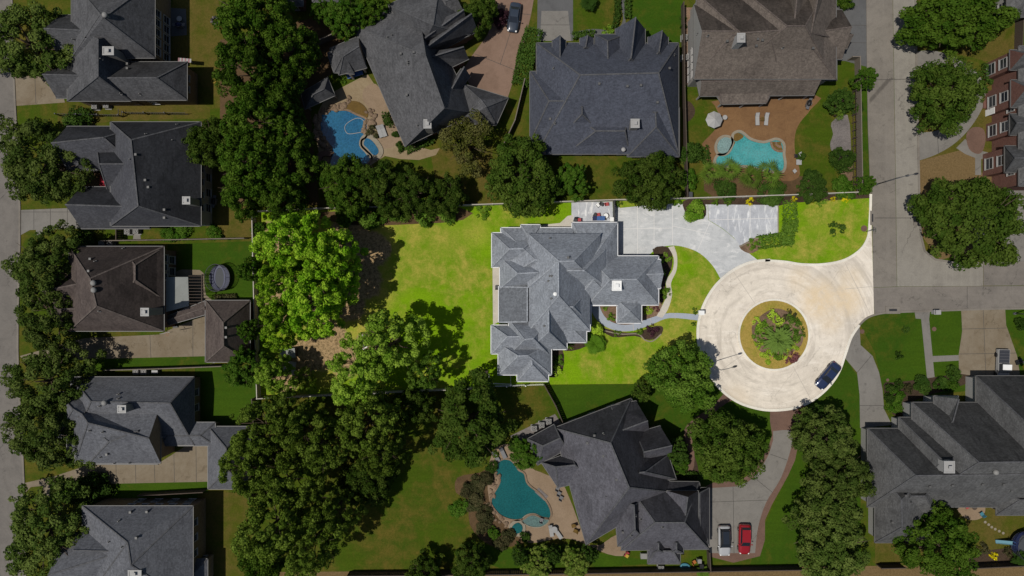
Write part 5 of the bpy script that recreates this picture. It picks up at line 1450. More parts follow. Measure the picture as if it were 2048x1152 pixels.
# navy-roofed house
hedge([(1064, 78), (1054, 110), (1044, 158)], 2.6, 1.5, 'dark_shrub', 'long thick hedge between the pink drive lawn and the navy-roofed house')
hedge([(1150, 74), (1184, 70)], .9, .8, 'dark_shrub', 'short hedge along the slate path by the navy-roofed house front')
hedge([(1254, -20), (1255, 35)], .7, .7, 'dark_shrub', 'thin low hedge east of the slate entry walk at the top edge')
hedge([(1236, -20), (1234, 30), (1230, 55)], .7, .7, 'dark_shrub', 'thin low hedge west of the slate entry walk at the top edge')
palm(1178, 5, 20, 'dark_shrub', 'dark spiky palm on the lawn at the top edge by the slate driveway', 1.6, 'frond')
shrub(1216, 58, 12, 'lot_shrub', 'pale leafy plant at the gable corner of the navy-roofed house', .8, 'fluff')
# angled house terrace
hedge([(773, 232), (775, 245), (783, 250)], .9, .8, 'dark_shrub', 'curved clipped hedge against the angled house wall')
for px, py, r, l in [(790, 268, 7, 'upper'), (797, 288, 6, 'middle'), (802, 297, 7, 'lower')]:
    shrub(px, py, r, 'dark_shrub', l + ' of three clipped round bushes along the angled house terrace', .8)
hedge([(818, 300), (862, 282)], .9, .7, 'dark_shrub', 'low hedge under the south eave of the angled house')
shrub(744, 262, 15, 'dull_shrub', 'scrubby planting between the lagoon pool and the loungers', .9, 'fluff')
shrub(625, 325, 20, 'fresh_leaf', 'bright green clump in the shade west of the pool\'s stone arc', 1.2, 'fluff')
shrub(682, 158, 10, 'fresh_leaf', 'small green bush below the garden pavilion', .8, 'fluff')
# east side
tree(1922, 25, 92, 'oak', 'wood_leaf', 'wide oak at the top edge east of the road', 10, 'oak_tree', sx=1.12, rot=0)
for px, py, r, l in [(1898, 80, 14, 'left'), (1926, 76, 13, 'right')]:
    shrub(px, py, r, 'dark_shrub', l + ' one of two round bushes under the wide oak east of the road', 1.4)
tree(1900, 186, 74, 'oak', 'oak_leaf', 'oak inside the horseshoe driveway of the red brick house', 10, 'oak_tree')
tree(1955, 440, 102, 'oak', 'oak_leaf', 'huge oak at the junction corner on straw-coloured grass', 11, 'oak_tree')
hedge([(1968, 135), (1970, 165)], 1.0, 1.0, 'dark_shrub', 'short hedge beneath the brick wall north of the oak')
# the bright lot
G_ = 'bright trees of the west grove'
for px, py, r, l, h in [
    (583, 484, 68, 'bright lime-green tree at the north-west corner of the bright lot', 17),
    (655, 520, 66, 'bright lime-green tree on the east side of the grove, its shadow on the dry grass', 17),
    (630, 600, 74, 'bright lime-green tree at the south-east of the grove above the dark clearing', 18),
    (562, 570, 56, 'bright lime-green tree in the middle of the lot\'s west fence', 16),
    (562, 652, 48, 'bright lime-green tree at the south-west side of the grove, above the shed', 15)]:
    tree(px, py, r, 'broad', 'bright_leaf', l, h, 'tree', G_)
for px, py, r, k, m, l, h in [
    (775, 690, 74, 'pine', 'bright_pine', 'tall pale green pine standing out on the lawn, throwing the long shadow towards the house', 17),
    (712, 745, 66, 'pine', 'bright_pine', 'tall pale green pine on the lot\'s south fence line, by the wooden platform', 16),
    (552, 752, 42, 'broad', 'bright_pine', 'thin light-green tree in the lot\'s bottom left corner', 11),
    (610, 762, 26, 'loose', 'bright_pine', 'sparse small tree beside the wooden platform', 5),
    (852, 745, 38, 'pine', 'lot_leaf', 'darker pine half in shade east of the two pale pines', 12)]:
    tree(px, py, r, k, m, l, h, 'pine_tree' if k == 'pine' else 'tree')
tree(492, 735, 46, 'broad', 'fresh_leaf', 'leafy tree outside the lot\'s west fence, above the grey garage', 9)
tree(498, 540, 26, 'broad', 'fresh_leaf', 'narrow tree outside the west fence beside the oval trampoline', 8)
tree(497, 660, 24, 'broad', 'fresh_leaf', 'small tree shading the brown-roofed garage', 7)
shrub(512, 458, 14, 'fresh_leaf', 'small bush at the north-west corner post outside the bright lot', 1.6)
tree(1368, 753, 71, 'oak', 'lot_leaf', 'dense dark green tree beside the turning circle, over the lot\'s south boundary', 10)
shrub(1194, 658, 14, 'lime_leaf', 'lime-green clipped round bush beside the walk to the middle house', 1.8)
palm(1190, 688, 27, 'lot_shrub', 'spiky star-shaped plant below the lime bush by the middle house', 1.0, 'frond')
shrub(1392, 421, 21, 'lot_shrub', 'round clipped bush in its own bed on the pale driveway edge', 1.8)
hedge([(1577, 416), (1577, 452), (1570, 478), (1524, 484)], 1.9, 1.0, 'lot_leaf', 'bright L-shaped hedge wrapping the parking pad')
shrub(1676, 459, 17, 'dark_shrub', 'lone dark-green sapling bush on the bright corner lawn', 1.2, 'fluff')
for px, py, r, m, l in [(1432, 405, 7, 'lot_shrub', 'small green bush by the fence, left of the yellow-green one'), (1457, 405, 8, 'lot_shrub', 'small green bush by the fence over the white pad'),
        (1502, 403, 9, 'yellow_leaf', 'yellow-green bush by the fence above the parking pad'), (1590, 398, 6, 'yellow_leaf', 'smallest yellow flower clump by the fence'), (1624, 401, 6, 'yellow_leaf', 'yellow flower clump in the middle of the fence border'),
        (1645, 398, 14, 'lot_shrub', 'low green bush among the yellow flower clumps'), (1668, 397, 5, 'yellow_leaf', 'little yellow tuft right of the low green bush'), (1693, 397, 8, 'yellow_leaf', 'largest yellow flower clump at the corner of the fence'),
        (1540, 402, 9, 'lot_leaf', 'grey-green bush by the fence above the pad corner'), (1356, 404, 9, 'lot_leaf', 'green tuft by the fence right of the straddling oak'), (1237, 405, 9, 'lot_leaf', 'green tuft by the fence beside the clutter')]:
    shrub(px, py, r, m, l, .9, 'fluff', 'shrub')
for px, py, r, m, l in [(1330, 515, 12, 'lot_shrub', 'upper plant of the bed by the house corner and side path'), (1330, 585, 12, 'lot_shrub', 'lower plant of the bed by the house corner and side path'), (1326, 545, 8, 'lot_leaf', 'little plant in the mulch between the side path plants'),
        (1210, 612, 9, 'lot_shrub', 'green plant left of the porch roof'), (1222, 635, 9, 'lot_shrub', 'green plant at the lower left of the porch roof'), (1296, 622, 11, 'lime_leaf', 'lime plant right of the porch roof'), (1312, 618, 8, 'pink_leaf', 'pinkish plant at the junction of the two paths'),
        (1305, 662, 13, 'purple_leaf', 'purple-brown bush below the curved walk'), (1280, 664, 8, 'lot_shrub', 'small green tuft below the curved walk'), (1235, 668, 8, 'lot_shrub', 'small green tuft along the walk edging'),
        (1118, 722, 12, 'lot_leaf', 'dark bush in the bed east of the lower wing'), (1115, 742, 12, 'lime_leaf', 'yellow-green bush at the corner of the lower wing bed'), (1143, 692, 8, 'lot_shrub', 'low plant under the small hip roof'),
        (1508, 488, 12, 'lot_shrub', 'plant in the round corner bed of the driveway'), (1388, 648, 5, 'lot_leaf', 'tiny tuft at the foot of the letterbox walk'), (1392, 622, 7, 'lot_leaf', 'small bush behind the white letterbox')]:
    shrub(px, py, r, m, l, .8, 'fluff')
# island planting
palm(1556, 680, 37, 'island_palm', 'large spiky cycad in the centre of the turning circle island', 1.2, 'cycad', 'cycad')
hedge([(1540, 629), (1555, 643)], 1.1, .9, 'lime_leaf', 'slanted block of clipped lime hedge on the island')
for px, py, r, m, l in [(1528, 655, 18.9, 'lot_shrub', 'green bush left of the cycad on the island'), (1520, 672, 13.5, 'lot_leaf', 'dark bush at the west rim of the island bed'), (1585, 645, 18.9, 'lot_leaf', 'dark leafy bush right of the lime hedge on the island'),
        (1597, 668, 16.2, 'lot_leaf', 'silvery bush at the east rim of the island bed'), (1578, 630, 13.5, 'dull_shrub', 'grey-flowered plant at the north-east of the island bed'), (1536, 712, 16.2, 'lime_leaf', 'low lime plant at the south-west of the island bed'),
        (1555, 709, 14.9, 'lot_shrub', 'low green plant below the cycad on the island'), (1570, 706, 12.2, 'lime_leaf', 'small lime plant right of the low green one on the island'), (1587, 692, 12.2, 'lime_leaf', 'yellowish plant at the south-east of the island bed'),
        (1583, 715, 17.6, 'pink_leaf', 'dry pinkish plant on the island grass'), (1515, 645, 10.8, 'lime_leaf', 'little lime plant at the north-west rim of the island bed'), (1518, 690, 9.5, 'lime_leaf', 'little lime plant at the south-west rim of the island bed')]:
    shrub(px, py, r, m, l, .9, 'fluff')
# south wood
P_ = 'tall olive pines of the south wood'
for px, py, r, l, h in [
    (526, 864, 74, 'olive pine at the north-west of the south wood, beside the grey garage', 16),
    (600, 852, 58, 'olive pine of the south wood just under the lot\'s south fence', 17),
    (650, 880, 70, 'olive pine in the middle of the south wood', 18),
    (735, 848, 64, 'olive pine at the north-east of the south wood with bare limbs', 17),
    (768, 905, 50, 'olive pine at the edge of the open dark lawn', 16),
    (505, 945, 58, 'olive pine on the west rim of the south wood, right of the long strip lawn', 16),
    (570, 960, 66, 'olive pine between the clearing and the west rim of the south wood', 17),
    (545, 1050, 76, 'olive pine low in the south wood, level with the bottom left house', 18),
    (625, 1085, 68, 'olive pine at the bottom edge of the south wood', 18),
    (670, 1020, 48, 'olive pine at the lower east rim of the south wood, its shadow on the lawn', 15)]:
    tree(px, py, r, 'pine', 'pine_leaf', l, h, 'pine_tree', P_)
tree(735, 960, 60, 'oak', 'oak_leaf', 'dark spreading tree under the olive pines at the lawn edge', 8)
tree(525, 1120, 50, 'tall', 'wood_leaf', 'dark leafy tree at the bottom edge below the olive pines', 11)
tree(940, 850, 88, 'tall', 'oak_leaf', 'large dark leafy tree between the south wood and the teal pool', 12)
tree(825, 812, 44, 'tall', 'oak_leaf', 'dark tree in the shade just under the lot\'s south fence, east of the pines', 9)
tree(1056, 906, 36, 'broad', 'fresh_leaf', 'fresh-green small tree at the north-west corner of the violet-grey roof', 5)
tree(940, 1132, 42, 'tall', 'oak_leaf', 'dark tree at the bottom edge below the open lawn', 7)
tree(850, 1150, 40, 'tall', 'oak_leaf', 'dark tree cut by the bottom edge below the open lawn', 7)
for px, py, r, m, l in [(1075, 1130, 34, 'palm_leaf', 'light olive round tree at the bottom fence'), (1152, 1128, 32, 'palm_leaf', 'light olive round tree at the bottom fence, nearer the violet-grey house'),
                        (1040, 1112, 20, 'dark_shrub', 'dark bush behind the light olive trees, western one'), (1180, 1108, 18, 'dark_shrub', 'dark bush behind the light olive trees, eastern one'), (1105, 1110, 20, 'dark_shrub', 'dark bush between the two light olive trees')]:
    tree(px, py, r, 'broad', m, l, 4.5)
for px, py, r, m, l in [(935, 980, 16, 'dull_shrub', 'brown bush at the top of the bed beside the teal pool'), (955, 968, 16, 'dull_shrub', 'russet bush near the top of the pool-side bed'), (975, 955, 14, 'dull_shrub', 'mottled bush at the pool end of the big bed'),
        (918, 1018, 18, 'fresh_leaf', 'leafy fresh bush on the lawn edge of the big bed'), (950, 1005, 20, 'dull_shrub', 'large dull bush in the middle of the big bed'), (970, 1030, 18, 'dull_shrub', 'dull bush in the lower middle of the big bed'),
        (987, 1068, 13, 'fresh_leaf', 'pale star-leaved plant in the lower bed'), (965, 1055, 14, 'dull_shrub', 'dull bush left of the star-leaved plant'), (1015, 1075, 16, 'dull_shrub', 'dull bush below the round spa'), (1050, 1075, 10, 'dark_shrub', 'green bush between the spa and the terrace lawn'),
        (1000, 1088, 14, 'dull_shrub', 'russet bush at the lowest tip of the big bed'), (985, 935, 12, 'dark_shrub', 'green plant at the top of the stone pool edge'), (1030, 888, 14, 'dark_shrub', 'green bush under the fresh tree near the loungers')]:
    shrub(px, py, r, m, l, 1.2)
tree(1458, 897, 80, 'oak', 'oak_leaf', 'big round oak on the lawn inside the curved driveway', 10, 'oak_tree')
tree(1355, 905, 28, 'broad', 'dark_shrub', 'small dark tree between the violet-grey gables and the brick path', 5)
tree(1362, 925, 22, 'broad', 'fresh_leaf', 'small fresh tree just south of the dark one by the brick path', 3.5)
tree(1285, 782, 22, 'broad', 'oak_leaf', 'small dark tree at the north tip of the violet-grey roof', 5)
hedge([(1350, 945), (1395, 952)], 1.0, .7, 'dark_shrub', 'short hedge by the entry of the violet-grey house')
Q_ = 'row of trees between the curved driveway and the black-roofed house'
for px, py, r, l, h in [(1655, 880, 66, 'rounded tree at the north end of the row, near the brick apron', 10), (1685, 945, 62, 'rounded tree in the row, touching the black roof', 10.5),
                        (1660, 1010, 70, 'rounded tree in the middle of the row, level with the parked cars', 11), (1665, 1090, 84, 'widest tree at the south end of the row', 10.5)]:
    tree(px, py, r, 'tall', 'street_leaf', l, h, 'tree', Q_)
tree(1645, 832, 28, 'broad', 'dark_shrub', 'small dark tree at the north tip of the row by the brick apron', 5)
for px, py, r, l in [(1608, 822, 9, 'pink-flowered bush at the head of the brick apron'), (1592, 852, 8, 'pink-flowered bush half way down the brick apron'), (1588, 868, 6, 'tiny pink-flowered bush at the foot of the brick apron')]:
    shrub(px, py, r, 'pink_leaf', l, 1.2, 'fluff')
tree(1882, 1092, 82, 'tall', 'wood_leaf', 'large leafy tree below the black-roofed house', 10.5)
for px, py, r, m, l in [(1782, 776, 9, 'dark_shrub', 'small round bush at the top left of the entry bed'), (1800, 770, 9, 'dark_shrub', 'small round bush beside the first in the entry bed'), (1780, 797, 10, 'dark_shrub', 'round bush left of the large bright one in the entry bed'),
        (1796, 792, 14, 'fresh_leaf', 'large bright round bush in the entry bed of the black-roofed house'), (1792, 815, 15, 'fresh_leaf', 'bright round bush at the driveway corner of the entry bed'), (1818, 778, 9, 'dull_shrub', 'silver plant in the entry bed'),
        (1845, 772, 18, 'dark_shrub', 'leafy dark bush in the middle of the entry bed'), (1885, 768, 14, 'dark_shrub', 'dark bush at the path end of the entry bed'), (1905, 772, 12, 'fresh_leaf', 'bright bush nearest the white pickup'),
        (1910, 748, 15, 'dark_shrub', 'dark bush between the two paths by the driveway')]:
    shrub(px, py, r, m, l, 1.3)
palm(1848, 764, 14, 'dark_shrub', 'spiky plant above the leafy bush in the entry bed', .8, 'frond')
shrub(1799, 712, 9, 'dark_shrub', 'small dark sapling on the lawn by the east path', 1.0, 'fluff')
shrub(1812, 744 - 84, 9, 'dark_shrub', 'low tuft on the lawn below the storm drain', .4, 'fluff')
for px, py, r, m, l in [(1945, 1110, 9, 'yellow_leaf', 'left yellow-flowered plant in the corner bed'), (1990, 1114, 8, 'yellow_leaf', 'right yellow-flowered plant in the corner bed'), (1968, 1100, 14, 'dull_shrub', 'dull bush between the yellow plants in the corner bed'),
        (2025, 1105, 14, 'dull_shrub', 'dull bush below the round trampoline')]:
    shrub(px, py, r, m, l, 1.0, 'fluff')
palm(2042, 1118, 20, 'dark_shrub', 'dark spiky palm in the bottom right corner bed', 1.2, 'frond')
palm(1405, 1145, 16, 'palm_leaf', 'spiky plant at the bottom fence below the swimming raft', .8, 'frond')
for px, py, r, l in [(338, 466, 18, 'leafy bush under the south wall of the slate-roofed house, left of two'), (365, 464, 16, 'leafy bush under the south wall of the slate-roofed house, right of two'), (427, 466, 15, 'leafy bush on the dry lawn corner east of the slate-roofed house')]:
    shrub(px, py, r, 'fresh_leaf', l, 1.2)
hedge([(432, 596), (470, 594)], .8, .6, 'dull_shrub', 'low ragged hedge north of the brown-roofed garage')
for px, py, l in [(2050, 650, 'dark shrub cut by the right edge beside the wide driveway')]:
    shrub(px, py, 14, 'dark_shrub', l, 2)
# ------------------------------------------------------------------ fences
POST = MB(); POST.box((0, 0, 0.95), (0.14, 0.14, 1.9)); POST.box((0, 0, 1.93), (0.18, 0.18, 0.05))
_po = POST.build('post', M['wood']); POSTM = _po.data; bpy.data.objects.remove(_po)
def fence(pts, mat, label, hgt=1.8, kind='board', step=3.2, name='fence', cat='fence'):
    q = [P(*p) for p in pts]
    c = sum(q, Vector()) / len(q)
    t = thing(name, label, cat, (c.x, c.y, 0))
    mb = MB()
    for a, b in zip(q[:-1], q[1:]):
        L = (b - a).length; d = (b - a).normalized(); u = Vector((0, 0, 1)); s = Vector((-d.y, d.x, 0))
        for z in (.35, hgt - .3): mb.beam(a + u * z + s * .05, b + u * z + s * .05, .05, .09)
        if kind == 'board':
            n = max(2, int(L / .3))
            for k in range(n):
                e = random.uniform(-.02, .02)
                mb.beam(a.lerp(b, k / n) + u * (hgt / 2 + e), a.lerp(b, (k + .93) / n) + u * (hgt / 2 + e), .03, hgt)
            mb.beam(a + u * (hgt + .05), b + u * (hgt + .05), .13, .05)
        else:
            n = max(2, int(L / .28))
            for k in range(n): mb.beam(a.lerp(b, k / n) + u * .05, a.lerp(b, k / n) + u * hgt, .025, .025)
        m = max(1, round(L / step))
        for k in range(m):
            o = link(bpy.data.objects.new('post', POSTM)); o.parent = t
            p = a.lerp(b, k / m) - c; o.location = (p.x, p.y, 0); o.rotation_euler = (0, 0, math.atan2(d.y, d.x)); o.scale = (1, 1, hgt / 1.85)
            leafy(o, mat)
    mb.build('panel', M[mat], t)
    return t
fence([(512, 425), (516, 600), (522, 794)], 'grey_wood', 'pale board fence down the west side of the bright lot')
fence([(522, 794), (700, 786), (976, 773)], 'grey_wood', 'pale board fence along the bright lot\'s south side, from the corner to the gate panel')
fence([(976, 772), (1088, 768)], 'white_trim', 'short white rail fence below the lower wing of the middle house', 1.5, 'bar')
fence([(978, 748), (976, 766), (1022, 768), (1022, 750)], 'white_trim', 'small white-railed dog run at the lower left corner of the middle house', 1.2, 'bar')
fence([(512, 425), (640, 419), (945, 412)], 'grey_wood', 'pale board fence along the bright lot\'s north side, behind the screen trees')
fence([(945, 412), (1230, 402), (1372, 399)], 'grey_wood', 'board fence behind the navy-roofed house, above the clutter')
fence([(1372, 399), (1560, 393), (1712, 387)], 'grey_wood', 'board fence between the fan palms and the pale parking pad')
fence([(1088, 768), (1110, 808), (1126, 846)], 'wood', 'dark fence running from the white rail fence to the violet-grey house')
fence([(122, 232), (246, 234), (246, 222)], 'iron', 'dark bar fence below the pyramid-roofed house, by the air conditioners', 1.5, 'bar')
fence([(256, 229), (378, 230)], 'iron', 'dark bar fence between the pyramid-roofed and the red-awning houses', 1.5, 'bar')
fence([(215, 483), (350, 481), (497, 478)], 'pale_wood', 'weathered fence between the red-awning and brown-roofed houses')
fence([(245, 458), (245, 482)], 'wood', 'short dark fence beside the air conditioners of the red-awning house')
fence([(222, 738), (330, 735), (456, 730)], 'pale_wood', 'weathered fence below the brown-roofed house\'s driveway')
fence([(391, 752), (394, 855), (430, 852), (500, 850)], 'wood', 'brown fence turning the corner behind the raised-wing house')
fence([(288, 985), (416, 978)], 'wood', 'brown fence above the bottom left house')
fence([(512, 795), (516, 860), (506, 1000)], 'wood', 'dark fence hidden under the pines behind the west yards')
fence([(588, 108), (640, 90), (684, 70)], 'pale_wood', 'slanting fence in the shade north-west of the garden pavilion')
fence([(1049, 165), (1030, 245), (1008, 292)], 'pale_wood', 'slanting fence between the angled house and the navy-roofed house')
fence([(1362, 14), (1364, 180), (1370, 398)], 'wood', 'long dark fence between the navy-roofed house and the terracotta terrace')
fence([(1695, 121), (1709, 121), (1714, 386)], 'pale_wood', 'fence with trellis line along the street side of the terracotta terrace')
fence([(1703, 170), (1705, 386)], 'wood', 'open trellis inside the street fence of the terracotta terrace', 1.6, 'bar', 1.2, 'trellis', 'trellis')
fence([(2030, 42), (2028, 104)], 'wood', 'dark fence at the right edge north of the red brick house')
fence([(700, 1143), (1020, 1140), (1418, 1134)], 'wood', 'dark fence along the bottom edge below the violet-grey house')
fence([(1416, 1134), (1600, 1131)], 'wood', 'dark fence along the bottom edge below the two parked cars')
fence([(1752, 1128), (1800, 1127)], 'wood', 'short dark fence at the bottom between the widest row tree and the leafy tree')
fence([(1930, 1128), (2060, 1122)], 'wood', 'dark fence at the bottom right corner behind the yellow flowers')
fence([(1413, 1098), (1415, 1134)], 'wood', 'short fence by the raft and the bins beside the parked cars')

# ------------------------------------------------------------------ pools
def pool(name, label, outline, water, coping='coping', sm=5, cw=0.45, z=0.07, cat='pool'):
    q = W(smooth(outline, sm))
    c = (sum(p[0] for p in q) / len(q), sum(p[1] for p in q) / len(q), 0)
    t = thing(name, label, cat, c)
    mb = MB(); mb.flat(q, z); mb.build('water', M[water], t)
    out = offset(q, cw)
    n = len(q); vs = []; 
    for i in range(n):
        vs += [(q[i][0], q[i][1], 0.03), (q[i][0], q[i][1], 0.19), (out[i][0], out[i][1], 0.19), (out[i][0], out[i][1], 0.0)]
    fs = []
    for i in range(n):
        a, b = i * 4, ((i + 1) % n) * 4
        for k in range(3): fs.append((a + k, a + k + 1, b + k + 1, b + k))
    mb = MB(); mb.add(vs, fs); mb.build('coping', M[coping], t)
    return t
def px3(ox, oy, k, pts): return [(ox + x / k, oy + y / k) for x, y in pts]
k5 = 1571 / 300
t = pool('swimming_pool', 'deep blue lagoon-shaped pool with a floating hose beside the angled house', px3(580, 140, k5, [(290, 540), (325, 480), (400, 430), (510, 430), (600, 432), (690, 475), (790, 520), (805, 570), (800, 650), (790, 700), (745, 735), (745, 800),
     (800, 860), (850, 920), (780, 1000), (640, 1030), (560, 1020), (490, 1050), (430, 1025), (420, 980), (440, 900), (440, 830), (400, 750), (330, 690), (300, 640)]), 'water_blue', 'stone', cw=.3)
hb = MB(); hs = smooth(px3(580, 140, k5, [(800, 640), (720, 658), (610, 668), (575, 610), (600, 560), (680, 512), (740, 510), (785, 545)]), 6, False)
hb.tube([P(x, y, 0) + Vector((0, 0, .10)) for x, y in hs], .055, 6); o = hb.build('hose', M['dull_white'])
tag(o, 'pale cleaner hose floating in a loop on the deep blue pool', 'hose')
pool('spa', 'small blue teardrop spa in a pale rim on the edge of the deep blue pool', px3(580, 140, k5, [(800, 720), (850, 735), (900, 790), (930, 850), (910, 890), (870, 890), (820, 830), (775, 780)]), 'water_blue', 'coping', cw=.75, z=.25, cat='spa')
b = MB(); b.prism(W(smooth(px3(580, 140, k5, [(560, 400), (620, 335), (700, 330), (770, 370), (815, 440), (810, 500), (760, 500), (690, 465), (610, 425)]), 3)), 0.0, .16)
tag(b.build('sun_shelf', M['step_tile']), 'brown stone shelf between the deep blue pool and the terrace', 'shelf')
# rocks
def rocks(name, label, pts, r, mat, cat='rocks', dens=1.0, width=.6):
    mb = MB(); q = smooth(pts, 5, False)
    for i in range(int(len(q) * dens)):
        x, y = q[min(len(q) - 1, int(i / dens))]
        p = P(x, y); s = r * random.uniform(.6, 1.3)
        mb.blob(p + Vector((random.uniform(-width, width), random.uniform(-width, width), s * .25)), (s, s * random.uniform(.6, 1), s * .6), 7, 5, 0, .12, random.uniform(0, 3))
    c = P(*pts[len(pts) // 2]); t = thing(name, label, cat, c)
    mb.build('boulder', M[mat], t)['kind'] = 'stuff'
rocks('rock_edge', 'rough boulder edge along the shaded west side of the deep blue pool', [(637, 228), (634, 248), (637, 268), (645, 285), (656, 300), (660, 312)], .42, 'stone', dens=1.8)
rocks('rock_edge', 'tumbled boulders right of the brown stone shelf', [(738, 222), (744, 232), (740, 245), (733, 255), (734, 270)], .42, 'stone', dens=1.6)
rocks('rock_edge', 'boulders between the cabana and the deep blue pool', [(648, 225), (665, 216), (680, 213), (690, 208), (694, 200)], .38, 'stone', dens=1.5)
b = MB(); a = W(smooth(px3(580, 140, k5, [(440, 870), (380, 850), (310, 870), (275, 920), (285, 980), (320, 1040), (345, 1060), (360, 1040), (335, 970), (345, 920), (385, 905), (435, 910)]), 3)); b.prism(a, 0, .45)
tag(b.build('stone_arc', M['brick_paving']), 'curved brown stone seat wall at the south-west of the deep blue pool', 'wall')
k4 = 1885 / 360
pool('swimming_pool', 'aqua freeform pool with speckled water on the terracotta terrace', px3(1360, 180, k4, [(560, 490), (570, 465), (615, 447), (660, 470), (720, 520), (800, 550), (880, 560), (940, 545), (1000, 528), (1050, 545), (1075, 590), (1072, 680), (1085, 760), (1075, 830), (1030, 850), (830, 820),
     (700, 790), (560, 790), (430, 790), (375, 765), (395, 700), (470, 680), (530, 610), (555, 550)]), 'water_aqua', 'coping', cw=.42)
pool('spa', 'round pale spa with a bench beside the aqua pool', px3(1360, 180, k4, [(460, 500), (515, 510), (535, 550), (520, 600), (490, 650), (440, 668), (395, 650), (385, 590), (410, 530)]), 'water_pale', 'coping', cw=.42, z=.3, cat='spa')
for lab, pts in (('brown tiled ledge at the north tip of the aqua pool', [(555, 495), (570, 465), (615, 450), (665, 485), (630, 520), (575, 540)]), ('brown tiled ledge between the pale spa and the aqua pool', [(555, 545), (575, 550), (545, 610), (500, 645), (505, 620), (535, 580)])):
    b = MB(); b.prism(W(smooth(px3(1360, 180, k4, pts), 3)), .03, .12); tag(b.build('pool_ledge', M['step_tile']), lab, 'ledge')
t = thing('corner_steps', 'fan of curved brown steps in the north-east corner of the aqua pool', 'steps', P(1552, 290))
cx, cy = 1360 + 1050 / k4, 180 + 545 / k4
for i, rr in enumerate((21, 16.5, 12, 7.5)):
    arc = [(cx, cy)] + [(cx + rr * math.cos(a), cy + rr * math.sin(a)) for a in np.linspace(math.radians(75), math.radians(182), 14)]
    b = MB(); b.prism(W(arc), .03, .085 + .03 * i); b.build('step', M['step_tile' if i % 2 else 'pale_mulch'], t)
k6 = 4.8
pool('swimming_pool', 'teal pool with a narrow head and a broad foot beside the violet-grey house', px3(960, 880, k6, [(150, 275), (175, 220), (225, 188), (285, 195), (330, 235), (365, 290), (420, 325), (440, 400), (480, 450), (560, 510), (630, 590), (670, 670), (668, 740), (600, 735), (520, 705), (460, 715), (405, 750), (300, 755), (200, 715), (140, 650), (112, 590),
     (135, 520), (175, 450), (200, 380), (165, 330)]), 'water_teal', 'stone', cw=.28)
pool('tanning_ledge', 'shallow grey-green sun ledge in the foot of the teal pool', px3(960, 880, k6, [(405, 765), (450, 720), (520, 708), (590, 740), (655, 755), (640, 795), (580, 828), (500, 828), (440, 805)]), 'water_ledge', 'coping', cw=.14, z=.10, cat='pool ledge')
pool('spa', 'little round teal spa below the teal pool', px3(960, 880, k6, [(360, 790), (400, 815), (405, 860), (365, 892), (320, 875), (310, 825)]), 'water_teal', 'coping', cw=.5, z=.3, cat='spa')
rocks('rock_edge', 'boulder edging on the west bank of the teal pool', px3(960, 880, k6, [(150, 300), (160, 400), (135, 500), (90, 600), (100, 690), (180, 770), (280, 800)]), .35, 'stone', dens=1.4)
b = MB(); p = P(1083, 988); b.box((p.x, p.y, .06), (2.1, .95, .05), math.radians(-42)); tag(b.build('deck_mat', M['grey_stone']), 'grey slab laid slantwise at the edge of the teal pool', 'slab')

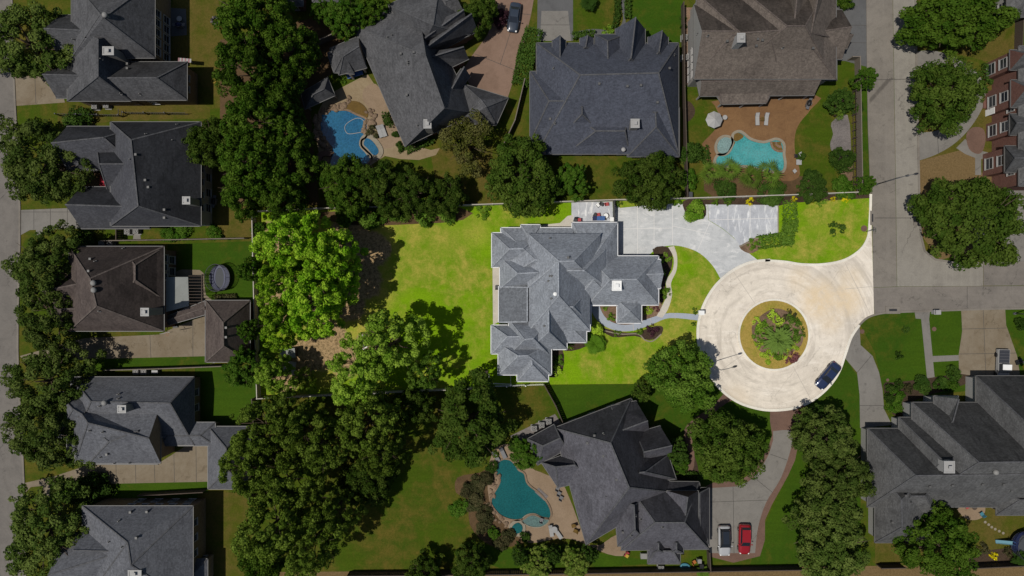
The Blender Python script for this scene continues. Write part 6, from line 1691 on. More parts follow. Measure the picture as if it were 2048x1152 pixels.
# ------------------------------------------------------------------ vehicles
def car(px, py, ang, label, paint, roof_glass=False, L=4.7, Wd=1.85, h=1.45, suv=False, body_roof=None):
    """front towards local +x"""
    t = thing('parked_car', label, 'car', (*P(px, py)[:2], 0.045), math.radians(ang))
    pm, nt, b = new_mat('car_paint', 0.22, 0.6); b.inputs['Base Color'].default_value = (*paint, 1); b.inputs['Coat Weight'].default_value = .6; b.inputs['Metallic'].default_value = .2
    rm = pm if not body_roof else M[body_roof]
    hl, w = L / 2, Wd / 2
    st = [(-1.0, .62, .42, .62), (-.985, .80, .36, .82), (-.93, .92, .30, .93), (-.80, .98, .26, .98), (-.4, 1, .24, .98), (.1, 1, .24, .95), (.35, 1, .24, .90), (.62, .99, .24, .84), (.85, .93, .28, .74), (.96, .80, .34, .66), (1.0, .58, .42, .58)]
    if suv: st = [(x, y, z0, z1 + .12) for x, y, z0, z1 in st]
    rings = []
    for x, y, z0, z1 in st:
        rings.append([(x * hl, -w * y, z0), (x * hl, -w * y * 1.0, z0 * .4 + z1 * .6), (x * hl, -w * y * .90, z1), (x * hl, -w * y * .5, z1 + .045), (x * hl, w * y * .5, z1 + .045), (x * hl, w * y * .90, z1), (x * hl, w * y, z0 * .4 + z1 * .6), (x * hl, w * y, z0)])
    mb = MB(); vs = [v for r in rings for v in r]; fs = []
    for i in range(len(rings) - 1):
        for k in range(8):
            a = i * 8 + k; bq = i * 8 + (k + 1) % 8
            fs.append((a, a + 8, bq + 8, bq))
    fs += [tuple(range(8)), tuple(range(len(vs) - 1, len(vs) - 9, -1))]
    mb.add(vs, fs, 0, True); mb.build('body', pm, t, True)
    zb = .96 + (.12 if suv else 0); zt = h + (.15 if suv else 0)
    rr = -.86 if suv else -.70; rt = -.74 if suv else -.42
    B0 = [(rr * hl, w * .80), (.42 * hl, w * .80)]; T0 = [(rt * hl, w * .64), (.08 * hl, w * .66)]
    q = lambda x, y, z: Vector((x, y, z))
    bl, br, fl, fr = q(B0[0][0], B0[0][1], zb), q(B0[0][0], -B0[0][1], zb), q(B0[1][0], B0[1][1], zb - .05), q(B0[1][0], -B0[1][1], zb - .05)
    tl, tr, ul, ur = q(T0[0][0], T0[0][1], zt - .03), q(T0[0][0], -T0[0][1], zt - .03), q(T0[1][0], T0[1][1], zt), q(T0[1][0], -T0[1][1], zt)
    def glass(name, pts):
        g = MB(); g.add(pts, [tuple(range(len(pts)))], 0); c = sum(pts, Vector()) / len(pts)
        inn = [c.lerp(p, .97) - Vector((0, 0, .03)) for p in pts]; g.add(inn, [tuple(reversed(range(len(pts))))])
        g.build(name, M['glass'], t, True)
    glass('windscreen', [fr.lerp(ur, .02), fl.lerp(ul, .02), ul, ur]); glass('rear_window', [bl, br, tr, tl]); glass('side_window', [fl, bl, tl, ul]); glass('side_window', [br, fr, ur, tr])
    rp = MB(); z = Vector((0, 0, .035)); m0 = tl.lerp(ul, .5) + z * 1.6; m1 = tr.lerp(ur, .5) + z * 1.6
    rp.add([tl, tr, m1, m0, ul, ur], [(0, 1, 2, 3), (3, 2, 5, 4)], 0, True)
    for a, b2 in ((fl, ul), (fr, ur), (bl, tl), (br, tr), (tl, ul), (tr, ur)): rp.beam(a, b2, .09, .07)
    rp.build('roof_panel', rm, t, True)
    if roof_glass:
        g = MB(); g.add([tl.lerp(tr, .14) + z * 2.2, tr.lerp(tl, .14) + z * 2.2, ur.lerp(ul, .14) + z * 2.2, ul.lerp(ur, .14) + z * 2.2], [(0, 1, 2, 3)]); g.build('sunroof', M['glass'], t, True)
    for sx in (-.62, .62):
        for sy in (-1, 1):
            wh = MB(); wh.tube([(sx * hl, sy * (w - .22), .33), (sx * hl, sy * (w + .0), .33)], .33, 18)
            wo_ = wh.build('wheel', M['rubber'], t, True)
            ri = MB(); ri.tube([(sx * hl, sy * (w - .05), .33), (sx * hl, sy * (w + .015), .33)], .2, 12); ri.build('rim', M['steel'], wo_, True)
    for sy in (-1, 1):
        a = MB(); a.blob((.90 * hl, sy * w * .66, .66 + (.1 if suv else 0)), (.22, .17, .08), 10, 6); a.build('headlight', M['white'], t, True)
        a = MB(); a.blob((-.955 * hl, sy * w * .66, .78), (.12, .2, .09), 10, 6); a.build('tail_light', M['red_plastic'], t, True)
        a = MB(); a.blob((.30 * hl, sy * (w + .11), zb + .05), (.1, .15, .08), 8, 6); a.beam((.30 * hl, sy * (w - .1), zb), (.30 * hl, sy * (w + .05), zb + .02), .06, .05); a.build('mirror', pm, t, True)
    return t
car(1028, 38, 262, 'dark blue-grey sedan parked on the pinkish driveway at the top edge', (.035, .045, .062))
car(1652, 751, 231, 'dark navy car parked against the kerb of the turning circle', (.022, .034, .085), L=4.8)
car(1446, 1078, 271, 'white car with a black glass roof parked left of the red one', (.42, .42, .42), True, 4.8, 1.95, 1.5, True, 'black')
car(1486, 1075, 269, 'red car parked right of the white one on the curved driveway', (.28, .010, .014), False, 4.75, 1.9, 1.5, True)
# pickup
t = thing('pickup_truck', 'white pickup with a dark covered bed on the south-east driveway', 'truck', (*P(1999, 729)[:2], .045), math.radians(268))
b = MB()
for x0, x1, z, w in ((-2.5, -.25, .95, 1.8), (-.3, 1.0, 1.05, 1.82), (.9, 2.1, .98, 1.78), (2.0, 2.45, .9, 1.66)): b.box(((x0 + x1) / 2, 0, (.4 + z) / 2), (x1 - x0, w, z - .4))
b.build('body', M['dull_white'], t, True)
b = MB(); a = [Vector(p) for p in ((-.25, .84, 1.05), (-.25, -.84, 1.05), (1.15, -.84, 1.05), (1.15, .84, 1.05), (-.15, .72, 1.72), (-.15, -.72, 1.72), (.65, -.7, 1.72), (.65, .7, 1.72))]
b.add(a, [(4, 5, 6, 7)]); b.box((.25, 0, 1.74), (.86, 1.42, .06)); b.build('cab_roof', M['white'], t, True)
b = MB(); b.add(a, [(2, 3, 7, 6), (0, 1, 5, 4), (1, 2, 6, 5), (3, 0, 4, 7)]); b.build('cab_window', M['glass'], t, True)
b = MB(); b.box((-1.38, 0, .99), (2.1, 1.6, .08), 0, 0)
for i in range(5): b.beam((-2.3 + i * .46, -.78, 1.05), (-2.3 + i * .46, .78, 1.05), .05, .03, 1)
b.build('bed_cover', [M['mesh_net'], M['steel']], t, True)
for sx in (-1.55, 1.55):
    for sy in (-1, 1):
        w = MB(); w.tube([(sx, sy * .7, .36), (sx, sy * .93, .36)], .37, 18); w.build('wheel', M['rubber'], t, True)
for sy in (-1, 1):
    w = MB(); w.blob((.95, sy * 1.04, 1.15), (.1, .16, .1), 8, 6); w.build('mirror', M['black'], t, True)
    w = MB(); w.blob((2.42, sy * .62, .75), (.08, .18, .1), 8, 6); w.build('headlight', M['white'], t, True)

# ------------------------------------------------------------------ street furniture
def lamp(px, py, hgt, ang, arm, label):
    t = thing('street_lamp', label, 'street lamp', (*P(px, py)[:2], 0))
    b = MB(); b.tube([(0, 0, 0), (0, 0, hgt * .5), (0, 0, hgt)], [.10, .075, .05], 10); b.cyl((0, 0, 0), .2, .35, 12); b.build('pole', M['steel'], t, True)
    d = Vector((math.cos(ang), math.sin(ang), 0)); b = MB(); b.tube([(0, 0, hgt - .1), d * arm * .5 + Vector((0, 0, hgt + .25)), d * arm + Vector((0, 0, hgt + .3))], [.05, .045, .04], 8); b.build('arm', M['steel'], t, True)
    b = MB(); c = d * (arm + .35) + Vector((0, 0, hgt + .28)); b.blob(c, (.4, .17, .12), 12, 6, 0, 0, ang); b.build('lamp_head', M['iron'], t, True)
lamp(1752, 369, 8.2, math.radians(12), 1.1, 'street lamp by the trellis fence, its arm over the main road')
lamp(1412, 728, 8.2, math.radians(17), 1.6, 'street lamp at the turning circle beside the dense dark green tree')
lamp(2028, 627, 8.2, math.radians(8), 1.1, 'street lamp at the right edge below the cross street')
def letterbox(px, py, label, mat='white'):
    t = thing('letterbox', label, 'letterbox', (*P(px, py)[:2], 0))
    b = MB(); b.box((0, 0, .45), (.62, .62, .9)); b.box((0, 0, .93), (.76, .76, .07)); b.box((0, 0, 1.15), (.6, .5, .38)); b.build('pillar', M[mat], t, True)
    b = MB(); b.box((0, 0, 1.39), (.8, .7, .1)); b.build('cap', M[mat], t, True)
    b = MB(); b.box((.32, 0, 1.15), (.03, .34, .25)); b.build('door', M['steel'], t, True)
letterbox(1399, 625, 'white pillar letterbox where the walk meets the turning circle')
letterbox(1866, 624, 'pale pillar letterbox on the kerb by the east path', 'dull_white')
def inlet(px, py, sx, sy, label):
    t = thing('storm_drain', label, 'drain', (*P(px, py)[:2], 0))
    b = MB(); b.box((0, 0, .09), (sx, sy, .16)); b.build('slab', M['dull_kerb'], t, True)
    b = MB(); b.box((0, 0, .172), (sx * .55 if sx > sy else sx * .3, sy * .3 if sx > sy else sy * .55, .012)); b.build('grate', M['iron'], t, True)
inlet(1744, 436, .75, 2.3, 'kerb inlet on the west side of the main road by the bright corner lawn')
inlet(1833, 436, 1.1, 2.4, 'kerb inlet on the east side of the main road by the huge oak')
inlet(1785, 620, 2.3, 1.2, 'kerb inlet on the south side of the cross street')
def manhole(px, py, label, r=.36):
    b = MB(); p = P(px, py); b.cyl((p.x, p.y, .01), r, .05, 20); b.cyl((p.x, p.y, .055), r * .8, .012, 18); tag(b.build('manhole_cover', M['brick_paving']), label, 'manhole')
manhole(1728, 457, 'round cover in the bright corner lawn beside the kerb', .5); manhole(1868, 658, 'round cover in the strip of lawn by the letterbox path'); manhole(1724, 663, 'round cover in the lawn at the mouth of the turning circle')
manhole(1775, 700 + 60, 'round cover low on the south-east lawn', .25)
t = thing('street_sign', 'thin street sign post on the bright corner lawn by the round cover', 'sign', (*P(1732, 463)[:2], 0))
b = MB(); b.tube([(0, 0, 0), (0, 0, 2.9)], .04, 8); b.build('post', M['steel'], t, True)
b = MB(); b.box((0, 0, 2.6), (.75, .03, .22)); b.build('blade', M['dark_shrub'] if False else M['steel'], t, True)
b = MB(); b.box((0, 0, 2.95), (.03, .75, .22)); b.build('blade', M['steel'], t, True)
def hoop(px, py, ang, label):
    t = thing('basketball_hoop', label, 'basketball hoop', (*P(px, py)[:2], .04), math.radians(ang))
    b = MB(); b.box((-.9, 0, .12), (1.1, .75, .24)); b.build('base', M['black'], t, True)
    b = MB(); b.tube([(-.8, 0, .2), (-.6, 0, 2.6), (.1, 0, 3.1)], .06, 8); b.build('pole', M['iron'], t, True)
    b = MB(); b.box((.25, 0, 3.3), (.05, 1.6, 1.0)); b.build('backboard', M['steel'], t, True)
    b = MB(); n = 16
    b.tube([(.5 + .23 * math.cos(6.2832 * k / n), .23 * math.sin(6.2832 * k / n), 3.05) for k in range(n + 1)], .02, 6); b.beam((.27, 0, 3.05), (.3, 0, 3.05), .05, .03); b.build('ring', M['orange_plastic'], t, True)
hoop(2026, 727, 200, 'portable basketball hoop beside the white pickup')
hoop(353, 660, -80, 'basketball hoop on the driveway side of the brown-roofed house')

# ------------------------------------------------------------------ yard things
def acunit(px, py, label, group=None):
    t = thing('air_conditioner', label, 'air conditioner', (*P(px, py)[:2], .03), 0, group)
    b = MB(); b.box((0, 0, .05), (1.05, 1.05, .1)); b.box((0, 0, .5), (.85, .85, .8)); b.build('casing', M['unit_grey'], t, True)
    b = MB()
    b.tube([(.34 * math.cos(6.2832 * k / 16), .34 * math.sin(6.2832 * k / 16), .91) for k in range(17)], .025, 6)
    for k in range(4): b.beam((-.34 * math.cos(k * .785), -.34 * math.sin(k * .785), .915), (.34 * math.cos(k * .785), .34 * math.sin(k * .785), .915), .03, .02)
    b.build('fan_guard', M['black'], t, True)
for px, py, l in [(260, 464, 'air conditioner under the south wall of the slate-roofed house, beside the short dark fence'), (277, 463, 'air conditioner under the south wall of the slate-roofed house, nearer the leafy bushes'),
                  (209, 489, 'air conditioner above the brown roof\'s north eave, the outer one'), (226, 489, 'air conditioner above the brown roof\'s north eave, the inner one'),
                  (277, 742, 'air conditioner north of the raised-wing house, the first of two'), (293, 742, 'air conditioner north of the raised-wing house, beside the grey box'),
                  (218, 213, 'air conditioner below the pyramid-roofed house, next to the bar fence'), (195, 215, 'air conditioner below the pyramid-roofed house, farther from the bar fence'),
                  (1068, 855, 'air conditioner by the violet-grey house, lower left of three'), (1083, 848, 'air conditioner by the violet-grey house, middle of three'), (1097, 841, 'air conditioner by the violet-grey house, nearest the dark fence'),
                  (1320, 1133, 'air conditioner at the bottom fence below the porch roof'), (1367, 78, 'air conditioner in the narrow side bed of the tan-brown house'), (1367, 118, 'lower air conditioner in the narrow side bed of the tan-brown house')]:
    acunit(px, py, l)
def table(px, py, r, label, mat='dull_white', square=False):
    t = thing('table', label, 'table', (*P(px, py)[:2], .03))
    b = MB()
    if square: b.box((0, 0, .72), (2 * r, 2 * r, .05))
    else: b.cyl((0, 0, .70), r, .05, 20)
    b.build('tabletop', M[mat], t, True)
    for k in range(4):
        a = .785 + k * 1.571; l = MB(); l.tube([(r * .8 * math.cos(a), r * .8 * math.sin(a), 0), (r * .7 * math.cos(a), r * .7 * math.sin(a), .7)], .025, 6); l.build('leg', M['steel'], t, True)
table(363, 41, .42, 'white round table on the small patio of the pyramid-roofed house')
def grill(px, py, ang, label, mat='black'):
    t = thing('grill', label, 'grill', (*P(px, py)[:2], .03), math.radians(ang))
    b = MB(); b.box((0, 0, .45), (1.0, .55, .7)); b.box((.75, 0, .8), (.5, .5, .05)); b.box((-.75, 0, .8), (.5, .5, .05)); b.build('cart', M['steel'], t, True)
    b = MB(); b.blob((0, 0, .85), (.55, .34, .34), 14, 8); b.build('lid', M[mat], t, True)
    b = MB(); b.beam((-.3, -.36, 1.0), (.3, -.36, 1.0), .04, .04); b.build('handle', M['unit_grey'], t, True)
grill(362, 53, 0, 'blue-lidded grill on the small patio of the pyramid-roofed house', 'deep_blue')
grill(1614, 209, 70, 'black grill at the east edge of the terracotta terrace')
grill(432, 404, 80, 'dark grill beside the east wall of the slate-roofed house')
t = thing('canopy', 'pink and white striped canopy off the east corner of the pyramid-roofed house', 'canopy', (*P(383, 130)[:2], 0), math.radians(-5))
b = MB()
for i in range(8): b.box((-.9 + i * .26, 0, 2.3 + .002 * i), (.25, .6, .05), 0, i % 2)
b.build('cloth', [M['pink_cloth'], M['dull_white']], t, True)
for sx in (-.9, .9):
    b = MB(); b.tube([(sx, 0, 0), (sx, 0, 2.28)], .03, 6); b.build('pole', M['steel'], t, True)
t = thing('fire_ring', 'ring of dark stones on the dry lawn by the wood', 'fire ring', (*P(431, 42)[:2], 0.01))
for k in range(9):
    b = MB(); a = k * .698; b.blob((.55 * math.cos(a), .55 * math.sin(a), .15), (.26, .2, .2), 7, 5, 0, .12, a); b.build('stone', M['grey_stone' if k % 2 else 'iron'], t, True)
b = MB(); b.tube([P(428, 162) + Vector((.33 * math.cos(6.2832 * k / 16), .33 * math.sin(6.2832 * k / 16), .06)) for k in range(17)], .05, 6); tag(b.build('toy_hoop', M['yellow_plastic']), 'small yellowish toy hoop lying on the dry lawn', 'hoop')
def trampoline(px, py, rx, ry, label, rot=0, base='deep_blue'):
    t = thing('trampoline', label, 'trampoline', (*P(px, py)[:2], .02), rot)
    n = 28; ring = [(rx * math.cos(6.2832 * k / n), ry * math.sin(6.2832 * k / n)) for k in range(n)]
    b = MB(); b.flat([(x * .42, y * .74) for x, y in ring], .86); b.build('mat', M['grey_mat'], t, True)
    b = MB(); vs = [(x, y, .9) for x, y in ring] + [(x * .42, y * .76, .88) for x, y in ring]; b.add(vs, [(k, (k + 1) % n, n + (k + 1) % n, n + k) for k in range(n)]); b.build('pad', M[base], t, True)
    b = MB(); b.tube([(x, y, .88) for x, y in ring + ring[:1]], .05, 6); b.tube([(x * 1.02, y * 1.02, 2.5) for x, y in ring + ring[:1]], .05, 6); b.build('hoop', M['iron'], t, True)
    for k in range(0, n, 4):
        b = MB(); x, y = ring[k]; b.tube([(x * 1.03, y * 1.03, 0), (x * 1.03, y * 1.03, 2.5)], .035, 6); b.build('pole', M['iron'], t, True)
    b = MB(); n2 = n * 2
    for k in range(n2):
        a = 6.2832 * k / n2; b.beam((rx * math.cos(a), ry * math.sin(a), .9), (rx * 1.02 * math.cos(a), ry * 1.02 * math.sin(a), 2.5), .02, .05)
    for z in (1.2, 1.6, 2.0): b.tube([(x * 1.01, y * 1.01, z) for x, y in ring + ring[:1]], .02, 4)
    b.build('net', M['mesh_net'], t, True)
trampoline(444, 556, 1.62, 2.1, 'oval trampoline with a dark net and blue pad on the west lawn')
trampoline(2040, 1085, 2.1, 2.1, 'round trampoline with a blue pad cut by the bottom right edge')
t = thing('slide', 'cyan plastic slide beside the round trampoline', 'slide', (*P(2002, 1081)[:2], .02), math.radians(4))
b = MB()
for i in range(8): b.beam((-1.0 + i * .25, 0, .15 + i * .13), (-.75 + i * .25, 0, .28 + i * .13), .5, .05)
b.beam((-1, .27, .2), (1, .27, 1.25), .05, .2); b.beam((-1, -.27, .2), (1, -.27, 1.25), .05, .2); b.build('chute', M['cyan_plastic'], t, True)
b = MB(); b.tube([(1, .25, 0), (1, .25, 1.9)], .04, 6); b.tube([(1, -.25, 0), (1, -.25, 1.9)], .04, 6); b.beam((1, -.25, .4), (1, .25, .4), .06, .04); b.beam((1, -.25, .8), (1, .25, .8), .06, .04); b.build('ladder', M['blue_plastic'], t, True)
def umbrella(px, py, r, hgt, label, mat='dull_white'):
    t = thing('patio_umbrella', label, 'umbrella', (*P(px, py, hgt)[:2], 0))
    b = MB(); n = 8; ring = [Vector((r * math.cos(6.2832 * k / n), r * math.sin(6.2832 * k / n), hgt - .45)) for k in range(n)]; top = Vector((0, 0, hgt + .1))
    for k in range(n):
        a, c = ring[k], ring[(k + 1) % n]; m = (a + c) / 2 * .985; m.z = hgt - .47
        b.add([top, a, m, c], [(0, 1, 2), (0, 2, 3)])
    b.build('canopy', M[mat], t, True)
    b = MB(); b.tube([(0, 0, .05), (0, 0, hgt + .1)], .03, 8); b.build('pole', M['steel'], t, True)
    b = MB(); b.cyl((0, 0, .03), .35, .1, 14); b.build('base', M['iron'], t, True)
umbrella(1430, 238, 1.35, 2.5, 'large pale octagonal umbrella on the terracotta terrace')
table(1447, 237, .38, 'small white round table beside the pale umbrella')
def lounger(px, py, ang, label, mat='dull_white', group=None):
    t = thing('sun_lounger', label, 'sun lounger', (*P(px, py)[:2], .03), math.radians(ang), group)
    b = MB(); b.box((-.25, 0, .36), (1.35, .6, .08)); b.beam((.42, 0, .38), (1.0, 0, .72), .6, .08); b.build('mattress', M[mat], t, True)
    b = MB()
    for sy in (-.29, .29): b.beam((-.95, sy, .28), (.95, sy, .28), .05, .06)
    b.build('frame', M['steel'], t, True)
    for sx in (-.8, .7):
        for sy in (-.27, .27): l = MB(); l.tube([(sx, sy, 0), (sx, sy, .28)], .03, 6); l.build('leg', M['steel'], t, True)
    return t
for px, py, a, l, m in [(1513, 240, 92, 'left white lounger of the pair on the terracotta terrace', 'dull_white'), (1531, 240, 85, 'right white lounger of the pair on the terracotta terrace', 'dull_white'),
        (760.5, 265, 110, 'left grey lounger of the pair by the deep blue pool', 'cushion'), (768, 263, 110, 'right grey lounger of the pair by the deep blue pool', 'cushion'),
        (1006, 905, 115, 'dark lounger in the shade at the head of the teal pool', 'steel'), (992, 912, 120, 'shaded lounger under the big dark tree by the teal pool', 'steel'),
        (1102, 1060, 100, 'grey lounger by the foot of the teal pool, left of the jumble', 'cushion'), (1116, 1066, 125, 'grey lounger by the foot of the teal pool, right of the jumble', 'cushion')]:
    lounger(px, py, a, l, m)
table(1522, 240, .3, 'little brown side table between the white loungers', 'step_tile', True)
def chair(px, py, ang, label, mat='dull_white', group=None):
    t = thing('garden_chair', label, 'chair', (*P(px, py)[:2], .03), math.radians(ang), group)
    b = MB(); b.box((0, 0, .43), (.55, .55, .07)); b.build('seat', M[mat], t, True)
    b = MB(); b.beam((-.28, 0, .46), (-.42, 0, .95), .55, .06); b.build('backrest', M[mat], t, True)
    for sx in (-.24, .24):
        for sy in (-.24, .24): l = MB(); l.tube([(sx, sy, 0), (sx, sy, .4)], .025, 6); l.build('leg', M['steel'], t, True)
for px, py, a, l, m in [(1599, 309, 30, 'white chair beside the round clipped bush', 'dull_white'), (1587, 343, 40, 'white chair alone at the lower terrace edge', 'dull_white'), (1590, 313, 0, 'little dark stool left of the white chair', 'black'),
        (1115, 975, 60, 'dark chair under the eave by the teal pool, topmost of three', 'steel'), (1118, 985, 60, 'dark chair under the eave by the teal pool, middle of three', 'steel'), (1122, 994, 60, 'dark chair under the eave by the teal pool, lowest of three', 'steel'),
        (1146, 1050, 200, 'brown chair at the lower eave of the violet-grey house, upper one', 'step_tile'), (1150, 1060, 160, 'brown chair at the lower eave of the violet-grey house, lower one', 'step_tile'),
        (1931, 1012, 300, 'dark red chair on the round patio, left of the small table', 'red_plastic'), (1960, 1026, 120, 'cyan chair on the round patio', 'cyan_plastic'), (1083, 1038, 70, 'dark chair standing on the shallow sun ledge', 'steel')]:
    chair(px, py, a, l, m)
table(1594, 326, .42, 'white square table at the terrace edge between the chairs', 'dull_white', True)
table(1943, 1012, .4, 'small wooden table on the round patio', 'wood')
table(1108, 1056, .5, 'grey table among the loungers at the foot of the teal pool', 'cushion')
t = thing('water_bowl_table', 'long blue-topped table under the garden pavilion edge', 'table', (*P(712, 152)[:2], .03), math.radians(17))
b = MB(); b.box((0, 0, .75), (2.6, .7, .08)); b.build('tabletop', M['blue_plastic'], t, True)
for sx in (-1.1, 1.1): b = MB(); b.box((sx, 0, .35), (.1, .6, .7)); b.build('leg', M['steel'], t, True)
# stepping stones
for k, (px, py, s) in enumerate([(1970, 1044, 'first'), (1977, 1049, 'second'), (1983, 1054, 'third'), (1990, 1058, 'fourth'), (1998, 1062, 'fifth'), (2006, 1066, 'last')]):
    b = MB(); p = P(px, py); b.cyl((p.x, p.y, .0), .22, .07, 10); tag(b.build('stepping_stone', M['coping']), s + ' pale stepping stone from the round patio towards the trampoline', 'stepping stone', 'stepping stones to the trampoline')
# clutter beside the middle house
def bin_(px, py, mat, label, h=1.05, w=.62):
    t = thing('waste_bin', label, 'bin', (*P(px, py)[:2], .03))
    b = MB(); b.prism([(-w * .42, -w * .42), (w * .42, -w * .42), (w * .42, w * .42), (-w * .42, w * .42)], .05, h - .08); b.build('bin_body', M[mat], t, True)
    b = MB(); b.box((0, 0, h - .03), (w, w * 1.05, .08)); b.beam((-w * .3, w * .55, h - .05), (w * .3, w * .55, h - .05), .05, .05); b.build('lid', M[mat], t, True)
    for s in (-1, 1): b = MB(); b.tube([(s * w * .35, w * .42, .1), (s * w * .45, w * .42, .1)], .1, 10); b.build('wheel', M['rubber'], t, True)
bin_(1188, 438, 'deep_blue', 'dark blue bin by the middle house, left of the bright blue ones')
bin_(1196, 438, 'blue_plastic', 'bright blue bin in the middle of the clutter by the middle house'); bin_(1204, 438, 'blue_plastic', 'bright blue bin next to the white tub')
bin_(1222, 440, 'white', 'white bin at the corner of the pale patio', .9); bin_(1158, 441, 'red_plastic', 'red bin leftmost in the clutter by the middle house', .8, .5)
bin_(1376, 392, 'dark_green' if 'dark_green' in M else 'grey_mat', 'dark bin in the fence corner below the loose green bush', 1.1, .9)
t = thing('tub', 'white round tub on the pale patio beside the blue bins', 'tub', (*P(1211, 432)[:2], .03))
b = MB(); b.cyl((0, 0, 0), .36, .45, 16, 0, .42); b.build('bowl', M['white'], t, True); b = MB(); b.tube([(.42 * math.cos(6.2832 * k / 16), .42 * math.sin(6.2832 * k / 16), .45) for k in range(17)], .04, 6); b.build('rim', M['unit_grey'], t, True)
chair(1196, 430, 100, 'red chair folded among the blue bins of the middle house', 'red_plastic'); chair(1190, 430, 60, 'dark green-black chair among the bins of the middle house', 'iron')
chair(1150, 441, 250, 'dark chair left of the red bin by the middle house', 'iron'); chair(1213, 409, 10, 'red and white chair against the north fence above the patio', 'red_plastic'); chair(1203, 409, -20, 'dark chair against the north fence above the patio', 'iron')
chair(1195, 411, 40, 'white chair against the north fence above the patio', 'white'); chair(994, 574, 90, 'dark chair against the west wall of the middle house', 'iron')
fence([(1226, 404), (1226, 445)], 'iron', 'short dark gate beside the clutter of the middle house', 1.7, 'board', 1.7, 'gate', 'gate')
t = thing('swing_frame', 'dark metal frame on the grass at the lower left of the middle house', 'frame', (*P(972, 747)[:2], .02), math.radians(80))
b = MB()
for s in (-1, 1): b.tube([(s * .8, -.5, 0), (s * .8, 0, 1.2), (s * .8, .5, 0)], .03, 6)
b.tube([(-.8, 0, 1.2), (.8, 0, 1.2)], .03, 6); b.build('frame', M['iron'], t, True); b = MB(); b.box((0, 0, .45), (1.1, .4, .04)); b.build('seat', M['wood'], t, True)
# back of the bright lot
t = thing('garden_shed', 'low shed with a dark sheet roof under the trees in the lot\'s south-west corner', 'shed', (*P(582, 705)[:2], 0), math.radians(6))
b = MB(); b.box((0, 0, .8), (2.2, 1.2, 1.6)); b.build('wall', M['wood'], t, True); b = MB(); b.beam((-1.25, 0, 1.68), (1.25, 0, 1.85), 1.5, .06); b.build('roof', M['metal_sheet'], t, True); b = MB(); b.box((.4, -.62, .75), (.8, .04, 1.4)); b.build('door', M['pale_wood'], t, True)
t = thing('wooden_platform', 'pale brown wooden platform on bare ground near the lot\'s south-west corner', 'platform', (*P(580, 735)[:2], 0), math.radians(-8))
b = MB()
for i in range(9): b.box((-.88 + i * .22, 0, .3), (.2, 2.1, .05))
b.build('deck', M['grey_wood'], t, True); b = MB(); b.beam((-.9, -.9, .2), (.9, -.9, .2), .1, .14); b.beam((-.9, .9, .2), (.9, .9, .2), .1, .14); b.build('joist', M['wood'], t, True)
t = thing('cooler_box', 'white drum lying on the bare earth left of the tall pale pine', 'drum', (*P(729, 672)[:2], 0)); b = MB(); b.cyl((0, 0, 0), .38, .5, 14, 0, .34); b.build('drum_body', M['white'], t, True); b = MB(); b.cyl((0, 0, .5), .36, .06, 14); b.build('lid', M['dull_white'], t, True)
t = thing('garden_bench', 'pale bench with a dark seat below the white drum', 'bench', (*P(726, 687)[:2], 0), math.radians(100))
b = MB(); b.box((0, 0, .43), (1.3, .45, .06)); b.build('seat', M['black'], t, True); b = MB(); b.beam((-.65, .25, .75), (.65, .25, .75), .05, .4); b.build('backrest', M['white'], t, True)
for s in (-.5, .5): b = MB(); b.box((s, 0, .2), (.08, .4, .4)); b.build('leg', M['white'], t, True)
b = MB(); p, q = P(724, 700), P(735, 693); b.beam(p + Vector((0, 0, .1)), q + Vector((0, 0, .1)), .15, .12); tag(b.build('plank', M['white']), 'white plank lying below the pale bench', 'plank')
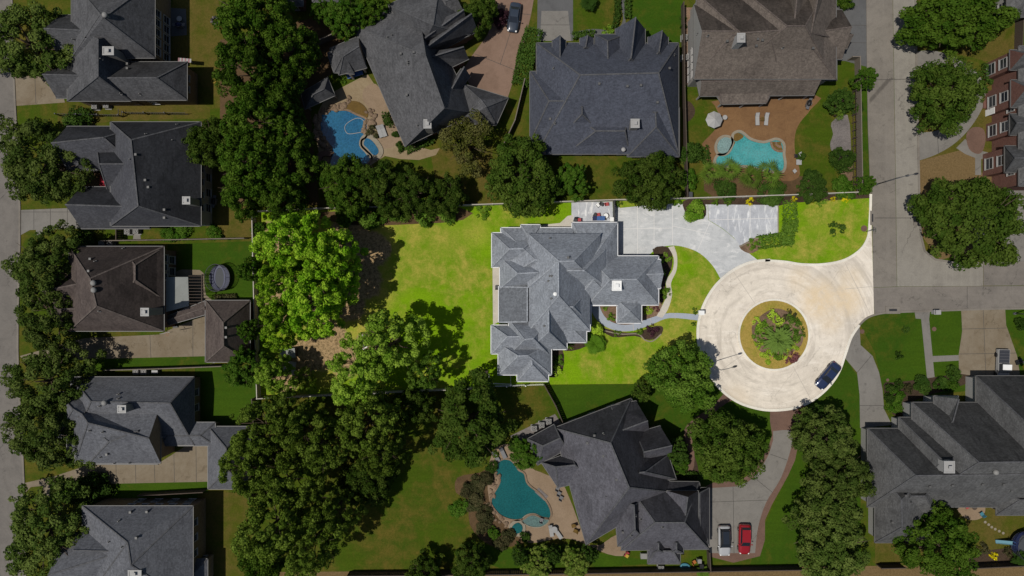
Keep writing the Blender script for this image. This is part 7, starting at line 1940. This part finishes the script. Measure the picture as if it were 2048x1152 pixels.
# things beside the violet-grey house and at the bottom fence
t = thing('pool_raft', 'cyan inflatable raft lying by the bottom fence', 'raft', (*P(1370, 1133)[:2], .02), math.radians(-12))
b = MB(); b.tube([(.7 * math.cos(6.2832 * k / 20), .48 * math.sin(6.2832 * k / 20), .16) for k in range(21)], .17, 8); b.build('tube', M['cyan_plastic'], t, True); b = MB(); b.flat([(.62 * math.cos(6.2832 * k / 20), .4 * math.sin(6.2832 * k / 20)) for k in range(20)], .09); b.build('floor', M['cyan_plastic'], t, True)
chair(1387, 1122, 30, 'orange-red chair between the raft and the short fence', 'orange_plastic'); bin_(1396, 1118, 'unit_grey', 'grey bin by the short fence near the parked cars', 1.0); bin_(1400, 1128, 'black', 'black bin by the short fence near the parked cars', 1.0)
t = thing('toy_car', 'red and yellow ride-on toy under the south eave of the violet-grey house', 'toy', (*P(1253, 1107)[:2], .03), 1.0)
b = MB(); b.box((0, 0, .3), (.9, .5, .3)); b.blob((.2, 0, .5), (.35, .25, .2)); b.build('body', M['red_plastic'], t, True); b = MB(); b.box((-.1, 0, .85), (.5, .48, .06)); b.build('canopy', M['yellow_plastic'], t, True)
for sx in (-.3, .3):
    for sy in (-1, 1): b = MB(); b.tube([(sx, sy * .2, .15), (sx, sy * .3, .15)], .15, 10); b.build('wheel', M['black'], t, True)
t = thing('storage_box', 'white storage box under the south eave of the violet-grey house', 'box', (*P(1287, 1109)[:2], .03)); b = MB(); b.box((0, 0, .35), (1.1, .8, .65)); b.build('chest', M['dull_white'], t, True); b = MB(); b.box((0, 0, .71), (1.16, .86, .07)); b.build('lid', M['unit_grey'], t, True)
t = thing('utility_box', 'small grey utility box north of the raised-wing house', 'box', (*P(314, 743)[:2], .02)); b = MB(); b.box((0, 0, .35), (.9, .5, .7)); b.build('cabinet', M['unit_grey'], t, True); b = MB(); b.box((0, 0, .72), (.96, .56, .05)); b.build('lid', M['steel'], t, True)
t = thing('wheelbarrow', 'pale wheelbarrow beside the brown-roofed garage corner', 'wheelbarrow', (*P(434, 720)[:2], .02), .4)
b = MB(); b.prism([(-.45, -.3), (.45, -.22), (.45, .22), (-.45, .3)], .3, .55); b.build('tray', M['dull_white'], t, True); b = MB(); b.tube([(-1.0, -.28, .5), (.4, -.15, .28)], .025, 6); b.tube([(-1.0, .28, .5), (.4, .15, .28)], .025, 6); b.build('handle', M['wood'], t, True); b = MB(); b.tube([(.6, -.05, .2), (.6, .05, .2)], .2, 12); b.build('wheel', M['rubber'], t, True)
